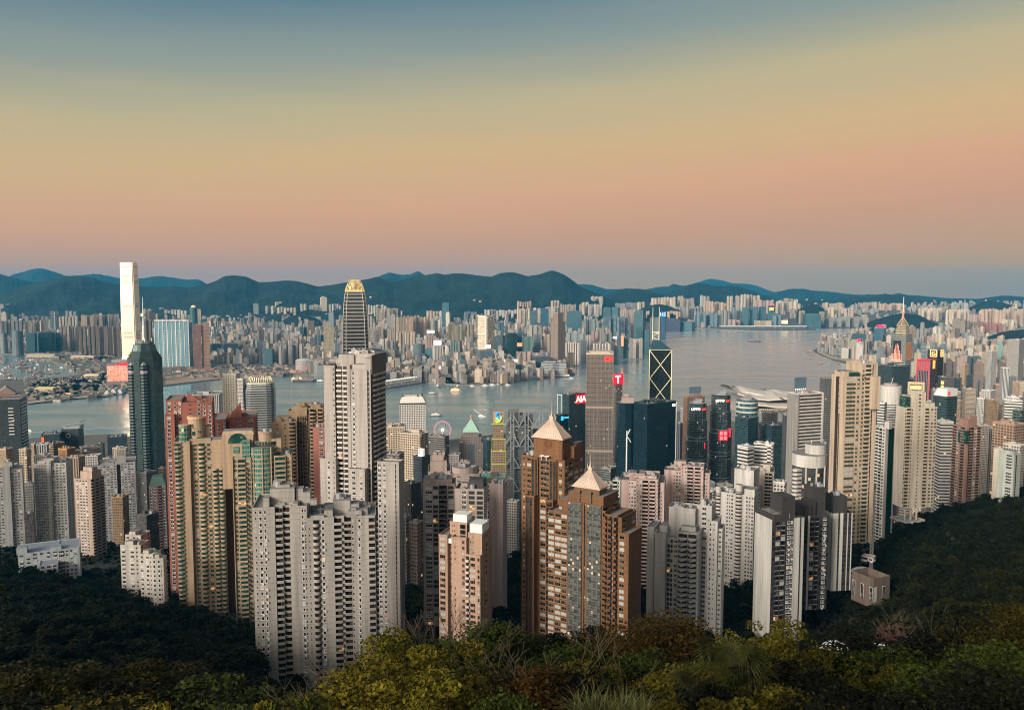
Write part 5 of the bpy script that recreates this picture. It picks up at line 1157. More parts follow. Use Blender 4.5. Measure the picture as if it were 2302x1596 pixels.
def yellow(c,x0,x1,y0,d,q,h,col,label,name='shed',cat='shed'):
 p = P(zx(c,(x0+x1)/2),zy(c,y0),d);w = (zx(c,x1)-zx(c,x0))/F*d;root = empty(name,(p.x,d,3),rng.uniform(-.25,.1),label,cat)
 mb = MB();mb.box(-w/2,w/2,0,q,0,h,0);mb.build('wall',[facade('shedwall',glass=(.2,.16,.08),du=6,dv=5,fu=.5,fv=.4,lit=.05,src=tuple(v*.7 for v in col))],root)
 mb = MB();A = [(-w/2-1,-1),(w/2+1,-1),(w/2+1,q+1),(-w/2-1,q+1)];mb.loft(A,h,[(-w/2+2,q*.3),(w/2-2,q*.3),(w/2-2,q*.7),(-w/2+2,q*.7)],h+4,0,0);mb.build('roof',[plain('roof_'+label.split()[0],col,.7)],root)
yellow(1,300,470,1215,3120,40,15,(.75,.6,.3),'yellow flat-roofed shed in the park on the left shore')
yellow(1,735,865,1060,3650,30,10,(.85,.75,.45),'pale yellow lit shed beside the boat shelter road')
yellow(1,560,625,1245,3020,18,7,(.7,.42,.15),'small orange shelter near the left breakwater')
yellow(1,225,480,852,4700,40,16,(.6,.5,.38),'long pale quay shed behind the boat shelter')
yellow(1,600,840,862,4600,40,16,(.62,.52,.4),'second long quay shed behind the boat shelter, nearer the tallest tower')
def domes():
 root = empty('glasshouse',(P(zx(1,870),0,3080).x,3080,3),0,'cluster of grey shell-roofed pavilions on the left shore','pavilion');first = None
 for i,(dx,dy,s) in enumerate([(-22,0,1),(-4,14,1.2),(16,22,1.1)]):
  mb = MB();
  for a in range(7):
   t0,t1 = math.pi*a/7,math.pi*(a+1)/7;mb.face([(9*math.cos(t0),-12,14*math.sin(t0)),(9*math.cos(t1),-12,14*math.sin(t1)),(9*math.cos(t1),14,20*math.sin(t1)),(9*math.cos(t0),14,20*math.sin(t0))])
  mb.face([(9*math.cos(math.pi*a/7),-12,14*math.sin(math.pi*a/7)) for a in range(8)]);mb.face([(9*math.cos(math.pi*a/7),14,20*math.sin(math.pi*a/7)) for a in reversed(range(8))])
  o = mb.build('shell',[plain('shell_grey',(.48,.47,.45),.6)],root,(dx,dy,0));o.scale = (s,s,s)
domes()
# striped pier terminal
def pier():
 a = G(zx(2,1115),zy(2,1192),3);b_ = G(zx(2,1450),zy(2,1142),3);root = empty('pier_terminal',(a.x,a.y,0),math.atan2(b_.y-a.y,b_.x-a.x),'long white two-storey pier terminal with regular dark openings, right of the tall grey tower','pier');L = (b_-a).length
 mb = MB();mb.box(0,L,0,62,-2,4,0);mb.box(4,L-2,4,58,4,20,1,2);mb.box(20,L-10,14,48,20,27,1,2)
 mb.build('wall',[M_QUAY,facade('pier',glass=(.18,.14,.13),du=7,dv=8.5,fu=.5,fv=.62,lit=.15,src=(.78,.72,.7)),plain('pier_roof',(.6,.57,.52),.8)],root)
 mb = MB()
 for i in range(int(L/14)): mb.box(8+i*14,12+i*14,16,40,27,29.5)
 mb.build('roof_vents',[WHITEP],root)
pier()
def conv():
 d = 2500;root = empty('convention_hall',(P(1720,0,d).x,d+30,3),0,'waterfront hall with overlapping white wing-shaped roofs beyond the twin glass towers','convention hall');o = root.location
 def sh(pts,depth,thick,zoff=0):
  k = [(P(zx(c,x),zy(c,y),d).x-o.x,P(zx(c,x),zy(c,y),d).z-o.z) for c,x,y in pts];mb = MB()
  for (a,za),(b_,zb) in zip(k,k[1:]):
   for j in range(6):
    t0,t1 = j/6,(j+1)/6
    f = lambda t: 1-.55*(2*t-1)**2*.6
    y0,y1 = -depth/2+depth*t0,-depth/2+depth*t1;g0,g1 = (1-abs(2*t0-1)**2)*9,(1-abs(2*t1-1)**2)*9
    mb.face([(a,y0,za+g0-9),(b_,y0,zb+g0-9),(b_,y1,zb+g1-9),(a,y1,za+g1-9)],0)
    mb.face([(a,y1,za+g1-9-thick),(b_,y1,zb+g1-9-thick),(b_,y0,zb+g0-9-thick),(a,y0,za+g0-9-thick)],0)
   mb.face([(a,-depth/2,za-9-thick),(b_,-depth/2,zb-9-thick),(b_,-depth/2,zb-9),(a,-depth/2,za-9)],0)
  return mb
 wh = plain('roof_shell',(.66,.6,.52),.5)
 sh([(3,1885,1178),(3,1950,1200),(3,2040,1225),(3,2150,1235),(3,2280,1225),(4,60,1215),(4,210,1240)],210,4).build('roof_shell',[wh],root)
 sh([(3,1945,1184),(3,2010,1184),(3,2090,1200),(3,2190,1222),(3,2280,1222),(4,40,1218),(4,120,1212),(4,230,1228)],120,5).build('roof_shell',[wh],root)
 sh([(3,1930,1250),(3,2020,1265),(3,2120,1275),(4,0,1285),(4,210,1290)],260,4).build('roof_shell',[wh],root)
 mb = MB();w = 190;mb.box(-85,160,-90,110,0,34,0,1);mb.build('wall',[facade('convglass',glass=(.06,.09,.1),du=4,dv=6,fu=.8,fv=.6,lit=.05,src=(.4,.38,.35)),wh],root)
 mb = MB()
 for i in range(26): mb.box(-10+i*5.5,-7+i*5.5,-106,-105,37,39)
 mb.build('eaves_lights',[emis('warm_light',(1,.75,.45),1.4)],root)
conv()
def runway():
 a = G(1622,738.5,3);b_ = G(1812,738.5,3);root = empty('cruise_terminal',(a.x,a.y,3),0,'very long low white terminal on the far runway spit','terminal');L = b_.x-a.x
 mb = MB();mb.box(0,L,0,60,0,18,1);mb.box(-10,L+5,-6,66,18,26,0);mb.build('wall',[plain('terminal_white',(.7,.68,.64),.6),plain('terminal_dark',(.1,.12,.14),.5)],root)
runway()
# spired tower on the right
def spired():
 d = 2628;b = Bld('skyscraper','banded skyscraper with pyramid roof, tall needle spire and pink lights on its front, right side','skyscraper',zx(4,1105),zx(4,1225),zx(4,1312),zy(4,715),d,1.0,base=3)
 w,q,H = b.w,b.q,b.H;mb = MB();c = w*.2
 pl = lambda k: [(k+c,k),(w-k-c,k),(w-k,k+c),(w-k,q-k-c),(w-k-c,q-k),(k+c,q-k),(k,q-k-c),(k,k+c)]
 m = facade('bandtower',glass=(.03,.045,.055),du=3,dv=6.4,fu=1.0,fv=.55,lit=0,metal=.3,src=(.42,.42,.38));gold = facade('goldband',glass=(.1,.08,.05),du=3,dv=6,fu=1,fv=.45,lit=0,src=(.5,.42,.28),metal=.3)
 mb.prism(pl(0),0,H,0,2);mb.prism(pl(5),H,b.hz(zy(4,672)),1,2);mb.prism(pl(7.5),b.hz(zy(4,672)),b.hz(zy(4,640)),1,2)
 b.child('wall',mb,[m,gold,ROOFG]);r = MB();z0,z1 = b.hz(zy(4,640)),b.hz(zy(4,572));k0 = pl(8);cxx,cyy = w/2,q/2;r.loft(k0,z0,[(cxx+(p[0]-cxx)*.12,cyy+(p[1]-cyy)*.12) for p in k0],z1,0,0)
 for p in k0[1::2]: r.bar((*p,z0),(cxx+(p[0]-cxx)*.12,cyy+(p[1]-cyy)*.12,z1),1.2,1)
 b.child('pyramid_roof',r,[plain('dark_gold_roof',(.22,.19,.15),.5,.3),plain('gold_edge',(.8,.62,.3),.4,.4)])
 s = MB();s.tube((cxx,cyy,z1-3),(cxx,cyy,b.hz(zy(4,520))),1.8,1.5,8,0);s.tube((cxx,cyy,b.hz(zy(4,522))),(cxx,cyy,b.hz(zy(4,385))),1.1,.7,8,0);b.child('spire',s,[plain('spire_white',(.8,.78,.72),.5)])
 for i in range(4):
  t = MB();z = b.hz(zy(4,575-i*15));t.tube((cxx,cyy,z),(cxx,cyy,z+3.2),3.2,3.2,10);b.child('light_ring',t,[emis('red_ring',(1,.16,.1),1.0)])
 e = MB()
 for i in range(6):
  x = w*(.24+.095*i);zt = b.hz(zy(4,[905,850,812,800,815,860][i]));e.bar((x,-.8,b.hz(zy(4,960))),(x,-.8,zt),1.3)
 for i in range(4): e.bar((w*.1,-.8,b.hz(zy(4,895+18*i))),(w*.9,-.8,b.hz(zy(4,895+18*i))),1.2 if i < 3 else 2)
 b.child('light_strips',e,[emis('peach_light',(1,.38,.26),.7)])
 dk = MB();dk.box(w*.22,w*.8,-.5,-.2,b.hz(zy(4,930)),b.hz(zy(4,770)));b.child('dark_panel',dk,[DARKM])
 dk = MB();dk.box(w+.2,w+.6,q*.28,q*.75,b.hz(zy(4,940)),b.hz(zy(4,790)));b.child('side_panel',dk,[plain('copper_panel',(.45,.2,.07),.5)])
spired()
# red-lit tower and its neighbours
b = Bld('office_tower','dark glass tower outlined with glowing red vertical lines','office tower',zx(4,1337),zx(4,1448),zx(4,1512),zy(4,940),2150,1.0,base=3)
mb = MB();mb.box(0,b.w,0,b.q,0,b.H,0,1);b.child('wall',mb,[facade('reddark',glass=(.03,.02,.03),du=2,dv=4,fu=.9,fv=.8,lit=0,metal=.3,src=(.14,.08,.09)),ROOFG]);e = MB()
for i in range(9): e.bar((b.w*i/8,-.5,0 if i in (0,8) else b.H*.86),(b.w*i/8,-.5,b.H),1.0 if i in (0,8) else .8)
e.bar((0,-.5,b.H),(b.w,-.5,b.H),1.4);e.bar((b.w,0,b.H),(b.w,b.q,b.H),1.0);b.child('light_strips',e,[emis('red_tube',(1,.05,.06),.6)])
e = MB();e.box(b.w+.3,b.w+1,b.q*.45,b.q*.75,b.H-24,b.H-2);b.child('sign',e,[emis('amber_sign',(1,.5,.08),.9)])
e = MB()
for i in range(9): e.bar((b.w*(i+.5)/8,-.3,0),(b.w*(i+.5)/8,-.3,b.H*.98),.7)
b.child('fins',e,[plain('fin_grey',(.35,.3,.32),.5)])
b = Bld('office_tower','black tower with gold square emblems, behind the red-outlined tower','office tower',zx(4,1430),zx(4,1520),zx(4,1572),zy(4,855),2300,1.0,base=3)
mb = MB();mb.box(0,b.w,0,b.q,0,b.H,0,1);b.child('wall',mb,[facade('blk',glass=(.01,.01,.012),du=2,dv=4,fu=.9,fv=.8,lit=0,src=(.03,.03,.032)),ROOFG]);e = MB()
z = b.hz(zy(4,884));x = b.w*.62
for (p,q_) in (((-9,-9),(9,-9)),((-9,9),(9,9)),((-9,-9),(-9,9)),((9,-9),(9,9)),((-4,2),(4,4)),((-4,-5),(4,-2)),((-3,4),(-5,-3)),((4,-6),(5,0))): e.bar((x+p[0],-.6,z+p[1]),(x+q_[0],-.6,z+q_[1]),2.2)
for (p,q_) in (((-5,-9),(5,-9)),((-5,9),(5,9)),((-5,-9),(-5,9)),((5,-9),(5,9)),((-3,0),(3,2))): e.bar((b.w+.6,b.q*.7+p[0],z+p[1]),(b.w+.6,b.q*.7+q_[0],z+q_[1]),2.2)
b.child('sign_emblem',e,[emis('gold_light',(1,.55,.2),.9)])
# ------------------------------------------------------------------ near towers, storey by storey
def ZX(c,x): return zx(c,x)
def crown(b,c,x0,x1,yt,y0f,y1f,z0,mi=0,cap=1,mb=None):
 """a roof block between picture columns x0..x1 reaching row yt"""
 (mb or b.wall).box(b.fx(zx(c,x0)),b.fx(zx(c,x1)),b.q*y0f,b.q*y1f,z0-.05,b.hz(zy(c,yt)),mi,cap)
def V(b,c,x0,x1,yt,A,y0=0.0,y1=1.0,zb=0.0,**k):
 b.vol(b.fx(zx(c,x0)),b.fx(zx(c,x1)),y0 if abs(y0) > 1 else b.q*y0,b.q*y1,zb,b.hz(zy(c,yt)),A,**k)
GREY = wallmat((.43,.405,.37),3.0);GREY2 = wallmat((.47,.435,.40),3.05,.3);PINKR = wallmat((.40,.135,.095),3.0,.25);CREAM = wallmat((.52,.385,.26),3.0,.25);TAN = wallmat((.42,.3,.19),3.0,.3)
MAUVE = wallmat((.46,.38,.345),3.0,.3);PEACH = wallmat((.50,.33,.24),3.0,.2);BROWN = wallmat((.20,.095,.04),3.0,.5);LPINK = wallmat((.64,.47,.42),3.0,.2);LGREY = wallmat((.60,.585,.56),3.0,.15)
WHT = wallmat((.66,.64,.60),3.0,.2);BEI = wallmat((.60,.48,.36),3.0,.12);CRM = wallmat((.74,.66,.54),3.0,.2);CHAR = wallmat((.05,.045,.045),3.0,.3);PALE = wallmat((.60,.59,.55),3.0,.1)
BRP = wallmat((.36,.22,.17),3.0,.3);GRNW = wallmat((.5,.55,.5),3.0,.2)
BLKG = facade('blackrecess',glass=(.012,.013,.014),du=2.0,dv=3.0,fu=.85,fv=.7,lit=.01,src=(.035,.033,.033),var=.7)
GRG = facade('greenbay',glass=(.02,.11,.09),du=1.5,dv=3.0,fu=.85,fv=.7,lit=.01,src=(.25,.28,.22),metal=.2,var=.7)
CUG = facade('curtained_bay',glass=(.03,.035,.035),du=1.25,dv=1.55,fu=.82,fv=.84,lit=.05,src=(.04,.035,.025),var=1.5)
AP = 'apartment_tower';AC = 'apartment tower'
# twin grey block in front
b = Bld(AP,'nearest grey concrete apartment twin block with stacked zigzag balconies and terraced roof, left of centre',AC,zx(6,-56),zx(6,1030),zx(6,1030),zy(6,1075),385,dp=26,base=gz(-70,385)-18)
V(b,6,-56,425,1075,'W18 z20 W16 w34 W10 w26 W62 W12 b68:-1.6 b62:-2.6 W18:-1 W84 w28 z20 W6',parapet=1.1)
V(b,6,425,1030,1185,'W12 z14 W20 B56 W10 w30 W66 W8 b62:-1.2 W20:-1.2 b58:-2.4 z22:-1 W30 w26 W62 b56:.6 W4',B='b1 W1 b1 W1 b1 W1',y1=.94,parapet=1.1)
z = b.hz(zy(6,1075));z2 = b.hz(zy(6,1185))
crown(b,6,90,310,925,.2,.62,z);crown(b,6,150,265,905,.3,.5,b.hz(zy(6,925)));crown(b,6,320,385,940,.25,.5,z);crown(b,6,380,450,965,.2,.55,z);crown(b,6,40,92,985,.05,.3,z);crown(b,6,300,345,1035,.02,.25,z);crown(b,6,460,515,1005,-.04,.1,b.hz(zy(6,1050)))
crown(b,6,575,650,1120,.1,.6,z2);crown(b,6,650,805,1062,.3,.75,z2);crown(b,6,810,885,1100,.3,.6,z2);crown(b,6,440,575,1155,.05,.2,z2);crown(b,6,470,540,1165,.3,.6,z2);crown(b,6,905,960,1140,.2,.5,z2)
b.rooftop(b.fx(zx(6,100)),b.fx(zx(6,300)),b.q*.25,b.q*.55,b.hz(zy(6,925)),3,2.2);b.rooftop(b.fx(zx(6,0)),b.fx(zx(6,420)),b.q*.02,b.q*.95,z,5,2.4,4);b.rooftop(b.fx(zx(6,450)),b.fx(zx(6,1010)),b.q*.05,b.q*.9,z2,6,2.6,5);b.rooftop(b.fx(zx(6,660)),b.fx(zx(6,790)),b.q*.35,b.q*.7,b.hz(zy(6,1062)),2,1.8,6)
b.litp = .022;b.glass = paneglass('deep_window',(.012,.009,.008),(.12,.08,.06),.25);b.done(GREY,GREY,GREY)
# tall grey tower
b = Bld(AP,'tallest near apartment tower, pale grey with black balcony strip and dark right side',AC,zx(6,570),zx(6,985),zx(6,1115),zy(2,905),470,.8,base=198)
def vv(x0,x1,y,A,**k):
 c_,yy = (2,y) if y > 0 else (6,-y);b.vol(b.fx(zx(6,x0)),b.fx(zx(6,x1)),k.pop('ya',0),k.pop('yb',b.q),k.pop('zb',0),b.hz(zy(c_,yy)),A,**k)
vv(570,668,1010,'W78 z20',yb=b.q*.85);vv(668,805,1000,'D12:-2 b46:-1.6 W8:-1.6 b44:-1.2 W28:.3',yb=b.q*.9,bal=(1.6,'box'));vv(805,985,1040,'W10 w32 W100 o18:-.4 W12',B='D1 b3 D.6 b3 D1',yb=b.q)  # right face in near-black strips, its shade put into the colour
z = b.hz(zy(2,1035))
for x0,x1,y,a,e in ((668,805,905,.25,.9),(800,985,895,.3,1.0),(620,665,950,.4,.8),(805,950,985,.05,.3),(930,985,925,.02,.3)): b.wall.box(b.fx(zx(6,x0)),b.fx(zx(6,x1)),b.q*a,b.q*e,z-6,b.hz(zy(2,y)),0,1)
b.trim.box(b.w+.1,b.w+.8,b.q*.02,b.q*.98,z-2,b.hz(zy(2,900)))  # dark sheet paints shade on the crown's right side
b.rooftop(b.fx(zx(6,690)),b.fx(zx(6,970)),b.q*.4,b.q*.9,b.hz(zy(2,903)),3,2.5,3)
b.rf.tube((b.fx(zx(6,800)),b.q*.5,b.hz(zy(2,905))),(b.fx(zx(6,800)),b.q*.5,b.hz(zy(2,870))),.8,.6,6,2);b.rf.box(b.fx(zx(6,790)),b.fx(zx(6,835)),b.q*.4,b.q*.6,b.hz(zy(2,905)),b.hz(zy(2,885)),2,2)
# lower wings
vv(545,682,-690,'W60 w32 W22 z14 W8',ya=-3,yb=b.q*.7);vv(805,948,-765,'W22 w48 W24 z34 W14',ya=-4.5,yb=-.05,B='W1');vv(668,803,-1040,'g50 D16 g40',ya=-1.5,yb=-1.45) if 0 else None
b.vol(b.fx(zx(6,1040)),b.fx(zx(6,1232)),-1.0,b.q*.3,0,b.hz(zy(6,700)),'w40 W8 w34 W78 o10 W26')
b.trim.box(b.fx(zx(6,822)),b.fx(zx(6,905)),-4.2,-2.2,b.hz(zy(6,765)),b.hz(zy(6,748)))
b.glass = plain('brown_window',(.03,.024,.02),.2,0,.4);b.litp = .012;b.done(GREY2,plain('balcony_grey',(.5,.47,.43)),plain('dark_band',(.12,.11,.1)),BLKG,openm=plain('black_shade_panel',(.012,.009,.009),.4))
# brown pyramid-roofed pair
PR = plain('tile_pink',(.52,.41,.33),.7,0,.08)
def pyr(b,x0,x1,y0,y1,z0,zt,ribs=14,name='pyramid_roof'):
 mb = MB();cx_,cy_ = (x0+x1)/2,(y0+y1)/2;k = .13;A = [(x0,y0),(x1,y0),(x1,y1),(x0,y1)];T = [(cx_+(p[0]-cx_)*k,cy_+(p[1]-cy_)*k) for p in A]
 mb.box(x0-.4,x1+.4,y0-.4,y1+.4,z0-.6,z0-.01);mb.loft(A,z0,T,zt,0,0)
 for i in range(4):
  a,c_ = A[i],A[(i+1) % 4];ta,tc = T[i],T[(i+1) % 4]
  for j in range(ribs+1): t = j/ribs;mb.bar((a[0]+(c_[0]-a[0])*t,a[1]+(c_[1]-a[1])*t,z0+.1),(ta[0]+(tc[0]-ta[0])*t,ta[1]+(tc[1]-ta[1])*t,zt+.1),.28)
 mb.box(T[0][0],T[1][0],T[0][1],T[2][1],zt,zt+1.6);h = (zt-z0)
 mb.box(cx_-.5,cx_+.5,cy_-.5,cy_+.5,zt+1.6,zt+2.6);mb.tube((cx_,cy_,zt+2.6),(cx_,cy_,zt+4.6),.32,.2,8);mb.tube((cx_,cy_,zt+4.6),(cx_,cy_,zt+h*1.1),.13,.05,6)
 for a in (-1.6,1.6): mb.tube((cx_+a,cy_,zt+1),(cx_+a,cy_,zt+3.4),.2,.1,5)
 b.child(name,mb,[PR])
WARMF = plain('window_frame_brown',(.3,.2,.12),.6)
b = Bld(AP,'taller left tower of the brown-tiled pair, pale pyramid roof with needle and white dishes',AC,zx(7,18),zx(7,420),zx(7,590),zy(7,705),432,.75,base=gz(0,432)-6)
b.frame = WARMF
V(b,7,18,135,705,'W8 z18 W10 v48 W6',y0=.12,B='w1 W1 w1 W1');V(b,7,130,420,705,'W6 m56:.9 W12 v84 W8 m58:.9 W10 w40 W14',B='w1 v1.4 W.4 v1.4 W.3 w1 W.3',parapet=1.2)
V(b,7,108,190,1035,'W6 m54 W10',y0=-4.5,y1=-.003,zb=0);V(b,7,285,350,1050,'W6 o50 W6',y0=-4.0,y1=-.003)
z = b.hz(zy(7,705));zc = b.hz(zy(7,512));x0,x1 = b.fx(zx(7,140)),b.fx(zx(7,392))
b.vol(x0,x1,b.q*.04,b.q*.42,z-.05,zc,'W1',B='W1 o1 W1',parapet=0);
for i in range(int((zc-z)/1.1)): b.trim.box(x0-.12,x1+.12,b.q*.04-.12,b.q*.42+.1,z+1.1*i+.5,z+1.1*i+.75)
b.wall.box(x1,b.w*1.02,b.q*.43,b.q*.95,z-.03,b.hz(zy(7,590)),0,1);b.wall.box(b.w*.9,b.w+.5,b.q*.55,b.q*.9,b.hz(zy(7,592)),b.hz(zy(7,565)),0,1)
e = MB();cx_ = b.fx(zx(7,268));ze = b.hz(zy(7,558))
for i in range(16):
 a,c_ = i*.3927,(i+1)*.3927
 for rr in (2.3,1.7): e.bar((cx_+rr*math.cos(a),b.q*.04-.25,ze+rr*math.sin(a)),(cx_+rr*math.cos(c_),b.q*.04-.25,ze+rr*math.sin(c_)),.22)
for i in range(4): a,c_ = i*1.5708,(i+1)*1.5708;e.bar((cx_+1.2*math.cos(a),b.q*.04-.25,ze+1.2*math.sin(a)),(cx_+1.2*math.cos(c_),b.q*.04-.25,ze+1.2*math.sin(c_)),.3)
b.child('wall_emblem',e,[plain('emblem_brown',(.16,.07,.025))])
pyr(b,x0-.6,x1+.5,b.q*.04-.6,b.q*.42+.5,zc+.6,b.hz(zy(7,350)))
dsh = MB()
for x in (225,268):
 X = b.fx(zx(7,x));
 for j in range(2): dsh.loft(circ(X,b.q*.0-1.0,.3+.9*j,14),z+1.6+.3*j,circ(X,b.q*0-1.0,1.2+.45*j,14),z+1.9+.5*j,0)
 dsh.tube((X,-1,z),(X,-1,z+1.7),.15)
b.child('satellite_dish',dsh,[WHITEP]);b.rooftop(b.fx(zx(7,20)),b.fx(zx(7,130)),b.q*.2,b.q*.9,z,2,2);b.litp = .02;b.curtp = .3
b.done(BROWN,BROWN,plain('brown_course',(.22,.1,.035)),facade('darkbay',glass=(.015,.013,.012),du=1.3,dv=1.5,fu=.8,fv=.8,lit=0,src=(.05,.035,.025),var=.6))
b = Bld(AP,'shorter right tower of the brown-tiled pair, with tall curtained glass bays',AC,zx(7,275),zx(7,757),zx(7,905),zy(7,1190),400,.6,base=gz(0,400)-8)
b.frame = WARMF
V(b,7,275,450,1215,'v55 W4 v55 v52 W6',parapet=1.0,B='W1');V(b,7,450,757,1095,'W6 g118:.5 W16 D12:-.8 W18 g120:.5 W10',B='b2 z.7 W.4 b2 z.7',parapet=.6);V(b,7,757,905,1190,'W1',y0=.12,y1=1.0,B='w1 W1 w1')
b.vol(b.fx(zx(7,757)),b.fx(zx(7,872)),b.q*.08,b.q*.9,0,b.hz(zy(7,1175)),'b28 W5 b34 W4 z10 b28',B='W1 w1 W1');b.vol(b.fx(zx(7,885)),b.fx(zx(7,980)),b.q*.05,b.q*.85,0,b.hz(zy(7,1315)),'W12 v46 W36',B='W1')
z = b.hz(zy(7,1095));zc = b.hz(zy(7,958));x0,x1 = b.fx(zx(7,488)),b.fx(zx(7,712));b.vol(x0,x1,b.q*.08,b.q*.5,z-.05,zc,'W1',B='W1 g2 W1',parapet=0);b.wall.box(b.fx(zx(7,450)),b.fx(zx(7,757)),b.q*.02,b.q*.9,z-.02,b.hz(zy(7,1010)),0,1)
for i in range(int((zc-z)/1.0)): b.trim.box(x0-.1,x1+.1,b.q*.08-.1,b.q*.5+.1,z+i+.5,z+i+.72)
for t in (.28,.72):
 X = x0+(x1-x0)*t;b.trim.box(X-.3,X+.3,b.q*.0-.4,b.q*.08,z,z+(zc-z)*.8)
pyr(b,x0-.5,x1+.5,b.q*.08-.5,b.q*.5+.4,zc+.6,b.hz(zy(7,812)))
b.rooftop(b.fx(zx(7,350)),b.fx(zx(7,445)),b.q*.1,b.q*.9,b.hz(zy(7,1190)),3,3);b.wall.box(b.fx(zx(7,345)),b.fx(zx(7,448)),b.q*.15,b.q*.8,b.hz(zy(7,1215))-.1,b.hz(zy(7,1100)),0,1)
b.litp = .03;b.curtp = .5;b.done(BROWN,BROWN,plain('bay_spandrel',(.11,.1,.075)),CUG)
# red-pink complex
b = Bld(AP,'terracotta-red apartment tower with stepped top, left of the cream tower with round rooftop',AC,zx(5,1456),zx(5,1872),zx(5,1890),zy(5,150),585,dp=26)
V(b,5,1463,1602,152,'W8 w40 W16 w32 W8 w30 W6');V(b,5,1602,1872,172,'W60 z28 W40 w44 W12 w26 W14 w38 W4',y0=-3);V(b,5,1455,1538,272,'W10 w46 W24',y0=-4,y1=-.002)
for x0,x1,y in ((1700,1770,130),(1470,1590,150),(1780,1870,148)): b.wall.box(b.fx(zx(5,x0)),b.fx(zx(5,x1)),b.q*.2,b.q*.6,b.hz(zy(5,175)),b.hz(zy(5,y)),0,1)
e = MB();X = b.fx(zx(5,1672));zz = b.hz(zy(5,165));e.face([(X-2,4,zz),(X+8,4,zz),(X-2,4,b.hz(zy(5,85)))]);e.face([(X-2,5,b.hz(zy(5,85))),(X+8,5,zz),(X-2,5,zz)]);b.child('roof_fin',e,[PINKR]);b.rooftop(b.fx(zx(5,1610)),b.fx(zx(5,1860)),0,b.q*.8,b.hz(zy(5,172)),3,3,mast=8);b.litp = .01;b.done(PINKR,glzm=BLKG)
b = Bld(AP,'second terracotta-red apartment tower with sloped rooftop fin, between cream complex and tan tower',AC,zx(5,1872),zx(5,2258),zx(5,2270),zy(5,300),640,dp=24)
V(b,5,1865,1990,322,'w30 W12 w36 W20 w24');V(b,5,1990,2030,360,'W10 w20 W10',y0=.2);V(b,5,2025,2258,305,'W60 w34 W10 W30 w26 w26 W20',y0=-2)
e = MB();X = b.fx(zx(5,2000));zz = b.hz(zy(5,320));e.face([(X,2,zz),(X+11,2,zz+2),(X+10,2,zz+13)]);e.face([(X+10,6,zz+13),(X+11,6,zz+2),(X,6,zz)]);e.face([(X,2,zz),(X+10,2,zz+13),(X+10,6,zz+13),(X,6,zz)]);b.child('roof_fin',e,[PINKR]);b.rooftop(b.fx(zx(5,2060)),b.fx(zx(5,2240)),0,b.q*.8,b.hz(zy(5,305)),3,2.5,mast=6);b.litp = .01;b.done(PINKR,glzm=BLKG)
# cream complex
b = Bld(AP,'cream apartment tower with round rooftop drum, in front of the terracotta tower',AC,zx(5,1535),zx(5,2036),zx(5,2045),zy(5,505),540,dp=26)
b.glass = GLASSG;b.frame = CREAM
V(b,5,1535,1672,508,'c64:.3 W74',bal=(1.2,'box'));V(b,5,1672,1868,520,'W22:-3 w46:-2 W6:-2 B62 W6 w48 W6',bal=(1.5,'box'));V(b,5,1868,1972,600,'B52:.5 B48:.5',bal=(1.4,'box'));V(b,5,1972,2036,600,'D1',y0=.35)
zb = b.hz(zy(5,520));X0,X1 = b.fx(zx(5,1655)),b.fx(zx(5,1815));r_ = (X1-X0)/2;zt = b.hz(zy(5,312));mb = b.wall;mb.prism(circ((X0+X1)/2,r_+1,r_,20),zb-1,zt,0,1);mb.prism(circ((X0+X1)/2,r_+1,r_+.6,20),zt,zt+1.4,2,2,True);mb.prism(circ((X0+X1)/2,r_+1,r_*.7,16),zt+.2,zt+1.8,1,1)
mb.box(X1-1,X1+2.5,r_,r_*2.2,zb,b.hz(zy(5,385)),0,1);mb.box(b.fx(zx(5,1665)),X1+3,1,r_,zb-1,b.hz(zy(5,480)),0,1)
g = MB();g.prism(circ(b.fx(zx(5,1628)),3.2,3.6,12),b.hz(zy(5,505)),b.hz(zy(5,360)),0,1);g.prism(circ(b.fx(zx(5,1628)),3.2,3.9,12),b.hz(zy(5,366)),b.hz(zy(5,356)),1,1,True);b.child('glass_turret',g,[GRG,CREAM])
for x,y in ((1705,370),(1712,435),(1760,425),(1690,485),(1755,485)): b.wins.append((b.fx(zx(5,x)),.95+abs(b.fx(zx(5,x))-(X0+X1)/2)**2/r_/2,b.hz(zy(5,y)),0,2.4,2.4,'win'))
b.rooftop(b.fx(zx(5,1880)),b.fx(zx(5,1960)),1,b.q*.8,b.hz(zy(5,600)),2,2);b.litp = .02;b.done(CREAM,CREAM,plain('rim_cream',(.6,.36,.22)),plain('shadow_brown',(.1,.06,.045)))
b = Bld(AP,'cream apartment tower with curved green-glass bay and rotunda on its roof',AC,zx(5,2045),zx(5,2570),zx(5,2580),zy(5,640),520,dp=28,base=172)
b.glass = GLASSG;b.frame = CREAM
V(b,5,2045,2215,655,'W6 w40:-1 b70:.4 W6 w44',bal=(1.4,'box'));V(b,5,2415,2570,648,'W6 b84:.8 w30 W16',bal=(1.6,'box'))
X0,X1 = b.fx(zx(5,2200)),b.fx(zx(5,2425));r_ = (X1-X0)/2;cxx = (X0+X1)/2;zt = b.hz(zy(5,560));N_ = int(zt/3.0);g = MB();g.prism(circ(cxx,r_*.55,r_,24,r_*.8),0,zt,0,1);b.child('curved_bay',g,[GRG,ROOFG]);g = MB()
for i in range(N_): g.prism(circ(cxx,r_*.55,r_+.25,24,r_*.8+.25),i*3.0+.1,i*3.0+.75,0,0,True)
for a in (-2.3,-1.57,-.85): g.bar((cxx+(r_+.3)*math.cos(a),r_*.55+(r_*.8+.3)*math.sin(a),0),(cxx+(r_+.3)*math.cos(a),r_*.55+(r_*.8+.3)*math.sin(a),zt),.6)
b.child('bay_bands',g,[CREAM])
z6 = lambda y: b.hz(zy(5,y));mb = b.wall
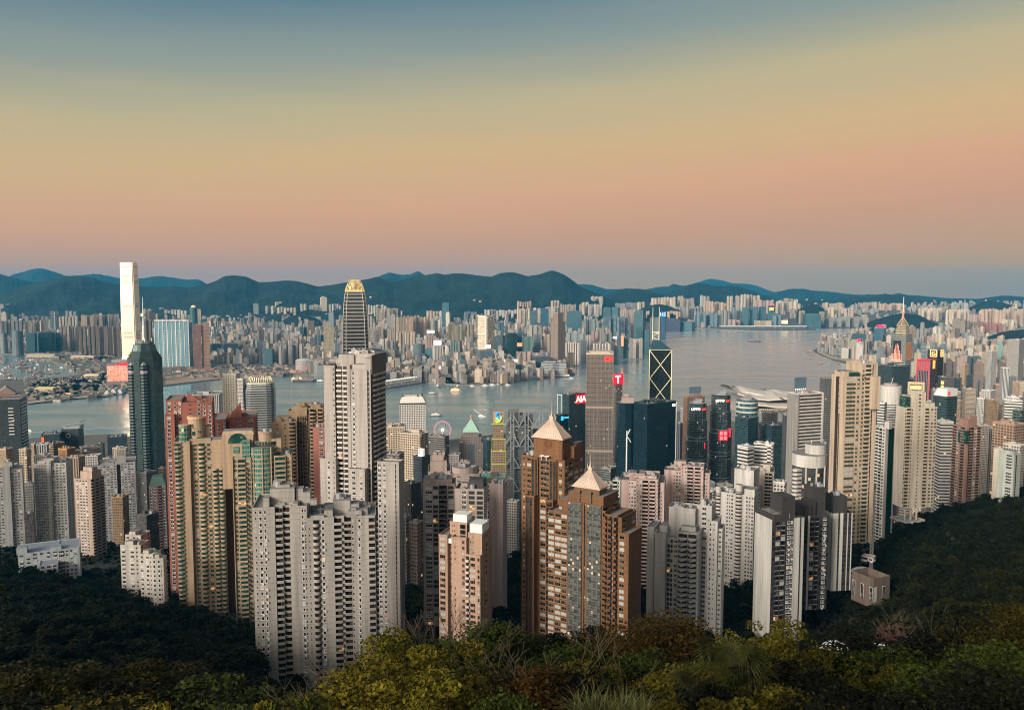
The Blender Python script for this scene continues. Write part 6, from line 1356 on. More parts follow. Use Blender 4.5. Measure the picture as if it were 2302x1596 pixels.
mb.box(b.fx(zx(5,1950)),b.fx(zx(5,2230)),6,b.q*.9,z6(655)-20,z6(455),0,1);mb.loft([(b.fx(zx(5,1950)),6),(b.fx(zx(5,2240)),6),(b.fx(zx(5,2240)),18),(b.fx(zx(5,1950)),18)],z6(455),[(b.fx(zx(5,1960)),8),(b.fx(zx(5,2220)),8),(b.fx(zx(5,2220)),18),(b.fx(zx(5,1960)),18)],z6(425),0,1)
arch = MB();xa = b.fx(zx(5,2092));arch.face([(xa-6+6*(1-math.cos(t)),5.9,z6(530)+6.5*math.sin(t)) for t in [math.pi*i/12 for i in range(13)]][::-1]);b.child('arched_window',arch,[GLASSG])
mb.box(b.fx(zx(5,1858)),b.fx(zx(5,1950)),8,b.q*.8,z6(640)-8,z6(495),0,1)
g = MB();g.box(b.fx(zx(5,2135)),b.fx(zx(5,2205)),1,8,z6(655)-4,z6(500),0,1);g.box(b.fx(zx(5,2050)),b.fx(zx(5,2100)),5.5,7,z6(615),z6(560),0,1);g.box(b.fx(zx(5,2205)),b.fx(zx(5,2440)),0,12,zt-.5,z6(575)+.5,0,1);b.child('glass_turret',g,[GRG,ROOFG])
mb.prism(circ(b.fx(zx(5,2345)),9,r_*.62,20),zt-1,z6(445),0,1);mb.prism(circ(b.fx(zx(5,2345)),9,r_*.66,20),z6(455),z6(437),0,1,True);mb.prism(circ(b.fx(zx(5,2345)),8,r_*.98,24,r_*.8),z6(545),z6(520),0,1,True);mb.box(b.fx(zx(5,2395)),b.fx(zx(5,2480)),4,14,zt-4,z6(500),0,1)
for i in range(9): a = -2.6+i*.26;b.wins.append((b.fx(zx(5,2345))+(r_*.98)*math.cos(a),8+r_*.8*math.sin(a)-.1,z6(533),a+1.57,1.4,2.0,'pane'))
b.rooftop(b.fx(zx(5,2290)),b.fx(zx(5,2400)),4,13,z6(445),2,1.5);b.rooftop(b.fx(zx(5,2430)),b.fx(zx(5,2560)),2,20,z6(648),3,2);b.litp = .02;b.done(CREAM,CREAM,CREAM,GRG)
# tan complex behind
b = Bld(AP,'tan apartment tower with rounded bays and dark glass slots, left of the tall grey tower',AC,zx(6,108),zx(6,572),zx(6,580),zy(6,212),640,dp=30,base=150)
V(b,6,108,332,345,'W40 z26 W40 z26 W20 B60 W6',bal=(1.4,'box'));V(b,6,332,425,300,'m1',y0=.3);V(b,6,255,425,262,'W1',y0=.35,y1=.9);V(b,6,425,572,232,'m22:-1 B60 W8 b44 W6',bal=(1.4,'box'))
for x0,x1,y,a,e in ((290,420,213,.4,.8),(455,545,200,.2,.6),(150,260,300,.2,.7),(500,570,205,.3,.7)): b.wall.box(b.fx(zx(6,x0)),b.fx(zx(6,x1)),b.q*a,b.q*e,b.hz(zy(6,350)),b.hz(zy(6,y)),0,1)
b.rooftop(b.fx(zx(6,300)),b.fx(zx(6,560)),b.q*.3,b.q*.7,b.hz(zy(6,212)),3,2.5,mast=3);b.rf.tube((b.fx(zx(6,288)),12,b.hz(zy(6,220))),(b.fx(zx(6,288)),12,b.hz(zy(6,20))),.28,.12,5,2);b.rooftop(b.fx(zx(6,120)),b.fx(zx(6,320)),b.q*.1,b.q*.7,b.hz(zy(6,345)),3,3);b.litp = .02;b.done(TAN,TAN,TAN,facade('slot',glass=(.018,.016,.015),du=1.8,dv=3.1,fu=.85,fv=.8,lit=.02,src=(.16,.12,.08)))
b = Bld(AP,'narrow red-pink tower end squeezed between the tan tower and the tall grey tower',AC,zx(6,478),zx(6,600),zx(6,600),zy(6,400),600,dp=20,base=160)
b.vol(0,b.w,0,b.q,0,b.H,'W26 w30 W14');b.rooftop(2,b.w-2,2,b.q-2,b.H,1,2.5);b.done(wallmat((.5,.2,.16),3.0,.2))
# mauve and black blocks right of the tall tower
b = Bld(AP,'mauve-grey apartment tower with black glazed balcony bays, right of the tall grey tower',AC,zx(6,1448),zx(6,1732),zx(6,1740),zy(6,905),505,dp=22,base=gz(90,505)-12)
b.vol(0,b.w,0,b.q,0,b.H,'W16 v56 x46 b66 x50 W6',bal=(1.2,'box'));b.wall.box(0,b.w*.9,2,b.q-2,b.H,b.H+3.2,0,1);b.rooftop(2,b.w-3,3,b.q-3,b.H+3.2,3,2.4)
b.glass = plain('bay_glass_grey',(.05,.055,.055),.15,.2);b.litp = .04;b.curtp = .25;b.done(MAUVE,plain('dark_rail',(.07,.065,.065)),openm=GLASS)
b = Bld(AP,'mauve-grey apartment tower with black roof terrace, just right of the first mauve tower',AC,zx(6,1730),zx(6,1985),zx(6,2020),zy(6,952),485,.9,base=gz(110,485)-12)
b.vol(0,b.w,0,b.q,0,b.H,'W58 v46 W8 x66 W4 x66',B='w1 w1 W.5');b.wall.box(b.w*.45,b.w*.95,b.q*.3,b.q*.9,b.H,b.hz(zy(6,875)),1,1);b.rooftop(2,b.w-3,2,b.q-2,b.H,4,2.6);b.glass = plain('bay_glass_grey',(.05,.055,.055),.15,.2);b.litp = .03;b.curtp = .25;b.done(MAUVE,roofm=plain('dark_terrace',(.04,.04,.04)))
b = Bld(AP,'tall slab with plain windowless pinkish-grey end wall, right of the mauve towers',AC,zx(6,2018),zx(6,2155),zx(6,2192),zy(6,905),545,1.0,base=gz(110,545)-12)
b.vol(0,b.w,0,b.q,0,b.H,'z20 W20 W100',B='W1');b.rooftop(1,b.w-1,1,b.q-1,b.H,3,2.5);V(b,6,2025,2185,800,'W1',y0=1.4,y1=3.5,B='W1') if 0 else None;b.done(wallmat((.5,.4,.38),3.0,.05))
b = Bld(AP,'beige slab with pale green roof terrace behind the mauve towers',AC,zx(6,1950),zx(6,2190),zx(6,2192),zy(6,850),640,dp=16,base=120)
b.vol(0,b.w,0,b.q,0,b.H,'W1');e = MB();e.box(1,b.w-1,1,b.q-1,b.H+.1,b.H+1.2);b.child('roof_terrace',e,[plain('mint',(.3,.6,.45))]);b.rooftop(b.w*.3,b.w*.9,2,b.q-2,b.H+1,3,3);b.done(wallmat((.5,.42,.37),3.0,.05))
b = Bld('apartment_block','beige block with curved roof screens and water tanks behind the mauve towers','apartment block',zx(6,1690),zx(6,1945),zx(6,1950),zy(6,815),600,dp=30,base=130)
b.vol(0,b.w,0,b.q,0,b.H,'W1 w1 W1 w1 W1');b.wall.prism(circ(b.w*.5,b.q*.4,b.w*.46,20,b.q*.36),b.H,b.hz(zy(6,760)),0,1);b.rooftop(b.w*.2,b.w*.9,b.q*.1,b.q*.7,b.hz(zy(6,760)),4,3);b.done(wallmat((.47,.38,.33),3.0,.1))
b = Bld('apartment_block','beige block with stacked rooftop boxes, behind the left mauve tower','apartment block',zx(6,1495),zx(6,1690),zx(6,1695),zy(6,790),610,dp=26,base=130)
b.vol(0,b.w,0,b.q,0,b.H,'W1 w1 W1 w1 W1');b.wall.box(b.w*.1,b.w*.85,4,18,b.H,b.hz(zy(6,700)),0,1);b.wall.box(b.w*.15,b.w*.7,6,16,b.hz(zy(6,700)),b.hz(zy(6,650)),0,1);b.rooftop(b.w*.2,b.w*.8,6,16,b.hz(zy(6,650)),3,2.6);b.done(wallmat((.47,.37,.31),3.0,.1))
# peach stepped tower
b = Bld(AP,'peach art-deco stepped apartment tower with two glossy white rooftop boxes, low in the centre',AC,zx(6,1578),zx(6,1955),zx(6,2058),zy(6,1560),400,.7,base=gz(50,400)-10)
V(b,6,1578,1655,1400,'W6 v44 W14',y0=.1);V(b,6,1655,1700,1480,'z1',y0=.25,parapet=0);V(b,6,1700,1830,1400,'W20 z16 W44 w30 W8',y0=.02);V(b,6,1830,1955,1540,'b26 W6 v44 W12 w28',B='W1 z1 W1',bal=(1.0,'box'))
b.vol(b.fx(zx(6,1655)),b.fx(zx(6,1805)),b.q*.3,b.q*.9,b.hz(zy(6,1480)),b.hz(zy(6,1290)),'W12 z14 W6 z14 W40 o50 W10',B='o1 W1');b.vol(b.fx(zx(6,1832)),b.fx(zx(6,1955)),b.q*.15,b.q*.9,b.hz(zy(6,1545)),b.hz(zy(6,1360)),'W14 z14 W8 z14 W70',B='W1 w1 W1')
e = MB();e.box(b.fx(zx(6,1672)),b.fx(zx(6,1795)),b.q*.4,b.q*.85,b.hz(zy(6,1290)),b.hz(zy(6,1215)));b.child('rooftop_box',e,[plain('gloss_white',(.72,.74,.72),.25)]);e = MB();e.box(b.fx(zx(6,1665)),b.fx(zx(6,1702)),b.q*.1,b.q*.3,b.hz(zy(6,1455)),b.hz(zy(6,1415)));b.child('rooftop_box',e,[plain('gloss_white',(.72,.74,.72),.25)])
e = MB();e.box(b.fx(zx(6,1842)),b.fx(zx(6,1952)),b.q*.2,b.q*.8,b.hz(zy(6,1362)),b.hz(zy(6,1268)));b.child('rooftop_box',e,[plain('gloss_white',(.72,.74,.72),.25)])
for x,y0_,y1_ in ((1766,1215,1145),(1955,1262,1090)): b.rf.tube((b.fx(zx(6,x)),b.q*.6,b.hz(zy(6,y0_))),(b.fx(zx(6,x)),b.q*.6,b.hz(zy(6,y1_))),.14,.06,5,2)
b.rf.tube((b.fx(zx(6,1955)),b.q*.6,b.hz(zy(6,1268))),(b.fx(zx(6,1955)),b.q*.6,b.hz(zy(6,1250))),1.1,1.1,10,2);b.frame = PEACH;b.litp = .02;b.curtp = .35;b.done(PEACH,WHT,PEACH,BLKG)
# light pink pair
for nm,x0,xm,x1,yt,d,lab in (('a',908,1300,1312,885,640,'light pink ribbed apartment tower, left of its twin and right of the brown pyramid tower'),('b',1300,1700,1706,800,690,'light pink ribbed apartment tower, right-hand twin with taller lift housing')):
 b = Bld(AP,lab,AC,zx(7,x0),zx(7,xm),zx(7,x1),zy(7,yt),d,dp=24)
 L = xm-x0;s = L/392
 def T(a): return b.fx(zx(7,x0+a*s))
 b.vol(T(0),T(150),0,b.q,0,b.H,'W66 z18 w22 w20 W4');b.vol(T(150),T(338),-2.5,b.q,0,b.H+ (2 if nm == 'a' else 5),'z12 W10 w22 b52 W6 b52 W6 z14',bal=(1.1,'box'));b.vol(T(338),T(392),1,b.q,0,b.H-1,'w18 z14 W14')
 b.wall.box(T(140),T(215),5,16,b.H,b.hz(zy(7,825 if nm == 'a' else 745)),0,1);b.wall.box(T(75),T(180) if nm == 'b' else T(160),7,15,b.H,b.hz(zy(7,825 if nm == 'a' else 722)),0,1);b.wall.box(T(220),T(320),4,17,b.H+2,b.hz(zy(7,838 if nm == 'a' else 760)),0,1)
 b.rooftop(T(10),T(330),2,b.q-3,b.H+2,5,2.4);b.rooftop(T(220),T(320),5,16,b.hz(zy(7,838 if nm == 'a' else 760)),2,2);b.litp = .015;b.curtp = .25;b.done(LPINK)
b = Bld('apartment_block','narrow white balconied block wedged between brown and light pink towers','apartment block',zx(7,845),zx(7,912),zx(7,920),zy(7,870),610,dp=14)
b.vol(0,b.w,0,b.q,0,b.H,'b1 w.4 W.2');b.rooftop(1,b.w-1,1,b.q-1,b.H,2,2.5);b.done(GRNW)
# grey zigzag balconies
b = Bld(AP,'light grey concrete tower with deep zigzag chevron balconies, stepped roof and satellite dish',AC,zx(7,1140),zx(7,1600),zx(7,1650),zy(7,1345),470,.6,base=gz(110,470)-10)
V(b,7,1140,1205,1340,'W1',y0=.1);V(b,7,1205,1225,1365,'o1',y0=.2);V(b,7,1222,1318,1370,'W1',y0=-2,y1=.8);V(b,7,1318,1418,1415,'x26 x20 W3 w34 W4',y0=.12);V(b,7,1418,1600,1340,'W6 c82:1.2 c76:.6 W10',B='W1',bal=(5.0,'box'))
b.vol(b.fx(zx(7,1310)),b.fx(zx(7,1545)),b.q*.45,b.q*1.1,b.hz(zy(7,1420)),b.hz(zy(7,1165)),'W20 o24 W190' if 0 else 'W1',B='W1');b.wall.box(b.fx(zx(7,1430)),b.fx(zx(7,1560)),b.q*.25,b.q*1.0,b.hz(zy(7,1345)),b.hz(zy(7,1300)),0,1)
b.vol(b.fx(zx(7,1548)),b.fx(zx(7,1680)),b.q*.7,b.q*1.5,0,b.hz(zy(7,1140)),'W1 v1 W1',B='W1');b.vol(b.fx(zx(7,1655)),b.fx(zx(7,1742)),b.q*.55,b.q*1.3,0,b.hz(zy(7,1262)),'W10 w22 W8 z16 W20',B='W1 z1');b.vol(b.fx(zx(7,1742)),b.fx(zx(7,1782)),b.q*.65,b.q*1.2,0,b.hz(zy(7,1330)),'z1',B='W1')
b.wall.box(b.fx(zx(7,1245)),b.fx(zx(7,1312)),b.q*.2,b.q*.7,b.hz(zy(7,1370)),b.hz(zy(7,1312)),0,1)
for j in range(2): b.rf.loft(circ(b.fx(zx(7,1388)),b.q*.6,.4+1.1*j,14),b.hz(zy(7,1160))+.6+.4*j,circ(b.fx(zx(7,1388)),b.q*.6,1.5+.6*j,14),b.hz(zy(7,1160))+1.0+.7*j,2)
b.rooftop(b.fx(zx(7,1330)),b.fx(zx(7,1530)),b.q*.5,b.q,b.hz(zy(7,1165)),3,2);b.rooftop(b.fx(zx(7,1560)),b.fx(zx(7,1670)),b.q*.8,b.q*1.4,b.hz(zy(7,1140)),3,4);b.glass = plain('bay_glass_grey',(.05,.055,.055),.15,.2);b.litp = .01;b.done(LGREY,LGREY,openm=plain('brown_shade_panel',(.022,.014,.012),.4))
# white tower with round balconies
def roundcol(b,c,x0,x1,yt,y0=-.5,dark=(.03,.012,.01)):
 X0,X1 = b.fx(zx(c,x0)),b.fx(zx(c,x1));r_ = (X1-X0)/2;zt = b.hz(zy(c,yt));d1 = MB();d1.prism(circ((X0+X1)/2,r_*.4+y0,r_*.92,16),0,zt-1.5,0,0);b.child('window_band',d1,[plain('maroon_recess',dark,.3)]);w1 = MB()
 for i in range(int(zt/3.0)): w1.prism(circ((X0+X1)/2,r_*.4+y0,r_,16),zt-1.6-3*i-.1,zt-3*i,0,0,True)
 w1.prism(circ((X0+X1)/2,r_*.4+y0,r_,16),zt-2,zt+5,0,1);b.child('round_balcony',w1,[WHT,ROOFG])
b = Bld(AP,'white tower with stacked round balconies with maroon bands, beside the striped black-and-white tower',AC,zx(7,1755),zx(7,2092),zx(7,2150),zy(7,1010),640,.6)
b.vol(0,b.w,0,b.q,0,b.H,'W52 W30 w22 w14 w26 W26 W62 w24 w20 w24',B='W1 w1',parapet=1.0);roundcol(b,7,1752,1800,1010);roundcol(b,7,1925,1988,970);b.wall.box(b.fx(zx(7,1950)),b.fx(zx(7,2085)),3,b.q*.8,b.H,b.hz(zy(7,955)),0,1)
b.vol(b.fx(zx(7,1852)),b.fx(zx(7,2025)),b.q*1.0,b.q*1.9,0,b.hz(zy(7,830)),'W1',B='W1');b.rooftop(b.fx(zx(7,1860)),b.fx(zx(7,2015)),b.q*1.1,b.q*1.8,b.hz(zy(7,830)),3,2.5);b.rooftop(2,b.w*.5,2,b.q-2,b.H,3,2.5);b.litp = .004;b.done(WHT)
b = Bld(AP,'cream-white rounded apartment tower just behind and right of the round-balconied tower',AC,zx(7,2090),zx(7,2268),zx(7,2272),zy(7,800),700,dp=22)
b.vol(0,b.w,0,b.q,0,b.H,'w18 W8 w18 W40 b30 b30 W14');roundcol(b,7,2090,2152,955,-3);b.wall.box(b.w*.45,b.w*.8,4,12,b.H,b.hz(zy(7,735)),0,1);b.rooftop(2,b.w-2,2,b.q-2,b.H,3,3);b.litp = .01;b.done(wallmat((.62,.54,.47),3.0,.2))
# black and white striped towers
b = Bld(AP,'near black-and-white apartment tower, left part with white end wall and dark roof garden',AC,zx(8,-90),zx(8,62),zx(8,345),zy(8,1225),470,1.2,base=gz(220,470)-22)
b.vol(0,b.w,0,b.q,0,b.H,'P1',B='D26 x44 x44 D10 n56 P54 D12 P24 D4');b.wall.box(b.w*.1,b.w*.9,b.q*.1,b.q*.4,b.H,b.H+3.5,0,1);b.wall.box(b.w*.2,b.w*.9,b.q*.35,b.q*.75,b.H,b.hz(zy(8,1025)),0,0);b.rooftop(1,b.w-1,1,b.q*.9,b.H+.5,4,2.5);b.litp = .02;b.glass = GLASS;b.done(CHAR,trimm=PALE,glzm=BLKG)
b = Bld(AP,'near black-and-white apartment tower, middle part with charcoal rooftop towers',AC,zx(8,225),zx(8,345),zx(8,560),zy(8,1190),495,1.0,base=gz(250,495)-20)
b.vol(0,b.w,0,b.q,0,b.H,'D1',B='D30 P18 x42 x42 D30 n34 D20');b.wall.box(b.w*.1,b.w*.95,b.q*.05,b.q*.3,b.H,b.hz(zy(8,1085)),0,0);b.wall.box(b.w*.1,b.w*.8,b.q*.45,b.q*.95,b.H,b.hz(zy(8,945)),0,0);b.wall.box(b.w*.2,b.w*.9,b.q*.3,b.q*.5,b.H,b.hz(zy(8,1060)),0,0);b.rooftop(b.w*.2,b.w*.7,b.q*.5,b.q*.9,b.hz(zy(8,945)),2,1.5);b.litp = .02;b.done(CHAR,trimm=PALE,glzm=BLKG)
b = Bld(AP,'near black-and-white apartment tower, right part with two pale vertical wall strips',AC,zx(8,500),zx(8,590),zx(8,768),zy(8,1165),510,1.0,base=gz(290,510)-16)
b.vol(0,b.w,0,b.q,0,b.H,'P1',B='P48 D14 P26 D32 P9 D24 P9');b.wall.box(b.w*.1,b.w*.95,b.q*.1,b.q*.75,b.H,b.hz(zy(8,1010)),0,0);b.rooftop(b.w*.2,b.w*.8,b.q*.2,b.q*.6,b.hz(zy(8,1010)),2,1.6);b.litp = .02;b.done(CHAR,trimm=PALE,glzm=BLKG)
# tall beige tower
b = Bld(AP,'very tall slim beige apartment tower with green-tinted windows on the right',AC,zx(4,585),zx(4,712),zx(4,992),zy(4,1100),560,1.4,base=gz(400,560)-6)
b.glass = plain('grey_green_window',(.05,.075,.06),.15,.2);b.frame = BEI
z = b.H;b.vol(0,b.w,0,b.q*.5,0,z,'W40 D26 W60',B='v70 w26 W10');zt2 = b.hz(zy(4,985));b.vol(-b.w*.1,b.w*.98,b.q*.5,b.q,0,zt2,'W1',B='w30 W6 b60 W14 D8 W46',bal=(1.3,'box'))
b.wall.box(b.w*.15,b.w*.9,b.q*.02,b.q*.35,z,b.hz(zy(4,1045)),0,1);g = MB();g.box(b.w*.3,b.w*.97,b.q*.12,b.q*.42,b.hz(zy(4,1100)),b.hz(zy(4,1050)));b.child('glass_turret',g,[GLASSG])
b.wall.box(b.w-.02,b.w+3.5,b.q*.74,b.q*.98,b.hz(zy(8,235)),zt2-8,0,0)
e = MB();X = b.w*.5
for i in range(26): e.bar((X-1.6,-.3,30+i*4.3),(X+1.6,-.3,30+i*4.3),.35)
e.bar((X-2,-.35,20),(X-2,-.35,z*.78),.5);e.bar((X+2,-.35,20),(X+2,-.35,z*.78),.5);b.child('ladder_relief',e,[plain('relief_dark',(.07,.055,.045))])
e = MB();zz = zt2-9;
for p,q_ in (((-2,-2),(2,-2)),((-2,2),(2,2)),((-2,-2),(-2,2)),((2,-2),(2,2)),((-1,0),(1,0)),((0,-1),(0,1))): e.bar((b.w*.97+.2,b.q*.6+p[0],zz+p[1]),(b.w*.97+.2,b.q*.6+q_[0],zz+q_[1]),.5)
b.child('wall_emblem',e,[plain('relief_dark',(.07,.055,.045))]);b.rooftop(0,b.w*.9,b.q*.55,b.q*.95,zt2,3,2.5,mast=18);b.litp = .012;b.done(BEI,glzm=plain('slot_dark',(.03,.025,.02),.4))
# cream tower
b = Bld(AP,'tall cream apartment tower with stacked balconies standing over a pool podium on the right',AC,zx(8,1150),zx(8,1232),zx(8,1515),zy(8,228),690,2.0,base=gz(520,690)-2)
b.frame = CRM;b.glass = plain('amber_window',(.07,.055,.035),.2);b.vol(0,b.w,0,b.q,0,b.H,'W1',B='w12 b30 W4 z14 W34 z20 W30 b30 W8 w26 w22',bal=(1.2,'box'));
b.vol(b.w*.2,b.w*.9,b.q*.3,b.q*.66,b.H,b.hz(zy(8,100)),'W1',B='W1 w1 W1');b.wall.box(b.w*.1,b.w*.9,b.q*.66,b.q*.95,b.H,b.hz(zy(8,185)),0,1);g = MB();g.box(b.w*.3,b.w-.5,b.q*.02,b.q*.16,b.H,b.hz(zy(8,125)));b.child('glass_turret',g,[GLASSG]);b.wall.box(b.w*.05,b.w*.8,b.q*.16,b.q*.32,b.H,b.hz(zy(8,120)),0,1);b.wall.box(b.w*.3,b.w*.8,b.q*.36,b.q*.6,b.H,b.hz(zy(8,78)),0,1);b.rooftop(b.w*.2,b.w*.9,b.q*.3,b.q*.9,b.hz(zy(8,185)),3,2);b.litp = .008;b.done(CRM)
b = Bld('podium_building','cream podium with blue pool deck and stilts at the foot of the tall cream tower','podium',zx(8,1098),zx(8,1232),zx(8,1405),zy(8,1235),640,1.2,base=gz(480,640)-8)
b.vol(0,b.w,0,b.q,0,b.H,'W1 w1 W1',B='W1 v1 W1 v1 W1');e = MB();e.box(b.w*.3,b.w*.8,b.q*.15,b.q*.5,b.H+.02,b.H+.35);b.child('pool',e,[plain('pool_blue',(.05,.3,.38),.1)]);
for y in (.2,.5,.8): b.rf.tube((b.w*.7,b.q*y,b.H),(b.w*.7,b.q*y,b.H+9),.8,.8,8,0)
b.done(wallmat((.6,.47,.36),3.0,.15))
# white cylinder-cornered tower
def curved():
 X0,X1 = zx(8,290),zx(8,600);d = 600;p = P((X0+X1)/2,zy(8,650),d);r = (X1-X0)/2/F*d;base = gz(p.x,d)-5;H = p.z-base
 root = empty(AP,(p.x,d+r,base),0,'white-capped curved apartment tower with black bands and scalloped balconies',AC)
 mb = MB();mb.prism(circ(0,0,r*.96,28),0,H-9,0);mb.build('window_band',[facade('curveglass',glass=(.02,.025,.028),du=2.2,dv=3.0,fu=.9,fv=.72,lit=.03,src=(.045,.045,.045))],root)
 mb = MB();mb.prism(circ(0,0,r,28),H-9,H,0,1);mb.prism(circ(r*.35,0,r*.6,24),H,H+7,0,1);mb.tube((r*.1,0,H+7),(r*.1,0,H+10),.4);mb.build('roof_drum',[WHT,ROOFG],root)
 mb = MB()
 for a in (-2.1,-1.5,-.9,-.3): mb.bar((r*.98*math.cos(a),r*.98*math.sin(a),0),(r*.98*math.cos(a),r*.98*math.sin(a),H-8),1.0)
 mb.build('pier',[WHT],root)
 bm_ = MB();bm_.prism([(0,-3.0),(0,3),(-4.5,2.0),(-6.0,0),(-4.5,-2.5)],0,1.5,0,0,True);first = None
 for i in range(int((H-8)/3.05)):
  if first is None: first = bm_.build('balcony',[WHT],root)
  else: o = first.copy();C.objects.link(o)
  (first if i == 0 else o).location = (-r*.8,-r*.52,H-12-i*3.05);(first if i == 0 else o).rotation_euler = (0,0,R(28))
 # side wing
curved()
b = Bld(AP,'dark green and white banded tower tucked right behind the beige tower',AC,zx(8,952),zx(8,1062),zx(8,1150),zy(8,410),730,1.0)
b.vol(0,b.w,0,b.q,0,b.H,'s30 W2 b16 w16 W3',B='W20 D40 W12',bal=(1.2,'box'));b.wall.box(b.w*.8,b.w+2,b.q*.1,b.q*.4,b.H,b.hz(zy(8,345)),0,1);b.rooftop(1,b.w-1,1,b.q-1,b.H,3,3);b.done(WHT,trimm=WHT,glzm=plain('deep_green_glass',(.01,.045,.035),.15,.2))
# lower white building right of the beige tower foot
b = Bld('apartment_block','plain white block hugging the right foot of the beige tower','apartment block',zx(8,938),zx(8,972),zx(8,976),zy(8,950),590,dp=16)
b.vol(0,b.w,0,b.q,0,b.H,'W1 w1 W1');b.done(WHT)
# brown-pink tower on the right and its neighbours
b = Bld(AP,'brown-pink apartment tower with green glass corner near the top, right side above the trees',AC,zx(8,1655),zx(8,1775),zx(8,1900),zy(8,400),850,1.0)
b.vol(0,b.w,0,b.q,0,b.H,'b24 w18 W8 b24 W10',B='W14 D6 b22 w20 b20',bal=(1.1,'box'));b.wall.box(b.w*.3,b.w*.95,b.q*.1,b.q*.6,b.H,b.hz(zy(8,330)),0,1);b.wall.box(b.w*.5,b.w*.9,b.q*.3,b.q*.8,b.H,b.hz(zy(8,300)),0,1);g = MB();g.box(b.w*.45,b.w+.8,-.8,b.q*.12,b.hz(zy(8,540)),b.hz(zy(8,425)));b.child('glass_turret',g,[GLASSG]);b.rooftop(1,b.w-1,1,b.q-1,b.H,3,3);b.litp = .006;b.done(BRP,glzm=BLKG)
b = Bld(AP,'pale mint-white tower above the right-hand trees with framed vertical window strips',AC,zx(8,2055),zx(8,2195),zx(8,2255),zy(8,640),800,.8)
b.vol(0,b.w,0,b.q,0,b.H,'W12 W50 v50 W14',B='W10 D6 W24');b.wall.box(b.w*.15,b.w*.9,b.q*.1,b.q*.7,b.H,b.hz(zy(8,610)),0,1);b.done(GRNW,glzm=BLKG)
b = Bld(AP,'cream slab just left behind the mint-white tower on the right',AC,zx(8,2012),zx(8,2090),zx(8,2100),zy(8,592),860,dp=16);b.vol(0,b.w,0,b.q,0,b.H,'W1');b.rooftop(1,b.w-1,1,b.q-1,b.H,1,3);b.done(CRM)
# ------------------------------------------------------------------ left and middle distance of the near shore
f_grid = facade('flats_grid',glass=(.025,.025,.027),du=2.7,dv=3.0,fu=.62,fv=.55,lit=.008,var=.9)
f_dense = facade('flats_dense',glass=(.03,.03,.03),du=2.0,dv=2.9,fu=.7,fv=.6,lit=.008,var=.9)
f_band = facade('office_bands',glass=(.02,.024,.028),du=3,dv=3.7,fu=1.0,fv=.5,lit=.004,var=.5)
f_bandw = facade('white_bands',glass=(.02,.022,.024),du=3,dv=4.0,fu=1.0,fv=.45,lit=0,var=.3)
f_rib = facade('office_ribs',glass=(.03,.035,.04),du=3.0,dv=60,fu=.5,fv=1.0,lit=0,var=.3)
f_glass = facade('office_glass',glass=(.02,.045,.055),du=1.8,dv=3.9,fu=.9,fv=.72,lit=.004,metal=.4,var=.5)
f_sq = facade('square_grid',glass=(.03,.026,.022),du=3.6,dv=3.4,fu=.68,fv=.58,lit=.02,var=.8)
O_ = ('office_tower','office tower');A_ = ('apartment_tower','apartment tower')
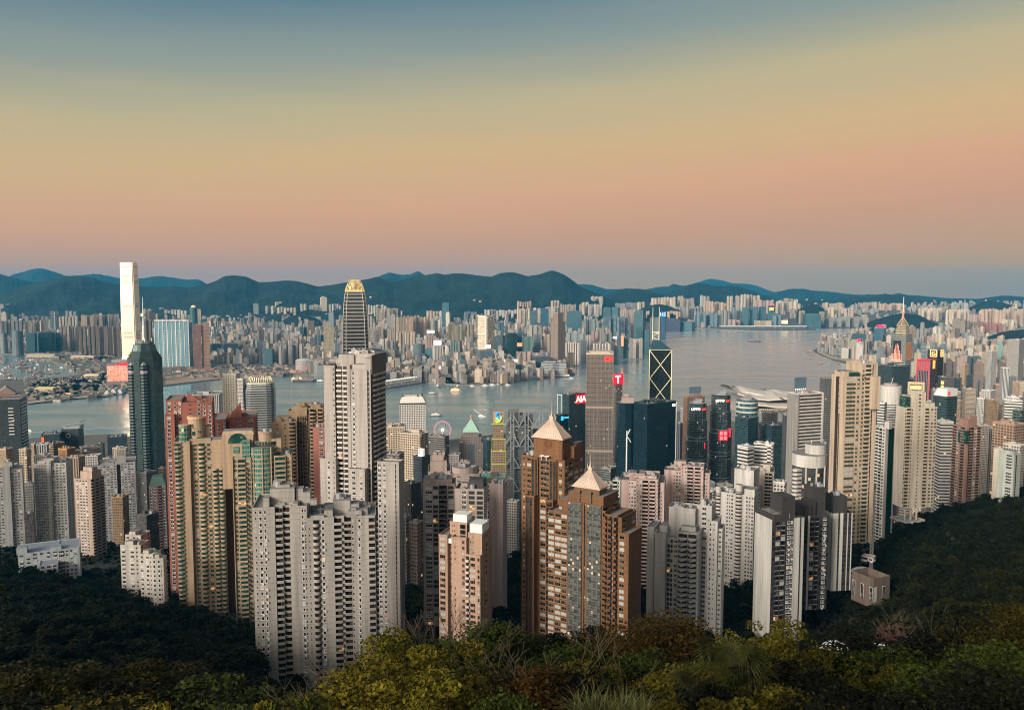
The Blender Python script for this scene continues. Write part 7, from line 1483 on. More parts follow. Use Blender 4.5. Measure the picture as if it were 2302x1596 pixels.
MID = [  # crop, xL, xC, xR, yt, d, facade, colour, label, kind, ratio, rooftop count
 (1,-60,172,235,1292,1500,f_band,(.03,.045,.05),'black glass office tower with white louvre bands at the left edge',O_,1.0,0),
 (1,1692,1935,1962,1245,1480,f_rib,(.55,.56,.53),'white ribbed building with rooftop dish, behind the terracotta tower',O_,1.0,2),
 (1,1962,2082,2120,1066,1750,facade('creamrib',glass=(.16,.13,.1),du=5,dv=3.4,fu=.5,fv=.55,lit=0,src='object'),(.72,.68,.58),'tall slim white-cream tower on the near shore, left of the gold-topped round tower',A_,1.0,1),
 (1,2090,2140,2165,1110,1700,f_dense,(.66,.64,.6),'narrow white tower pressed against the gold-topped round tower',A_,1.0,1),
 (6,1100,1290,1300,395,1260,f_sq,(.62,.52,.38),'cream grid-fronted building, left one below the white porthole tower',O_,1.0,3),
 (6,1236,1425,1498,462,1130,f_sq,(.6,.5,.38),'cream grid-fronted building with terraces on top, right one below the porthole tower',O_,.6,4),
 (6,1100,1240,1282,640,1010,f_band,(.3,.23,.2),'pinkish banded block with curved roof screen, right beside the tall grey tower',O_,.9,2),
 (6,1100,1205,1235,690,900,f_band,(.2,.17,.15),'brown banded low tower with sign strip, right beside the tall grey tower',O_,.9,2),
 (6,1365,1440,1512,660,1080,f_band,(.035,.05,.075),'dark navy slab with white lit sign cube on its roof',O_,1.2,1),
 (6,1500,1640,1680,482,1430,f_band,(.24,.21,.2),'grey banded office block near the ferris wheel',O_,.7,2),
 (6,1678,1768,1782,640,1330,f_grid,(.42,.38,.35),'small pale office block between the grey banded block and the green pyramid roof',O_,1.0,2),
 (6,1980,2018,2122,512,1380,f_glass,(.03,.07,.1),'dark blue glass office, right of the green pyramid roof',O_,1.0,2),
 (6,1268,1345,1432,905,800,f_dense,(.06,.06,.06),'black block with slanting white stepped side, right of the tall grey tower',A_,1.0,2),
 (6,1232,1270,1282,930,780,f_grid,(.62,.58,.52),'narrow white block left of the black slanting block',A_,1.0,1),
 (6,1240,1300,1335,1190,640,f_dense,(.36,.3,.26),'brown-beige block low between tall grey and mauve towers',A_,1.0,2),
 (6,1330,1400,1445,1245,620,f_dense,(.28,.22,.19),'dark brown block touching the left mauve tower',A_,1.0,2),
 (7,1440,1468,1490,230,1480,f_grid,(.36,.36,.36),'slim grey block directly left of the orange-brown slab tower',O_,1.0,0),
 (7,1405,1440,1462,365,1200,f_rib,(.12,.13,.15),'dark ribbed curved tower at the right edge of the navy tower',O_,1.0,1),
 (7,1925,2040,2130,320,1210,f_glass,(.02,.06,.075),'dark teal glass block right of the taller interlocking tower',O_,1.0,1),
 (7,2130,2200,2290,385,1280,f_glass,(.03,.05,.06),'low dark glass block with pale roof right of the dark teal block',O_,1.0,2),
 (7,2160,2240,2300,270,1650,f_band,(.34,.31,.29),'grey-mauve banded block in front of the winged hall',O_,1.0,3),
 (7,1945,2035,2090,575,880,f_bandw,(.66,.65,.62),'white apartment block with slanting black window bands on its left face',A_,.8,2),
 (7,2090,2255,2268,552,900,f_bandw,(.7,.68,.64),'white slab with bold black horizontal bands, right of the slanted banded block',A_,.6,2),
 (8,200,290,512,105,1100,facade('bold_bands',glass=(.03,.03,.03),du=3,dv=4.6,fu=1.0,fv=.5,lit=0,src='object',var=.4),(.62,.57,.52),'tall white hotel tower with bold dark horizontal bands and rooftop billboard frame',O_,2.0,2),
 (8,150,188,205,295,1200,f_rib,(.05,.05,.055),'black slender tower at the left edge of the white banded hotel tower',O_,1.0,1),
 (8,-10,60,152,385,1230,f_glass,(.02,.05,.065),'dark teal glass block between winged hall and the banded hotel tower',O_,1.0,1),
 (8,-40,50,78,560,900,f_bandw,(.66,.64,.6),'small white banded block at the left of the dark teal glass block',A_,1.0,1),
 (8,-60,50,75,800,720,f_grid,(.62,.56,.5),'white rounded block above the black-and-white towers',A_,1.0,1),
 (8,70,170,188,890,680,f_grid,(.66,.63,.58),'small white balconied block in trees, left of the curved tower',A_,1.0,1),
 (4,480,520,600,1105,1600,f_band,(.2,.19,.18),'dark banded tower peeking out left of the beige tower',O_,1.0,0),
 (4,985,1120,1275,1000,1750,f_glass,(.06,.075,.09),'broad dark grey glass block behind the white cylinder tower',O_,1.0,2),
 (8,988,1050,1072,185,1190,f_bandw,(.6,.6,.58),'small white banded office left of the white cylinder tower',O_,1.0,2),
 (8,1478,1600,1692,130,1180,f_glass,(.05,.085,.085),'dark green glass block with sloping white roof and small red sign',O_,1.0,0),
 (4,1518,1545,1658,1095,1560,f_band,(.12,.12,.12),'dark block with white framed edge and glowing yellow signs',O_,1.0,1),
 (8,1505,1550,1660,350,950,f_band,(.5,.47,.43),'white and black vertical-striped block, right of the cream tower',A_,1.0,2),
 (8,1865,1930,1957,145,1260,f_dense,(.66,.65,.6),'narrow white tower, second right of the dark green glass block',A_,1.0,1),
 (8,1945,1990,2052,158,1230,f_dense,(.42,.28,.16),'orange-brown ribbed tower beside the narrow white tower',A_,1.0,1),
 (8,2095,2110,2268,160,1150,f_bandw,(.66,.66,.62),'white office with thin dark horizontal bands near the right edge',O_,1.2,3),
 (8,2180,2250,2290,250,1080,f_glass,(.12,.17,.12),'greenish glass block in front of the thin-banded white office',O_,1.0,1),
 (8,2003,2200,2290,375,980,f_sq,(.4,.27,.19),'wide brown grid apartment block near the right edge',A_,.7,4),
 (8,1830,1900,1978,385,1000,f_dense,(.42,.38,.34),'grey-beige block directly right of the brown-pink tower',A_,1.0,2),
 (8,1965,2000,2010,400,1020,f_rib,(.4,.42,.45),'slim pale blue-grey ribbed block near the right edge',A_,1.0,0),
 (8,2100,2250,2290,560,900,f_grid,(.58,.54,.47),'pale cream slab behind the mint-white tower',A_,.6,1),
 (4,1950,2000,2046,862,2450,f_rib,(.68,.66,.62),'white and brown vertical-striped tower in the right-hand district',O_,1.0,1),
 (4,2070,2095,2150,1012,1900,f_rib,(.7,.7,.68),'white framed block with tall black panels, far right',O_,1.0,1),
 (4,2135,2240,2285,765,3300,f_dense,(.5,.47,.43),'tall beige twin-ribbed tower at the upper right',A_,1.0,1),
 (4,1862,1880,1890,1125,1450,f_dense,(.14,.17,.2),'slim black tower with white ladder frame in the right-hand district',O_,1.0,0),
 (4,1905,1990,2032,1215,1350,f_grid,(.6,.6,.58),'white block with small gabled roof top in the right-hand district',A_,1.0,2),
 (4,2130,2240,2275,1275,1300,f_grid,(.66,.64,.6),'white tower with stacked white rooftop frames at far right',A_,1.0,3),
 (5,540,690,736,410,1690,f_band,(.06,.075,.085),'dark round-cornered office with white ring emblem near the left shore',O_,1.0,2),
 (5,360,525,545,455,1650,f_glass,(.1,.11,.115),'dark glass block with red corner sign near the left shore',O_,1.0,1),
 (5,945,1110,1122,478,1600,f_glass,(.03,.045,.07),'navy block with pale roof edge, left of the stepped dark tower',O_,1.0,2),
 (5,166,232,270,592,1080,f_sq,(.62,.5,.36),'narrow cream tower at left with dark square windows',A_,1.0,1),
 (5,275,300,345,545,1200,f_dense,(.4,.3,.22),'brown-beige tower with ribs behind the narrow cream tower',A_,1.0,1),
 (5,322,420,430,545,1180,f_rib,(.62,.64,.62),'pale tower with white blank panel, left side',A_,1.0,1),
 (5,430,470,570,545,1230,f_band,(.3,.22,.16),'brown banded slab lying deep behind the pale panel tower',O_,1.6,1),
 (5,512,590,666,590,1120,f_dense,(.5,.25,.09),'orange-brown block with square roof tower, left side',A_,1.0,3),
 (5,720,760,885,590,1250,f_dense,(.36,.27,.21),'brown low block behind the grey-white slab, left side',A_,1.0,3),
 (5,850,905,922,545,1330,f_band,(.06,.1,.1),'small dark green-roofed block near the left shore',O_,1.0,1),
 (5,1030,1110,1122,585,1180,f_dense,(.5,.44,.36),'beige ribbed tower tight against the stepped dark tower',A_,1.0,1),
 (5,580,690,750,665,930,f_rib,(.38,.27,.17),'tan tower with deep brown vertical recesses behind the white grid tower',A_,.8,1),
 (5,750,860,895,650,980,f_grid,(.5,.47,.45),'pale block with blank upper wall between tan and grey-white towers',A_,1.0,1),
 (5,208,290,300,900,900,f_dense,(.3,.29,.27),'grey round-balconied block squeezed between the two leftmost white towers',A_,1.0,2),
 (5,212,295,303,1160,760,f_dense,(.1,.085,.08),'dark brown block low between the two leftmost white towers',A_,1.0,2),
 (5,985,1080,1135,1015,850,f_dense,(.3,.19,.09),'golden-brown narrow tower in front of the grey-white slab',A_,1.0,2),
 (5,1200,1290,1385,805,1020,f_dense,(.2,.2,.2),'dark grey block at the foot of the stepped dark tower',A_,1.0,3),
 (5,1195,1290,1400,1180,760,f_dense,(.07,.065,.065),'very dark block low beside the purple-brown tower',A_,1.0,2),
 (5,1395,1440,1462,760,980,f_dense,(.5,.33,.27),'pinkish block with small terraces left of the terracotta tower',A_,1.0,2),
 (6,2190,2275,2300,1060,900,f_grid,(.6,.58,.55),'white low houses on the slope between mauve slab and brown tower',A_,1.0,2),
]
for (c,xL,xC,xR,yt,d,fc,col,lab,(nm,cat),r,k) in MID:
 b = simple(c,xL,xC,xR,yt,d,fc,col,lab,nm,cat,r=r,rt=k)
 if 'white ring emblem' in lab:
  e = MB()
  for i in range(14):
   a,g_ = i*.4488,(i+1)*.4488;e.bar((b.w*.4+4*math.cos(a),-.5,b.H-13+4*math.sin(a)),(b.w*.4+4*math.cos(g_),-.5,b.H-13+4*math.sin(g_)),1.1)
  b.child('sign_emblem',e,[WHITEP]);e = MB();e.box(b.w*.1,b.w*1.05,b.q*.1,b.q*.9,b.H,b.H+7);e.bar((b.w*.1,0,b.H+7),(b.w*1.1,0,b.H+14),1.2);e.bar((b.w*1.1,0,b.H+14),(b.w*1.1,b.q,b.H+14),1.2);e.bar((b.w*.35,2,b.H+7),(b.w*.35,2,b.H+26),.5);b.child('roof_frame',e,[STEEL])
 elif 'red corner sign' in lab: e = MB();e.box(1,b.w*.16,-1,-.3,b.H-15,b.H-4);b.child('sign',e,[emis('red_orange_light',(1,.12,.05),1.2)])
 elif 'small red sign' in lab:
  e = MB();e.loft([(0,0),(b.w,0),(b.w,b.q),(0,b.q)],b.H,[(b.w*.25,b.q*.1),(b.w,0),(b.w,b.q),(b.w*.2,b.q)],b.H+12,0,0);b.child('roof',e,[WHITEP]);e = MB();e.box(b.w+.2,b.w+.8,b.q*.1,b.q*.26,b.H+3,b.H+8);b.child('sign',e,[emis('red_light',(1.0,.03,.03),1.3)])
 elif 'yellow signs' in lab:
  e = MB()
  for i in range(4): e.prism(circ(b.w+1,b.q*.15,2.6,10),b.H-12-i*9,b.H-7-i*9,0,0,True)
  b.child('sign',e,[emis('yellow_light',(1,.75,.15),1.1)])
 elif 'sign cube' in lab: e = MB();e.box(b.w*.5,b.w*1.0,1,6,b.H,b.H+11);b.child('sign_panel',e,[emis('white_sign_dim',(1,.9,.9),.6)]);e = MB();e.bar((b.w*.6,.5,b.H+4),(b.w*.6,.5,b.H+10),.8);e.bar((b.w*.7,.5,b.H+4),(b.w*.7,.5,b.H+10),.8);e.bar((b.w*.6,.5,b.H+7),(b.w*.75,.5,b.H+7),.8);b.child('sign_emblem',e,[emis('coral',(.9,.3,.25),.8)])
 elif 'rooftop billboard frame' in lab:
  e = MB();y0,y1 = b.q*.04,b.q*.5
  e.box(b.w*.5,b.w*.5+.8,y0,y1,b.H+7,b.H+22);
  for i in range(6): e.bar((b.w*.5,y0+(y1-y0)*i/5,b.H),(b.w*.5,y0+(y1-y0)*i/5,b.H+22),.5)
  b.child('billboard_frame',e,[plain('frame_blue',(.1,.16,.2),.6)]);e = MB()
  for i in range(6): e.box(b.w*.5+1,b.w*.5+1.6,y0+(y1-y0)*(i+.3)/6,y0+(y1-y0)*(i+.6)/6,b.H+5,b.H+6.5)
  b.child('lamps',e,[emis('white_light',(1,.95,.85),2.2)]);e = MB()
  for i in range(3): e.box(-.6,b.w+.8,b.q*(-.01+.0*i),b.q*.03,0,b.H)
  e.box(b.w,b.w+1.2,b.q*.94,b.q,0,b.H);b.child('corner_pier',e,[WHT])
 elif 'louvre bands' in lab: 
  e = MB()
  for i in range(30): e.box(b.w+.2,b.w+1.4,b.q*.1,b.q*.9,b.H-8-i*6,b.H-6-i*6)
  for i in range(9): e.box(b.w*.55,b.w*.75,-.8,-.2,b.H-16-i*6,b.H-14.5-i*6)
  b.child('louvre_bands',e,[WHITEP])
# pediment building behind the black tower
b = Bld('office_building','pinkish building with gabled pediment front at the left edge','office building',zx(1,-60),zx(1,195),zx(1,200),zy(1,1240),1760,dp=40,base=5)
mb = MB();w = b.w;mb.box(0,w,0,b.q,0,b.H,0,1);mb.prism([(w*.1,0),(w*.75,0),(w*.75,b.q),(w*.1,b.q)],b.H,b.H+2,0,1);zt = b.hz(zy(1,1168))
for y in (0,b.q): mb.face([(w*.1,y,b.H+2),(w*.8,y,b.H+2),(w*.45,y,zt)] if y == 0 else [(w*.8,y,b.H+2),(w*.1,y,b.H+2),(w*.45,y,zt)])
mb.face([(w*.1,0,b.H+2),(w*.45,0,zt),(w*.45,b.q,zt),(w*.1,b.q,b.H+2)]);mb.face([(w*.45,0,zt),(w*.8,0,b.H+2),(w*.8,b.q,b.H+2),(w*.45,b.q,zt)]);b.child('wall',mb,[facade('pedim',glass=(.08,.06,.05),du=4,dv=5,fu=.4,fv=.5,lit=0,src=(.4,.27,.22)),ROOFG])
# gold-topped round tower (little brother of the crowned one)
def junior():
 d = 1700;X0,X1 = zx(1,2128),zx(2,100);p = P((X0+X1)/2,850,d);r = (X1-X0)/2/F*d;root = empty('office_tower',(p.x,d+r,3),R(10),'rounded grey-glass tower with pale finned crown near the shore, left of the tan tower','office tower');H = p.z-3
 pl = lambda k: [(k*a,k*c) for a,c in ((-.55,-1),(.55,-1),(.85,-.85),(1,-.55),(1,.55),(.85,.85),(.55,1),(-.55,1),(-.85,.85),(-1,.55),(-1,-.55),(-.85,-.85))]
 m = facade('juniorband',glass=(.05,.055,.055),du=2,dv=5,fu=1,fv=.55,lit=.0,metal=.5,src=(.34,.35,.34));mb = MB();mb.prism(pl(r),0,H-28,0);mb.loft(pl(r),H-28,pl(r*.88),H-10,0,1);mb.build('wall',[m,ROOFG],root)
 cr = MB();g = plain('pale_gold_glow',(.8,.72,.5),.5,.1,.1,((1,.85,.55),.12))  # crown fins given a faint glow of their own
 for i in range(32):
  a = i*.19635;q = [(r*.9*math.cos(a),r*.9*math.sin(a),H-14),(r*.72*math.cos(a),r*.72*math.sin(a),H)];cr.bar(q[0],q[1],1.1)
 cr.prism(pl(r*.9),H-14,H-11,0,0,True);cr.build('crown',[g],root)
junior()
# white cylinder office with ring roof
rt,r_,H_ = drum(8,1060,1230,45,1240,facade('cylband',glass=(.03,.032,.035),du=4,dv=3.8,fu=1.0,fv=.45,lit=0,src=(.64,.64,.62)),'white cylindrical tower with open ring roof, between beige and cream towers',n=28,col=(.6,.6,.6),rt=0,base=20)
mb = MB();mb.prism(circ(0,0,r_+1.2,28),H_-26,H_+2,0,1);mb.prism(circ(0,0,r_*.7,20),H_+2,H_+5,1,1);mb.tube((0,0,H_+2),(3,0,H_+14),.5);mb.build('roof_ring',[WHT,plain('ring_floor',(.35,.3,.27))],rt)
mb = MB();mb.box(r_*.1,r_*.5,-r_*1.02,-r_*.8,0,H_-26);mb.build('dark_slot',[BLKG],rt)
# lit-row frame
b = Bld('office_tower','brown block with a rooftop frame of glowing amber cells behind the cream tower','office tower',zx(4,1252),zx(4,1400),zx(4,1405),zy(4,1240),1350,dp=20,base=10)
mb = MB();mb.box(0,b.w,0,b.q,0,b.H,0,1);b.child('wall',mb,[facade('brw',glass=(.04,.03,.03),du=3,dv=3.6,fu=.6,fv=.5,lit=.02,src=(.3,.22,.16)),ROOFG]);e = MB();z0 = b.H;
e.box(0,b.w,2,6,z0+15,z0+19);e.box(0,3,2,6,z0,z0+15);e.box(b.w-3,b.w,2,6,z0,z0+15);e.box(3,b.w-3,4,6,z0,z0+5);b.child('roof_frame',e,[plain('frame_tan',(.5,.4,.25))]);e = MB()
for i in range(9): e.box(4+i*(b.w-8)/9,4+(i+.7)*(b.w-8)/9,2.5,4,z0+6.5,z0+13)
b.child('lit_cells',e,[emis('amber_light',(1,.6,.2),1.1)])
# banded curved white hotel below the wings
rt,r_,H_ = drum(7,1960,2150,160,1560,facade('curvehotel',glass=(.04,.09,.11),du=3,dv=9,fu=1.0,fv=.68,lit=.02,src=(.74,.7,.62),metal=.2),'white-banded curved glass building below the winged hall',n=24,col=(.7,.7,.65),rt=2,base=10)
# ---- near left, storey by storey
b = Bld(AP,'leftmost white apartment tower with plain pale central strip and grid windows',AC,zx(5,-75),zx(5,195),zx(5,205),zy(5,770),820,dp=20)
b.vol(0,b.w*.38,0,b.q,0,b.H,'w1 w1 w1 W.2');b.vol(b.w*.38,b.w*.6,-2,b.q,0,b.hz(zy(5,735)),'W1');b.vol(b.w*.6,b.w,0,b.q,0,b.H+1,'W.2 w1 w1 w1 W.6');b.wall.box(b.w*.38,b.w*.68,1,8,b.H,b.hz(zy(5,695)),0,1);b.rooftop(b.w*.4,b.w*.66,2,7,b.hz(zy(5,695)),1,2);b.litp = .02;b.done(wallmat((.5,.5,.49),3.0,.3),openm=GLASS)
b = Bld(AP,'white grid-windowed apartment tower with pale central strip, second big tower from the left edge',AC,zx(5,295),zx(5,582),zx(5,640),zy(5,712),850,.8)
b.vol(0,b.w*.36,0,b.q,0,b.H,'W.2 w1 w1 w1 w1 w1 W.1');b.vol(b.w*.36,b.w*.55,-2,b.q,0,b.H+3,'z1 W1 z1');b.vol(b.w*.55,b.w,0,b.q,0,b.H,'W.1 w1 w1 w1 w1 W.3',B='W1 w1 W1');b.wall.box(b.w*.3,b.w*.6,2,10,b.H,b.hz(zy(5,668)),0,1);b.rooftop(2,b.w-2,2,b.q-2,b.H,5,3);b.litp = .01;b.done(wallmat((.52,.52,.50),3.0,.3))
b = Bld(AP,'peach-beige apartment tower with rounded balconies on its right face, left side',AC,zx(5,655),zx(5,800),zx(5,918),zy(5,860),780,.9)
b.vol(0,b.w,0,b.q,0,b.H,'W6 w14 w14 w14 w14 W14',B='B10 W3 B10 W3 B10 W2',bal=(1.3,'box'));b.wall.box(b.w*.3,b.w*1.0,b.q*.1,b.q*.8,b.H,b.hz(zy(5,790)),0,1);b.wall.box(b.w*.4,b.w*.95,b.q*.2,b.q*.6,b.H,b.hz(zy(5,755)),0,1);b.rooftop(1,b.w,1,b.q,b.H,3,3);b.litp = .01;b.done(wallmat((.52,.39,.31),3.0,.2))
b = Bld(AP,'grey-white slab with dark central recess, left of the stepped dark tower',AC,zx(5,862),zx(5,1192),zx(5,1200),zy(5,715),950,dp=22)
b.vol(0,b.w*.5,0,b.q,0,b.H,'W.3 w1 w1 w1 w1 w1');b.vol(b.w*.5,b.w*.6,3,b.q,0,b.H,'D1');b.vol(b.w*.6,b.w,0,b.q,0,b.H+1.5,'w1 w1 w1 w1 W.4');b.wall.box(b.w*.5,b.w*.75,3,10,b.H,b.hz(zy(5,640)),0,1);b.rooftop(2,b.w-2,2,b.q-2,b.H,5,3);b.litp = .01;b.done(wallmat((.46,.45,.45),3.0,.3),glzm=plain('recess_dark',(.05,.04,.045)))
b = Bld(AP,'purple-brown apartment tower with dark green mansard roof, left of the terracotta tower',AC,zx(5,1312),zx(5,1460),zx(5,1470),zy(5,905),830,dp=20)
b.vol(0,b.w,0,b.q,0,b.H,'w1 w1 W.3 b1 w1',parapet=0);e = MB();A = [(0,0),(b.w,0),(b.w,b.q),(0,b.q)];e.loft(A,b.H,[(3,3),(b.w-3,3),(b.w-3,b.q-3),(3,b.q-3)],b.H+9,0,0);b.child('mansard_roof',e,[plain('green_mansard',(.05,.11,.09),.6)]);b.litp = .01;b.done(wallmat((.22,.13,.12),3.0,.3))
# low white slab school and cluster by the woods
b = Bld('school_building','long low pale blue-white institutional slab with flat roofs beside the dark woods, lower left','school building',zx(9,150),zx(9,700),zx(9,708),zy(9,165),620,dp=14,base=gz(-330,620)-16)
b.vol(b.fx(zx(9,510)),b.w,0,b.q,0,b.H,'v1 w.6 w.6 w.6 W.3',B='W1',parapet=.6);b.vol(0,b.fx(zx(9,510)),5,b.q+5,0,b.H-1,'w1 w1 w1 w1 w1 w1',parapet=.6);b.vol(b.fx(zx(9,350)),b.fx(zx(9,510)),-8,5,0,b.H-8,'w1 w1 w1',parapet=.6)
b.wall.box(b.fx(zx(9,445)),b.fx(zx(9,540)),2,10,b.H-1,b.hz(zy(9,140)),0,1);b.wall.box(b.fx(zx(9,140)),b.fx(zx(9,232)),5,14,b.H-1,b.hz(zy(9,122)),0,1);b.wall.box(b.w-1.6,b.w,-1.5,0,0,b.H+1,0,0);b.litp = 0;b.done(wallmat((.46,.54,.56),3.2,.2),roofm=plain('blue_roof',(.2,.23,.27),.8))
for x0,xm,x1,y,d,lab,rr in ((1060,1240,1310,150,560,'low white terraced block, left of three beside the terracotta tower foot',.8),(1232,1350,1420,235,520,'low white block with mint roof pool, right of three beside the terracotta tower foot',.9),(1105,1240,1325,65,610,'low white terraced block, rear one beside the terracotta tower foot',1.0),(1345,1440,1470,268,505,'low cream-white block with small balconies against the terracotta tower foot',1.0)):
 b = Bld('apartment_block',lab,'apartment block',zx(9,x0),zx(9,xm),zx(9,x1),zy(9,y),d,rr,base=gz(-170,d)-22)
 b.vol(0,b.w,0,b.q,0,b.H,'w1 W.4 w1 z.5 W.4',B='w1 W.5 w1');b.wall.box(b.w*.2,b.w*.6,b.q*.1,b.q*.5,b.H,b.H+3,0,1);b.rooftop(1,b.w-1,1,b.q-1,b.H,3,2.2)
 if 'mint' in lab: e = MB();e.box(b.w*.62,b.w*.95,b.q*.1,b.q*.6,b.H+.1,b.H+.6);b.child('roof_pool',e,[plain('mint',(.3,.6,.45))])
 b.litp = 0;b.done(wallmat((.56,.52,.46),3.0,.2))
# low podiums near the lower right
L_ROOF = plain('roof_garden',(.02,.026,.01),.9,0,.6)
b = Bld('podium_building','pink-beige low podium with roof garden at the foot of the black-and-white towers','podium',zx(12,755),zx(12,945),zx(12,1090),zy(12,700),470,.8,base=gz(430,470)-20)
b.vol(0,b.w,0,b.q,0,b.H,'w1 W1 w1 W1 w1',B='w1 W1 w1 W1',parapet=.4);b.rooftop(1,b.w-1,1,b.q-1,b.H,4,2.5);b.wall.box(b.w*.5,b.w*.95,b.q*.1,b.q*.9,b.H,b.H+1.6,0,1);b.litp = .0;b.done(wallmat((.16,.12,.095),3.0,.1))
b = Bld('apartment_block','stepped grey block with many balconies at the foot of the tall beige tower','apartment block',zx(12,850),zx(12,955),zx(12,975),zy(12,262),535,.7,base=gz(400,535)-14)
b.vol(0,b.w,0,b.q,0,b.H,'b1 w1',B='w1');b.litp = 0;b.done(wallmat((.42,.36,.32),3.0,.2))
root = empty('pavilion',(P(zx(12,1035),0,540).x,540,K(zy(12,385),540)),0,'curved white canopy over a blue pool, right of the beige tower foot','pavilion')
mb = MB()
for i in range(8): a,c_ = math.pi*i/8,math.pi*(i+1)/8;mb.face([(-7*math.cos(a),-3,2.6*math.sin(a)),(-7*math.cos(c_),-3,2.6*math.sin(c_)),(-7*math.cos(c_),3,3.4*math.sin(c_)),(-7*math.cos(a),3,3.4*math.sin(a))])
mb.build('canopy',[WHITEP],root);mb = MB();mb.box(-6,3,-7,-3.5,-2,-.6);mb.build('pool',[plain('pool_blue2',(.02,.15,.4),.15)],root);mb = MB();mb.box(-7.5,7.5,-9,4,-12,-2.05);mb.build('terrace',[plain('terrace_pale',(.5,.47,.43))],root)
# white house with red roof behind the leaves, lower right
root = empty('house',(P(2110,0,118).x,118,tz(P(2110,0,118).x,118)),R(-30),'white house with dark red roof half hidden by leaves, lower right','house');root.scale = (.62,.62,.8)
zr = (K(1440,118)-root.location.z)/.8
mb = MB();mb.box(-8,6,0,9,-4,zr-1.6,0,0);mb.box(-1.4,1.4,-1.5,2,-4,zr+.6,0,0);mb.box(-9,1,-9,0,-4,zr-4.6,0,0);mb.build('wall',[plain('white_house_wall',(.82,.82,.8),.6)],root)  # house walls in plain white
mb = MB();mb.loft([(-8.6,-.6),(6.6,-.6),(6.6,9.6),(-8.6,9.6)],zr-1.6,[(-7,4.4),(5,4.4),(5,4.6),(-7,4.6)],zr+1.2,0,0);mb.build('roof',[plain('dark_red_roof',(.028,.006,.004),.9)],root)
mb = MB();mb.box(-8.8,6.8,-.8,-.55,zr-1.75,zr-1.45);mb.build('gutter',[WHITEP],root)
root = empty('shelter',(P(1925,0,150).x,150,K(1440,150)-3),0,'small white-domed tent below the left edge of the white end wall','tent')
mb = MB()
for i in range(4): mb.loft(circ(0,0,3*math.cos(i*.39),10),3*math.sin(i*.39),circ(0,0,3*math.cos((i+1)*.39)+.01,10),3*math.sin((i+1)*.39),0)
mb.build('canopy',[WHITEP],root);mb = MB()
for a in range(4): mb.tube((2.8*math.cos(a*1.57),2.8*math.sin(a*1.57),-6),(2.8*math.cos(a*1.57),2.8*math.sin(a*1.57),.1),.12)
mb.build('frame',[STEEL],root)
# crane-like flag mast in front of the navy tower
root = empty('mast',(P(zx(7,1012),0,1000).x,1000,60),0,'tall white mast standing in front of the broad navy tower','mast');h0 = K(zy(7,425),1000)-60
mb = MB();mb.tube((0,0,0),(0,0,h0-8),1.1,.9,8);mb.bar((0,0,h0-8),(0,0,h0),1.2);mb.bar((0,0,h0-6),(4,0,h0+2),1.0);mb.bar((0,0,h0-6),(5,0,h0-14),1.0);mb.bar((0,0,h0*.42),(0,0,h0*.47),3);mb.build('pole',[WHITEP],root)
# ---- random infill towers
used = [(o['label'],) for o in []]
INF = []
def infill(n_,xr,dr,yr,facs,pal,seed,wr=(14,26)):
 r = random.Random(seed);spots = [];k = 0;t = 0
 while k < n_ and t < n_*40:
  t += 1;x = r.uniform(*xr);d = dr[0]+(dr[1]-dr[0])*r.random()**.8;X = (x-CX)/F*d;w = r.uniform(*wr)
  if any(abs(X-a)+abs(d-b_) < 30 for a,b_ in spots): continue
  yt = r.uniform(yr[0](d),yr[1](d));p = P(x,yt,d)
  if p.z-gz(p.x,d) < 12: continue
  spots.append((X,d));k += 1;wp = w/d*F;c = PAL[r.choice(pal)];v = r.uniform(.75,1.1);q = r.uniform(.15,.85)
  b = simple(0,x-wp*q,x,x+wp*(1-q),yt,d,r.choice(facs),tuple(s*v for s in c),'','apartment_building','apartment building',r=r.uniform(.6,1.5),rt=2,ov=True)
  b.root['pc'] = 0;INF.append((b.root,x,yt,d,c))
FS = [f_grid,f_dense,f_dense,f_band,f_glass]
infill(26,(0,290),(1080,1450),(lambda d: 1010-(d-1080)*.03,lambda d: 1060-(d-1080)*.05),[f_grid,f_dense,f_dense,f_band],['cream','brown','beige','grey','white','warm'],3)
infill(95,(1990,2330),(1500,3100),(lambda d: 895-(d-1500)*.055,lambda d: 985-(d-1500)*.075),FS,['white','cream','beige','grey','greyblue','brown','dark','teal','pink','warm'],11,(20,38))
infill(34,(1985,2330),(1000,1500),(lambda d: 985-(d-1000)*.1,lambda d: 1035-(d-1000)*.1),FS,['white','cream','beige','grey','brown','dark','pink'],12,(18,30))
infill(30,(860,1640),(1000,1380),(lambda d: 1075-(d-1000)*.09,lambda d: 1125-(d-1000)*.1),FS,['white','cream','beige','grey','greyblue','brown'],13,(18,30))
infill(16,(1640,1990),(1250,2200),(lambda d: 960-(d-1250)*.05,lambda d: 1010-(d-1250)*.06),FS,['white','cream','beige','grey','greyblue','dark'],14,(20,34))
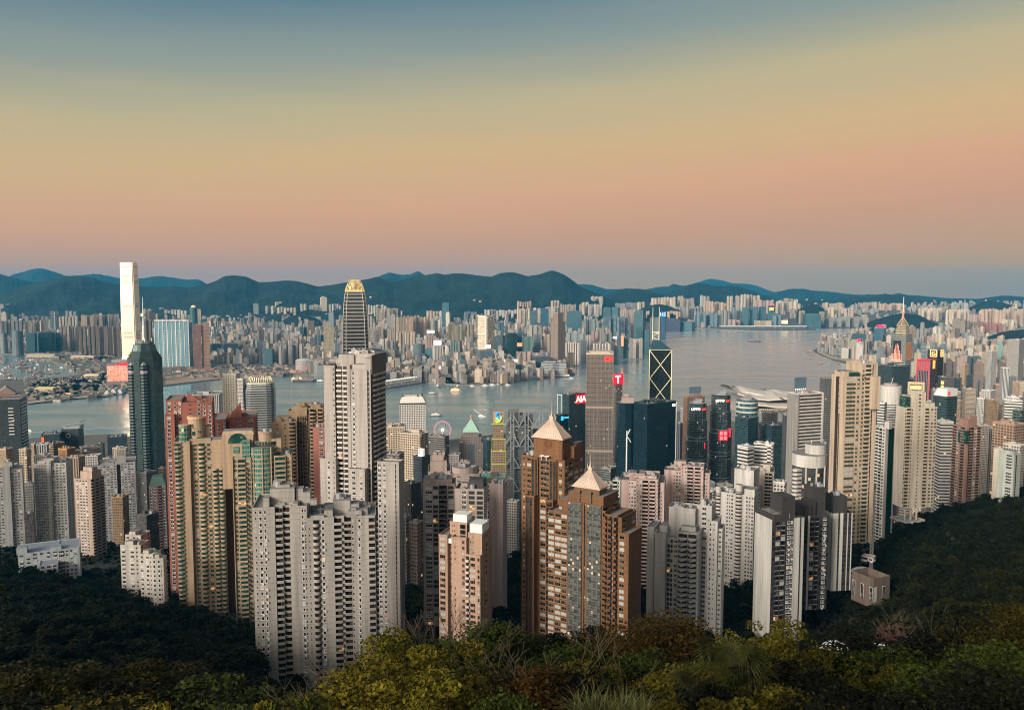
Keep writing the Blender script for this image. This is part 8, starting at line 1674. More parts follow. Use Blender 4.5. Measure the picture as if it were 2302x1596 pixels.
# ------------------------------------------------------------------ labels for the many blocks
ORD = ['first','second','third','fourth','fifth','sixth','seventh','eighth','ninth','tenth','eleventh','twelfth','thirteenth','fourteenth','fifteenth','sixteenth','seventeenth','eighteenth','nineteenth','twentieth']
LM = [(-20,'the left picture edge'),(290,'the tallest tower'),(384,'the wide blue slab'),(448,'the red-brown pair'),(680,'the drum-shaped hall'),(795,'the gold-crowned skyscraper'),(1092,'the V-crested tower'),(1253,'the brown stepped tower'),
  (1475,'the twin masts'),(1710,'the long white terminal'),(2030,'the spired tower'),(2320,'the right picture edge')]
LMN = [(-20,'the left picture edge'),(90,'the second white tower'),(325,'the stepped dark tower'),(795,'the tallest grey tower'),(927,'the porthole tower'),(1057,'the green pyramid roof'),(1350,'the grid-fronted tower'),(1455,'the navy tower'),(1625,'the interlocking glass towers'),
  (1812,'the bold-banded hotel'),(1918,'the tall beige tower'),(2012,'the white cylinder tower'),(2085,'the red-outlined tower'),(2172,'the brown-pink tower'),(2320,'the right picture edge')]
CN = {'white': 'white','cream': 'cream','warm': 'warm peach','beige': 'beige','grey': 'grey','greyblue': 'blue-grey','dim': 'dull grey','brown': 'brown','pink': 'pinkish','teal': 'teal','blue': 'blue','bluegrey': 'slate-blue','olive': 'olive-brown','red': 'red-brown','dark': 'black','violet': 'violet','tan': 'tan','green': 'green'}
def place(x,lm):
 k = min(lm,key=lambda t: abs(t[0]-x));return ('left of ' if x < k[0] else 'right of ')+k[1]
def lab(items,lm,rows,noun):
 g = {}
 for it in items:
  o,x,y,col,d = it;g.setdefault((col,rows(d),place(x,lm)),[]).append(it)
 for (col,row,pl),L in g.items():
  L.sort(key=lambda t: t[1])
  for i,it in enumerate(L):
   it[0]['label'] = f"{col} {noun} {row}, {pl}" if len(L) == 1 else f"{ORD[min(i, 19)]} {col} {noun} from left {row}, {pl}"
FAR.sort(key=lambda t: -(t[0].scale[0]*t[0].scale[2]/t[5]**2))
keep = [];rest = [];na = 0
for t in FAR:
 if t[0].name.startswith('apartment'):
  na += 1;(keep if na <= 235 else rest).append(t)
 else: keep.append(t)
def row_far(d): return 'by the far shore' if d < 4400 else 'just inland' if d < 5700 else 'mid city' if d < 7600 else 'below the hills' if d < 9050 else 'highest row'
lab([(t[0],t[1],t[2],CN[t[3]],t[5]) for t in keep if t[0].name.startswith('apartment')],LM,row_far,'tower')
lab([(t[0],t[1],t[2],CN[t[3]],t[5]) for t in keep if not t[0].name.startswith('apartment')],LM,row_far,'office')
for t in keep:
 o = t[0];o['category'] = 'apartment tower' if o.name.startswith('apartment') else 'office tower';o['group'] = 'towers across the harbour'
V = [];Fc = [];Cc = [];UV = []
for t in rest:
 o = t[0];me = o.data;bpy.context.view_layer.update() if not V else None;M_ = Matrix.Translation(o.location) @ o.rotation_euler.to_matrix().to_4x4() @ Matrix.Diagonal((*o.scale,1));b0 = len(V);col = tuple(o.color)
 V.extend([tuple(M_ @ v.co) for v in me.vertices]);uvl = me.uv_layers[0].data
 for p in me.polygons:
  Fc.append(tuple(i+b0 for i in p.vertices));UV.extend([tuple(uvl[l].uv) for l in p.loop_indices]);Cc.extend([col]*len(p.vertices))
 bpy.data.objects.remove(o)
me = bpy.data.meshes.new('distant_towers');me.from_pydata(V,[],Fc);ca_ = me.color_attributes.new('Col','FLOAT_COLOR','CORNER');ca_.data.foreach_set('color',[q for c in Cc for q in c])
uv = me.uv_layers.new(name='UVMap');uv.data.foreach_set('uv',[q for c in UV for q in c]);me.materials.append(facade('far_rest',glass=(.08,.085,.09),du=.115,dv=.034,fu=.5,fv=.55,lit=.0,src='attr',var=.9))
tag(bpy.data.objects.new('distant_towers',me),'hundreds of smaller pale tower blocks under the hills',kind='stuff');C.objects.link(bpy.data.objects['distant_towers'])
def cname(c):
 return min(PAL,key=lambda k: sum((PAL[k][i]/max(PAL[k])-c[i]/max(c))**2 for i in range(3))+.6*(max(PAL[k])-max(c))**2)
lab([(t[0],t[1],t[2],CN[cname(t[4])],t[3]) for t in INF],LMN,lambda d: 'in front' if d < 1300 else 'midway' if d < 2100 else 'far back','block')
for t in INF: t[0]['group'] = 'city blocks of the near shore';del t[0]['pc']
# ------------------------------------------------------------------ foliage
def leafmat(name,a,b_,c_):
 n = NT(name);f = n.noise(.45,4,rough=.65);g = n.noise(2.5,2)
 col = n.mix(n.ramp(f,[(.38,(0,0,0)),(.62,(1,1,1))]),a,b_);col = n.mix(n.M('MULTIPLY',n.M('POWER',g,3.0),1.2),col,c_)
 col = n.mix(n.oi().outputs['Random'],col,n.mix(.35,col,(.012,.02,.004)))
 n.set(col=n.mix(1.0,col,(.6,.58,.55),'MULTIPLY'),rough=.65,spec=.12);return n.mat
L_OL = leafmat('olive_leaves',(.012,.012,.002),(.18,.15,.009),(.42,.34,.02));L_OC = leafmat('ochre_leaves',(.018,.013,.002),(.09,.055,.006),(.17,.095,.008));L_GR = leafmat('green_leaves',(.005,.011,.002),(.05,.08,.006),(.15,.19,.015))
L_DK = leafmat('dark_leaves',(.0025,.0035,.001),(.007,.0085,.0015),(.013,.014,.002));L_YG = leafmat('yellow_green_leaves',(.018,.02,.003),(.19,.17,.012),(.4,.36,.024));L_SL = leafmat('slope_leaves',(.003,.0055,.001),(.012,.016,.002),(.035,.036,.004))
L_SY = leafmat('slope_light_leaves',(.006,.008,.001),(.03,.034,.003),(.07,.07,.006));L_O2 = leafmat('dim_olive_leaves',(.007,.008,.0015),(.05,.042,.004),(.12,.095,.006))
L_OR = leafmat('rust_leaves',(.018,.012,.002),(.075,.04,.005),(.13,.065,.006))
BARK = plain('bark',(.05,.035,.022),.9,0,.4);BARKP = plain('pale_bark',(.075,.058,.03),.9,0,.3)
def crown_np(seed,Rr,Hh,ncl,per,leaf,flat=.55,clr=.3,z0=0.0,gap=.0):
 g = np.random.default_rng(seed)
 th = g.uniform(0,2*np.pi,ncl);u = g.uniform(0,1,ncl)**.6;el = g.uniform(-.25,1.0,ncl)
 cz = np.sin(el*np.pi/2)*Hh*.85*u;cr = np.cos(el*np.pi/2)*Rr*.82*u*(1+.25*np.sin(th*3+seed));cx,cyy = cr*np.cos(th),cr*np.sin(th)
 rad = Rr*clr*g.uniform(.6,1.25,ncl);out = []
 for i in range(ncl):
  n_ = int(per*g.uniform(.6,1.3));d = g.normal(size=(n_,3));d /= np.linalg.norm(d,axis=1)[:,None];r = g.uniform(.45,1.0,n_)**.5
  p = d*r[:,None]*rad[i]*np.array([1,1,flat])+np.array([cx[i],cyy[i],cz[i]]);out.append(p)
 p = np.vstack(out);n_ = len(p);a = g.normal(size=(n_,3));a[:,2] *= .55;a /= np.linalg.norm(a,axis=1)[:,None];up = np.tile([0,0,1.0],(n_,1))+g.normal(size=(n_,3))*.7;b_ = np.cross(a,up);b_ /= np.linalg.norm(b_,axis=1)[:,None]+1e-9
 s = leaf*g.uniform(.6,1.4,n_)[:,None];A = a*s;B_ = b_*s*.55;p[:,2] += z0
 V_ = np.stack([p-A,p+B_,p+A,p-B_],axis=1).reshape(-1,3);return V_,np.stack([cx,cyy,cz+z0],1)
def limbs(mb,tips,z0,r,rg,base=(0,0,0),mid=.45):
 mb.tube((0,0,-2.5),(0,0,z0*.7),r,r*.75,7);
 for t in tips:
  m = Vector((t[0]*mid+rg.uniform(-.4,.4),t[1]*mid+rg.uniform(-.4,.4),z0*.7+(t[2]-z0*.7)*.45));mb.tube((0,0,z0*.6),m,r*.45,r*.28,5);mb.tube(m,tuple(t),r*.28,r*.06,4)
PROTO = {}
def tree_proto(key,seed,Rr,Hh,ncl,per,leaf,mat,trunk=3.5,flat=.55,clr=.3,bark=None,tips=14):
 V_,cl = crown_np(seed,Rr,Hh,ncl,per,leaf,flat,clr,trunk)
 root = empty('tree',(0,0,-500));np_quads('crown',V_,mat,root);mb = MB();rg = random.Random(seed);limbs(mb,cl[:tips],trunk,.28+Rr*.02,rg);mb.build('trunk',[bark or BARK],root)
 PROTO[key] = (root,trunk+Hh,Rr,[]);return root
def bare_proto(key,seed,Hh,spread,n_=6,bark=None,twigs=6):
 root = empty('bare_tree',(0,0,-500));mb = MB();rg = random.Random(seed);mb2 = MB()
 def grow(p,d,L,r,lev,m):
  q = p+d*L;m.tube(p,q,r,r*.7,5 if lev > 3 else 3)
  if lev == 0: return
  for i in range(rg.choice([2,2,3]) if lev < 6 else 4):
   nd = (d+Vector((rg.uniform(-1,1),rg.uniform(-1,1),rg.uniform(-.25,.6)))*spread).normalized();grow(q,nd,L*rg.uniform(.6,.9),r*.62,lev-1,mb2)
 grow(Vector((0,0,-1)),Vector((0,0,1)),Hh*.26,.12,twigs,mb);mb.build('trunk',[bark or BARKP],root);mb2.build('branches',[bark or BARKP],root);PROTO[key] = (root,Hh*.78,Hh*.4,[]);return root
tree_proto('ol1',1,4.6,4.6,150,210,.085,L_OL,clr=.2);tree_proto('ol2',2,5.2,4.2,150,210,.09,L_O2,clr=.19);tree_proto('oc',3,5.2,4.4,170,190,.085,L_OC,flat=.3,clr=.17);tree_proto('gr',4,4.6,5.2,150,210,.09,L_GR,clr=.2)
tree_proto('dk',5,5.4,4.8,130,170,.12,L_DK,clr=.22);tree_proto('yg',6,4.2,4.6,95,110,.085,L_YG,clr=.16,tips=26);tree_proto('dk2',7,5.0,4.2,130,170,.12,L_GR,clr=.2);tree_proto('ru',8,4.0,3.2,110,160,.09,L_OR,flat=.4,clr=.18)
tree_proto('s1',11,6.8,5.6,90,60,.36,L_SL,clr=.22,trunk=4.5,flat=.5,tips=8);tree_proto('s2',12,6.2,6.2,90,60,.34,L_SL,clr=.2,trunk=4.5,tips=8);tree_proto('s3',13,7.0,5.0,90,60,.38,L_DK,clr=.22,trunk=4.5,flat=.5,tips=8);tree_proto('s4',14,6.4,5.4,90,60,.34,L_SY,clr=.22,trunk=4.5,tips=8)
bare_proto('b1',21,9.0,.75);bare_proto('b2',22,9.5,.85,5);bare_proto('b3',23,10,.6,5,BARK)
def palm_proto():
 root = empty('palm_tree',(0,0,-500));mb = MB();mb.tube((0,0,-2),(.2,0,5.2),.22,.17,8);mb.build('trunk',[BARK],root);rg = random.Random(5);Vq = []
 for i in range(46):
  a = rg.uniform(0,6.283);e = rg.uniform(-.5,1.25);L = rg.uniform(1.2,1.8);d = Vector((math.cos(a)*math.cos(e),math.sin(a)*math.cos(e),math.sin(e)));hub = Vector((.2,0,5.3))+d*L;sd = d.cross(Vector((0,0,1)));sd = sd.normalized() if sd.length > .01 else Vector((1,0,0));upv = sd.cross(d)
  for k in range(17):
   t = (k-8)/8*1.35;r_ = (d*math.cos(t)+sd*math.sin(t)).normalized();w = sd*.024*math.cos(t)-d*.024*math.sin(t);tip = hub+r_*rg.uniform(1.0,1.35)+Vector((0,0,-.35-.25*abs(t)));m = hub+r_*.6+upv*.08
   Vq += [hub-w*.3,hub+w*.3,m+w,m-w,m-w,m+w,tip+w*.1,tip-w*.1]
 np_quads('crown',np.array([tuple(v) for v in Vq]),leafmat('fan_leaf',(.012,.02,.003),(.045,.055,.008),(.12,.12,.03)),root);PROTO['pa'] = (root,7.6,3.0,[])
def tuft_proto():
 root = empty('strap_leaf_plant',(0,0,-500));rg = random.Random(9);Vq = []
 for i in range(420):
  a = rg.uniform(0,6.283);lean = rg.uniform(.05,1.0);L = rg.uniform(1.6,3.0);p = Vector((rg.uniform(-1.4,1.4),rg.uniform(-1.1,1.1),0));d = Vector((math.cos(a)*lean,math.sin(a)*lean,1)).normalized();s_ = Vector((-math.sin(a),math.cos(a),0))
  pv = p;w = .05
  for k in range(6):
   q = pv+d*L/6;d = (d+Vector((math.cos(a)*.16,math.sin(a)*.16,-.24*lean*(k+1)/3))).normalized();w2 = .05*(1-(k+1)/6.5);Vq += [pv-s_*w,pv+s_*w,q+s_*w2,q-s_*w2];pv = q;w = w2
 np_quads('leaves',np.array([tuple(v) for v in Vq]),leafmat('strap_leaf',(.04,.05,.008),(.16,.17,.05),(.36,.36,.16)),root);mb = MB();mb.tube((0,0,-2),(0,0,.5),.5,.3,8);mb.build('stem',[BARK],root);PROTO['tu'] = (root,2.6,1.8,[])
palm_proto();tuft_proto()
TREES = []
def plant(key,x,yt,d,label,cat='tree',group='trees of the near hillside',wide=1.0,hmin=5.0,lift=0.0,base=None):
 root,ph,pr,usedl = PROTO[key];X = (x-CX)/F*d*1.0;t = P(x,yt,d);X = t.x;zg = tz(X,d) if base is None else base
 h = t.z-zg;s = max(h,hmin)/ph
 if h < hmin: zg = t.z-hmin
 if s > 1.7: zg = t.z-1.7*ph;s = 1.7
 if not usedl: o = root;usedl.append(1)
 else: o = copy_tree(root)
 o.location = (X,d,zg);o.scale = (s*wide,s*wide,s);o.rotation_euler = (0,0,rng.uniform(0,6.28));tag(o,label,cat,group);TREES.append(o);return o
KN = {'ol1': 'olive-leaved','ol2': 'broad olive-leaved','oc': 'ochre layered','gr': 'green rounded','dk': 'dark dense','dk2': 'dark green','yg': 'yellow-green sparse','ru': 'rust-tinted','s1': 'dark green','s2': 'dark rounded','s3': 'blackish','s4': 'yellowish-green'}
NEAR = [('yg',885,1398,60,'tall sparse yellow-green tree in front of the left mauve tower foot',1.0),('ol1',955,1430,52,'olive tree right beside the tall sparse yellow-green tree',1.0),('yg',822,1470,50,'low yellow-green tree before the right edge of the nearest grey block',1.0),
 ('gr',1095,1385,84,'rounded mid-green tree in front of the peach tower foot',1.1),('gr',1160,1405,92,'green tree just right of the rounded mid-green tree',1.1),('dk2',1040,1430,78,'dark green tree left behind the rounded mid-green tree',1.0),
 ('oc',1490,1378,76,'large ochre flat-layered tree below the zigzag-balcony tower',1.35),('oc',1415,1418,72,'ochre layered tree, left lower neighbour of the largest ochre one',1.1),('oc',1575,1408,84,'ochre layered tree, right neighbour of the largest ochre one',1.1),
 ('dk',1240,1418,98,'dark tree at the foot of the taller brown pyramid tower',1.1),('dk',1330,1402,104,'dark tree at the foot of the shorter brown pyramid tower',1.1),('dk2',1285,1445,72,'dark green tree low in front of the brown pyramid towers',1.1),('ru',1215,1492,44,'small rust-orange tree at the bottom centre',1.0),
 ('yg',1745,1372,58,'sparse bright tree overlapping the white end wall of the striped towers',.9),('dk2',1705,1455,62,'dark green tree right of the fan palm',1.0),('yg',1815,1418,64,'sparse bright tree below the striped towers, right of the similar one',.9),('dk',1880,1452,72,'dark tree below the right striped tower',1.1),('dk',1945,1415,88,'dark tree left of the bare-branched tree',1.1),('dk2',1985,1450,70,'dark green tree under the bare-branched tree',1.0),
 ('dk',2155,1408,92,'dark tree right of the bare-branched tree',1.2),('dk',2215,1385,80,'tall dark tree near the right edge',1.2),('ol2',2292,1345,74,'tall tree with faintly yellow top at the right edge',.8),('dk2',2250,1455,55,'dark green tree low at the right edge',1.1),
 ('ol2',60,1503,78,'broad olive canopy at the lower left corner, leftmost in its row',1.3),('ol2',205,1512,82,'broad olive canopy low left, second in its row',1.3),('ol2',310,1497,84,'broad olive canopy with brightest top, lower left',1.4),('dk2',410,1535,70,'dark green tree right of the brightest olive canopy',1.2),('dk',480,1530,74,'dark tree left of the nearest grey block foot',1.2),('dk2',545,1548,58,'dark green tree touching the left foot of the nearest grey block',1.0),
 ('dk2',630,1556,50,'dark green tree in front of the nearest grey block, left part',1.0),('ol1',700,1560,46,'olive tree in front of the nearest grey block, right part',1.0),('ol1',770,1545,44,'olive tree under the bare twigs left of centre',1.0),('ol1',850,1515,42,'olive bushy tree low, left of centre',1.1),('yg',935,1500,40,'yellow-green tree low in the centre-left foreground',1.1),('ol1',1010,1490,44,'olive tree low before the rounded mid-green tree',1.0),
 ('ol2',1085,1500,50,'broad olive tree below the rounded mid-green tree',1.0),('gr',1150,1540,36,'light green bushy tree at the bottom, left of the strap-leaved plant',.9),('dk',1290,1500,48,'dark tree behind the strap-leaved plant',1.0),('ol1',1370,1480,56,'olive tree under the ochre layered trees',1.0),('dk2',1450,1470,60,'dark green tree under the large ochre tree',1.1),('ol1',1520,1490,50,'olive tree left of the fan palm',1.0),
 ('ol1',1500,1556,36,'olive bush tree right of the strap-leaved plant',1.0),('dk',1590,1530,42,'dark tree below the fan palm',1.0),('ol1',1760,1520,42,'olive tree below the sparse bright trees',1.0),('dk',1835,1500,50,'dark tree in the lower right foreground',1.1),('dk',1880,1552,38,'dark tree at the bottom, left of the white house',1.0),('yg',1705,1560,36,'yellow-green tree at the bottom right of centre',1.0),
 ('dk',2105,1408,100,'dark tree screening the red roof from the left',1.1),('dk',2185,1430,96,'dark tree screening the red roof from the right',1.0),('yg',1985,1475,66,'thin tree whose twigs cross the white house wall',.8),('dk',2060,1530,60,'dark tree in front of the white house',.9),('dk',2130,1500,64,'dark tree at the right front of the white house',1.0),('dk2',2200,1500,50,'dark green tree right of the white house',1.1),('dk',2285,1520,42,'dark tree in the lower right corner',1.2),('dk',2010,1560,40,'dark tree at the bottom below the white house',1.0),('dk',2140,1560,40,'dark tree at the bottom right of the white house',1.0),
 ('dk',30,1560,46,'dark tree in the lower left corner',1.2),('ol1',120,1562,46,'olive tree at the very bottom left',1.2),('dk',230,1565,46,'dark tree at the bottom below the olive canopies',1.2),('ol1',340,1566,46,'olive tree at the bottom below the brightest canopy',1.2),('dk',450,1568,46,'dark tree at the bottom, left of the grey block foot',1.2),('dk2',580,1575,40,'dark green tree at the very bottom before the grey block',1.1),
 ('ol1',660,1580,38,'small olive tree at the very bottom before the grey block',1.0),('yg',1250,1575,32,'small yellow-green tree beside the strap-leaved plant',.8)]
for key,x,y,d,lb,wd in NEAR: plant(key,x,y,d,lb,wide=wd)
plant('b1',745,1478,47,'leafless twiggy tree before the lower right of the nearest grey block','bare tree');plant('b3',1005,1335,66,'tall thin leafless tree before the peach tower','bare tree');plant('b2',1135,1418,50,'leafless tree with pale branches before the green trees','bare tree');plant('b1',2040,1352,92,'large leafless tree with spreading pale branches at right','bare tree')
plant('pa',1655,1440,46,'fan palm with drooping leaf skirts right of the ochre trees','palm');plant('tu',1345,1545,33,'pale strap-leaved plant at the bottom centre','plant',base=K(1545,33)-1.6,hmin=1.6);plant('tu',1425,1556,33,'smaller strap-leaved plant beside the larger one','plant',base=K(1556,33)-1.3,hmin=1.3)
# slopes
def blocked(X,Y):
 for b in ALLB:
  if b.d > 1250: continue
  o = b.root.location;dx,dy = X-o.x,Y-o.y;c_,s_ = math.cos(b.th),math.sin(b.th);u = dx*c_-dy*s_;v = dx*s_+dy*c_
  if -3.5 < u < b.w+3.5 and -3.5 < v < b.q+3.5: return True
 return False
cand = [];rg = random.Random(77);Y = 118.0
while Y < 1180:
 step = 7.4+Y*.0105;X = -.42*Y*1.65
 while X < .72*Y:
  xx = X+rg.uniform(-.3,.3)*step;yy = Y+rg.uniform(-.3,.3)*step;xp = CX+xx/yy*F;X += step
  if xp < -60 or xp > 2380: continue
  left = xp < 575 and yy < 640-max(0,xp-200)*.35;right = xp > 1930 and yy < 830-max(0,2150-xp)*.5;mid = 575 <= xp <= 1930 and yy < 900
  if not (left or right or mid or (yy > 560 and rg.random() < .6)): continue
  if blocked(xx,yy): continue
  if px(xx,yy,tz(xx,yy)+9)[1] < np.interp(xp,[0,200,350,560,575,810,840,1000,1200,1400,1620,1700,1900,1950,1990,2300],[1238,1290,1330,1415,1548,1548,1440,1470,1425,1400,1395,1440,1400,1300,1205,1100])-(25 if xp > 575 else 4) and yy < (380 if 575 < xp < 1950 else 9999): continue
  cand.append((xx,yy,xp,left,right))
 Y += step*.92
def shown(c):
 return (c[3] or c[4] or c[1] < 150)
ind = sorted([c for c in cand if shown(c)],key=lambda c: c[1])[:205];ids = set(id(c) for c in ind)
gl = []
for c in cand:
 xx,yy,xp,left,right = c;z = tz(xx,yy)
 if id(c) in ids:
  key = rg.choice(['s1','s2','s3','s3'] if left else (['s1','s2','s2','s4'] if right else ['s1','s2','s3']));root,ph,pr,usedl = PROTO[key]
  if not usedl: o = root;usedl.append(1)
  else: o = copy_tree(root)
  s = rg.uniform(.75,1.15);o.location = (xx,yy,z);o.scale = (s,s,s*rg.uniform(.85,1.1));o.rotation_euler = (0,0,rg.uniform(0,6.28));o['category'] = 'tree';o['group'] = 'trees on the wooded slopes';TREES.append(o)
  gl.append((o,xp,0,KN[key],yy,left))
SIDE = {True: 'left',False: 'right'}
for side,sel in (('left slope',[g for g in gl if g[1] < 576]),('right slope',[g for g in gl if g[1] > 1929]),('front slope',[g for g in gl if 576 <= g[1] <= 1929])):
 rows = {}
 for g in sel: rows.setdefault((g[3],int((g[4]-110)//22)),[]).append(g)
 for (k,rr),L in rows.items():
  L.sort(key=lambda t: t[1])
  for i,g in enumerate(L): g[0]['label'] = f"{ORD[min(i, 19)]} {k} tree from the left, {ORD[min(rr, 19)]} tree row up the {side}"
protoV = {k: np.array([v.co[:] for v in [c for c in PROTO[k][0].children if c.name.startswith('crown')][0].data.vertices]).reshape(-1,4,3) for k in ('s1','s2','s3','s4')}
out = {'s': [],'y': []}
for c in cand:
 if id(c) in ids: continue
 xx,yy,xp,left,right = c;key = rg.choice(['s1','s2','s3','s2','s1','s4'] if right else ['s1','s2','s3','s3']);q = protoV[key];g = np.random.default_rng(int(xx*7+yy) & 65535);sel = q[g.random(len(q)) < (.5 if yy < 400 else .3)];cen = sel.mean(axis=1,keepdims=True)
 s = rg.uniform(.7,1.15);a = rg.uniform(0,6.28);M_ = np.array([[math.cos(a),-math.sin(a),0],[math.sin(a),math.cos(a),0],[0,0,1]]);w = (cen+(sel-cen)*(1.35 if yy < 400 else 1.75)) @ M_.T*s+np.array([xx,yy,tz(xx,yy)]);out['y' if key == 's4' else 's'].append(w.reshape(-1,3))
for k,m in (('s',L_SL),('y',L_YG)):
 if out[k]: tag(np_quads('forest',np.vstack(out[k]),L_SY if k == 'y' else m),'continuous dark forest canopy between and behind the nearer trees',kind='stuff')
# undergrowth
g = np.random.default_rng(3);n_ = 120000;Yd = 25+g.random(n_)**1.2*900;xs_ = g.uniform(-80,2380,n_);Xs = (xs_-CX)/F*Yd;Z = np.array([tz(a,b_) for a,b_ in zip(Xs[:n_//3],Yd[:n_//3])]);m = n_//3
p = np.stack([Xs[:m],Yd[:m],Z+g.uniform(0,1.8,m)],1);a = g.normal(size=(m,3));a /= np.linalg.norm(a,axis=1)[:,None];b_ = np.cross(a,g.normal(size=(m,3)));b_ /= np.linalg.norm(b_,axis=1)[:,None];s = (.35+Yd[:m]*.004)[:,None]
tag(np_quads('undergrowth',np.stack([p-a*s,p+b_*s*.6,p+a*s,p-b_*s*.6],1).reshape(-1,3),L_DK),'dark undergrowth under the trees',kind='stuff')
# shore greenery across the water
def patch(n_,poly,z,leaf,label,seed,hh=9):
 g = random.Random(seed);xs_ = [p_[0] for p_ in poly];ys_ = [p_[1] for p_ in poly];cs = []
 while len(cs) < n_:
  x,y = g.uniform(min(xs_),max(xs_)),g.uniform(min(ys_),max(ys_))
  if inpoly(x,y,poly): cs.append(G(x,y,z))
 q = protoV['s3'];o_ = [];gg = np.random.default_rng(seed)
 for c in cs:
  sel = q[gg.random(len(q)) < .07];cen = sel.mean(axis=1,keepdims=True);s = gg.uniform(.8,1.5);o_.append(((cen+(sel-cen)*4)*s*np.array([1.4,1.4,.8])+np.array([c.x,c.y,z-3])).reshape(-1,3))
 tag(np_quads('shore_trees',np.vstack(o_),L_SL),label,kind='stuff')
patch(420,[(62,862),(110,852),(165,852),(235,838),(238,858),(235,880),(150,888),(66,896)],3,1,'dark park trees on the left shore tongue',4)
patch(90,[(190,790),(240,785),(262,800),(240,812),(195,812)],3,1,'dark trees beside the foot of the tallest tower',6)
patch(60,[(1145,815),(1180,812),(1190,830),(1150,838)],3,1,'dark waterfront trees near the promontory hotel',7);patch(70,[(980,846),(1035,840),(1035,862),(990,862)],3,1,'dark trees left of the concave-roofed hall',8);patch(80,[(880,795),(935,792),(940,812),(885,815)],3,1,'dark wooded hillock behind the long hotels',9)
n = NT('building_site_ground');n.set(col=n.mix(n.noise(.02,6,rough=.7),(.2,.13,.09),(.5,.36,.26)),rough=.9)
sheet('construction_ground',[g2(p_,3.4) for p_ in [(372,846),(500,838),(720,832),(722,841),(650,842),(580,847),(497,851),(372,864)]],3.45,n.mat)
n = NT('quay_paving');n.set(col=n.mix(n.noise(.05,4),(.35,.28,.2),(.52,.42,.3)),rough=.9)
sheet('shore_path',[g2(p_,3.4) for p_ in [(62,903),(150,893),(235,886),(244,890),(150,897),(62,907)]],3.45,n.mat);sheet('shore_road',[g2(p_,3.4) for p_ in [(100,870),(180,850),(232,832),(236,838),(186,856),(104,876)]],3.5,n.mat)
sheet('coast_road',[g2(p_,3.4) for p_ in [(1842,788),(1870,800),(1960,815),(1990,820),(1990,826),(1950,821),(1868,806),(1838,792)]],3.5,n.mat)
# ------------------------------------------------------------------ boats
def hull(mb,L,Wd,h,mi=0):
 pl = [(-L/2,-Wd/2),(L*.25,-Wd/2),(L/2,0),(L*.25,Wd/2),(-L/2,Wd/2)];mb.loft([(a*.92,c*.75) for a,c in pl],-.5,pl,h,mi,mi)
def boat(kind):
 root = empty('boat',(0,0,-400));hm = {'ferry': (.62,.6,.56),'lit': (.8,.6,.4),'fish': (.22,.16,.13),'barge': (.12,.08,.08),'yacht': (.75,.74,.72),'yellow': (.8,.65,.1)}[kind]
 L = {'ferry': 32,'lit': 34,'fish': 20,'barge': 48,'yacht': 18,'yellow': 34}[kind];Wd = L*.27;m = MB();hull(m,L,Wd,2.2 if kind != 'barge' else 3);m.build('hull',[plain('hull_'+kind,hm if kind != 'ferry' else (.12,.14,.16),.5)],root)
 c = MB()
 if kind in ('ferry','lit','yellow'): c.box(-L*.42,L*.3,-Wd*.4,Wd*.4,2.2,4.8);c.box(-L*.36,L*.22,-Wd*.36,Wd*.36,5.3,7.6);c.box(-L*.1,L*.05,-Wd*.2,Wd*.2,7.6,9.5);c.box(-L*.44,L*.32,-Wd*.43,Wd*.43,4.8,5.3)
 elif kind == 'fish': c.box(-L*.35,-L*.05,-Wd*.35,Wd*.35,2.2,5.5);c.box(-L*.3,-L*.12,-Wd*.25,Wd*.25,5.5,7.5)
 elif kind == 'barge': c.box(-L*.42,-L*.28,-Wd*.3,Wd*.3,3,8.5);c.box(-L*.2,L*.3,-Wd*.3,Wd*.3,3,4.2)
 else: c.loft([(-L*.35,-Wd*.35),(L*.2,-Wd*.35),(L*.2,Wd*.35),(-L*.35,Wd*.35)],2.2,[(-L*.3,-Wd*.3),(L*.05,-Wd*.3),(L*.05,Wd*.3),(-L*.3,Wd*.3)],4.6,0,0)
 cm = emis('deck_glow',(1,.6,.3),.5) if kind == 'lit' else plain('cabin_'+kind,(.66,.64,.6) if kind not in ('fish','barge') else (.35,.3,.27),.5);c.build('cabin',[cm],root)
 if kind in ('fish','barge'): c = MB();c.tube((0,0,2),(0,0,17),.35,.2,5);c.tube((0,0,4),(L*.42,0,15),.25,.15,5);c.tube((0,0,4),(-L*.3,0,13),.2,.12,5);c.build('derrick',[plain('derrick_red',(.3,.13,.1),.6)],root)
 else: c = MB();c.tube((0,0,7),(0,0,12),.2,.1,5);c.build('mast',[STEEL],root)
 return root
BP = {k: [boat(k),0] for k in ('ferry','lit','fish','barge','yacht','yellow')}
def put(kind,x,y,rot,s,label,group=None):
 p_ = G(x,y,0);r = BP[kind];o = r[0] if not r[1] else copy_tree(r[0]);r[1] = 1;o.location = (p_.x,p_.y,0);o.rotation_euler = (0,0,R(rot));o.scale = (s,s,s);tag(o,label,'boat',group)
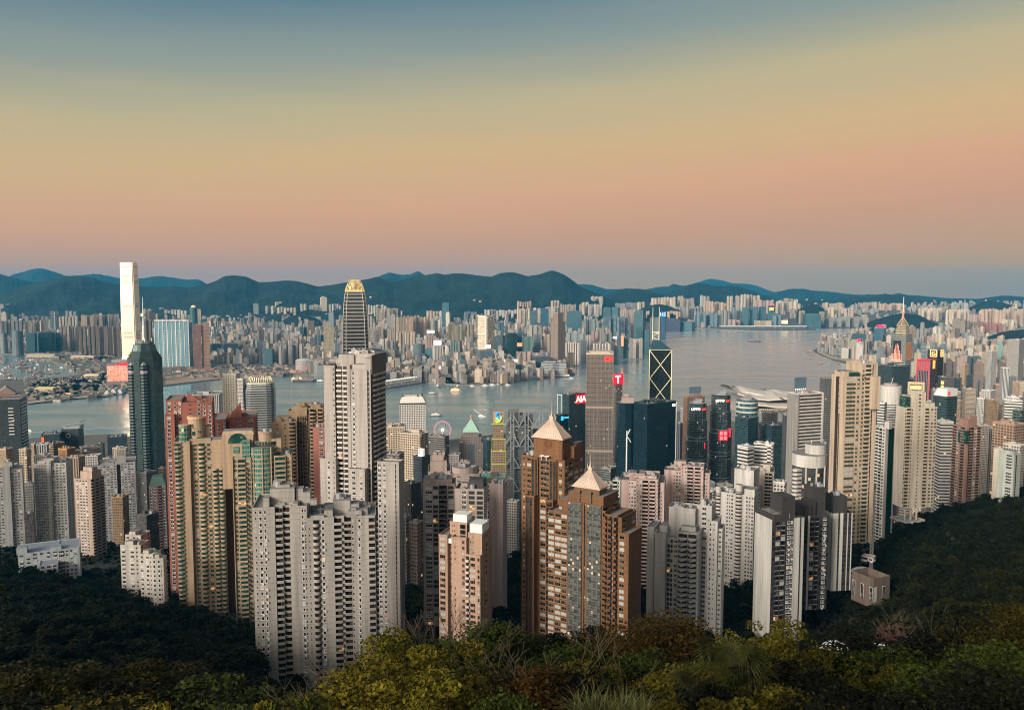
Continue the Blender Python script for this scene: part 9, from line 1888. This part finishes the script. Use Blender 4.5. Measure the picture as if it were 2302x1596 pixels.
for a in [('ferry',zx(2,1565),zy(2,1436),5,1.15,'white and grey ferry crossing right of the porthole tower'),('ferry',zx(2,1530),zy(2,1242),8,.95,'small ferry with a thin wake above the porthole tower'),('yacht',zx(2,1972),zy(2,1440),-35,1.5,'speedboat throwing a bright wake in mid-harbour'),('lit',zx(2,1740),zy(2,1216),3,1.35,'warmly lit ferry by the far pier below the clock tower'),
   ('ferry',zx(2,1580),zy(2,1178),90,1.3,'white ferry at the pier left of the lit ferry'),('ferry',zx(2,1755),zy(2,1178),90,1.1,'white ferry moored behind the lit ferry'),('yacht',zx(2,1885),zy(2,1172),0,1.2,'white boat by the concave hall, leftmost of the moored row'),('yacht',zx(2,2000),zy(2,1169),0,1.5,'white boat by the concave hall, second of the moored row'),('yacht',zx(2,2065),zy(2,1164),5,1.6,'white boat by the concave hall, third of the moored row'),('yacht',zx(2,2115),zy(2,1162),0,1.3,'white boat by the concave hall, fourth of the moored row'),('yacht',zx(2,2200),zy(2,1164),8,1.4,'white boat by the concave hall, rightmost of the moored row'),
   ('yacht',zx(3,480),zy(3,1104),5,1.4,'white boat just below the promontory tip'),('barge',zx(3,465),zy(3,988),5,.75,'dark low boat right of the promontory hotel'),('yacht',zx(3,515),zy(3,940),10,1.2,'tiny bright boat off the promontory'),('barge',zx(3,2095),zy(3,780),4,2.1,'long dark barge alone in the right-hand bay'),
   ('fish',zx(4,372),zy(4,876),10,1.5,'dark derrick boat off the right shore, upper left of the cluster'),('fish',zx(4,402),zy(4,872),-20,1.6,'dark derrick boat off the right shore, upper right of the cluster'),('barge',zx(4,402),zy(4,900),-10,.7,'flat work barge in the middle of the derrick boats'),('fish',zx(4,390),zy(4,930),0,1.2,'dark work boat below the flat barge off the right shore'),('fish',zx(4,485),zy(4,976),0,1.5,'crane boat alone nearest the right-hand shore'),('barge',zx(4,490),zy(4,812),0,.5,'small dark boat near the right shore bend'),
   ('yellow',zx(5,256),zy(5,435),0,.9,'yellow-topped ferry trailing a long white wake at left'),('barge',zx(2,420),zy(2,1130),5,2.4,'long barge with tan superstructure off the building site'),('lit',zx(2,345),zy(2,1118),5,1.7,'lit tan ship with several decks off the building site'),('ferry',zx(2,548),zy(2,1134),0,1.2,'white ferry left of the tall grey tower'),('ferry',zx(1,1095),zy(1,1232),10,.8,'white boat left of the stepped dark tower near the shore')]: put(*a)
rb = random.Random(8);SH = [(-20,803),(95,803),(118,818),(146,824),(160,834),(176,838),(118,846),(62,852),(-20,866)];k = 0;pts_ = []
while k < 95:
 x,y = rb.uniform(-10,178),rb.uniform(803,864)
 if not inpoly(x,y,SH) or (30 < x < 75 and 838 < y < 850 and rb.random() < .8): continue
 pts_.append((y,x));k += 1
pts_.sort()
for i,(y,x) in enumerate(pts_): put(rb.choice(['fish','fish','fish','barge','yacht']),x,y,rb.uniform(-30,30),rb.uniform(.8,1.3),f"{ORD[i % 19]} small work boat from the left, {ORD[i//19]} mooring row of the boat shelter",'boats moored in the shelter')
foam = NT('foam');foam.set(col=foam.mix(foam.noise(.06,5),(.3,.36,.37),(.8,.82,.8)),rough=.8)
def wake(c,pts,w0,w1):
 k = [G(zx(c,x),zy(c,y),.12) for x,y in pts];mb = MB();n_ = len(k)
 for i in range(n_-1):
  a,b_ = k[i],k[i+1];d = (b_-a);nn = Vector((-d.y,d.x,0)).normalized();wa = w0+(w1-w0)*i/(n_-1);wb = w0+(w1-w0)*(i+1)/(n_-1);mb.face([a-nn*wa,b_-nn*wb,b_+nn*wb,a+nn*wa])
 tag(mb.build('wake',[foam.mat]),kind='structure')
wake(5,[(270,440),(400,436),(540,425)],3,5);wake(5,[(735,408),(900,402),(1120,405)],3.5,3.5);wake(2,[(1985,1443),(1950,1415),(1915,1390)],2.5,7);wake(2,[(1915,1390),(1895,1365)],5,1);wake(2,[(1500,1246),(1420,1250),(1330,1256)],2,.8);wake(5,[(245,495),(290,512),(330,530)],3,1)
# waterfront lamps
lp = empty('street_lamp',(0,0,-400));mb = MB();mb.tube((0,0,0),(0,0,9),.25,.18,6);mb.build('pole',[STEEL],lp);mb = MB();mb.prism(circ(0,0,.9,8),9,10.2,0,0,True);lamp_o = mb.build('lamp',[emis('lamp_glow',(1,.8,.5),3.0)],lp);first = True
rl = random.Random(4);L_ = []
for x0,y0,x1,y1,n_ in ((70,872,235,845,14),(10,800,90,799,6),(380,842,700,832,16),(100,800,235,792,6),(955,858,1120,862,14),(1225,846,1285,842,5),(1165,838,1215,842,6),(1745,800,1745,800,0),(1850,792,1980,818,8),(1880,732,2100,726,8),(680,838,725,836,5),(1000,752,1110,757,9),(740,722,830,718,6),(2070,720,2150,722,6),(1650,741,1800,741,6)):
 for i in range(n_): t = (i+rl.uniform(0,.8))/max(1,n_);L_.append((x0+(x1-x0)*t,y0+(y1-y0)*t+rl.uniform(-2,2)))
for i,(x,y) in enumerate(L_):
 o = lp if first else copy_tree(lp);first = False;p_ = G(x,y,3.3)
 if y < 734: p_ = P(x,y,7600);p_.z = max(3,kz(p_.x,7600))+rl.uniform(0,5) if x < 1900 else K(y,7600)-9
 o.location = (p_.x,p_.y,p_.z);s = p_.y/3300;o.scale = (s*.9,s*.9,1);tag(o,f"{ORD[i % 19]} glowing street lamp of the {ORD[(i//19)]} string along the far shores",'street lamp','street lamps of the far shores')
for k_,(root,ph,pr,ul) in list(PROTO.items()):
 if not ul:
  for c in list(root.children): bpy.data.objects.remove(c)
  bpy.data.objects.remove(root)
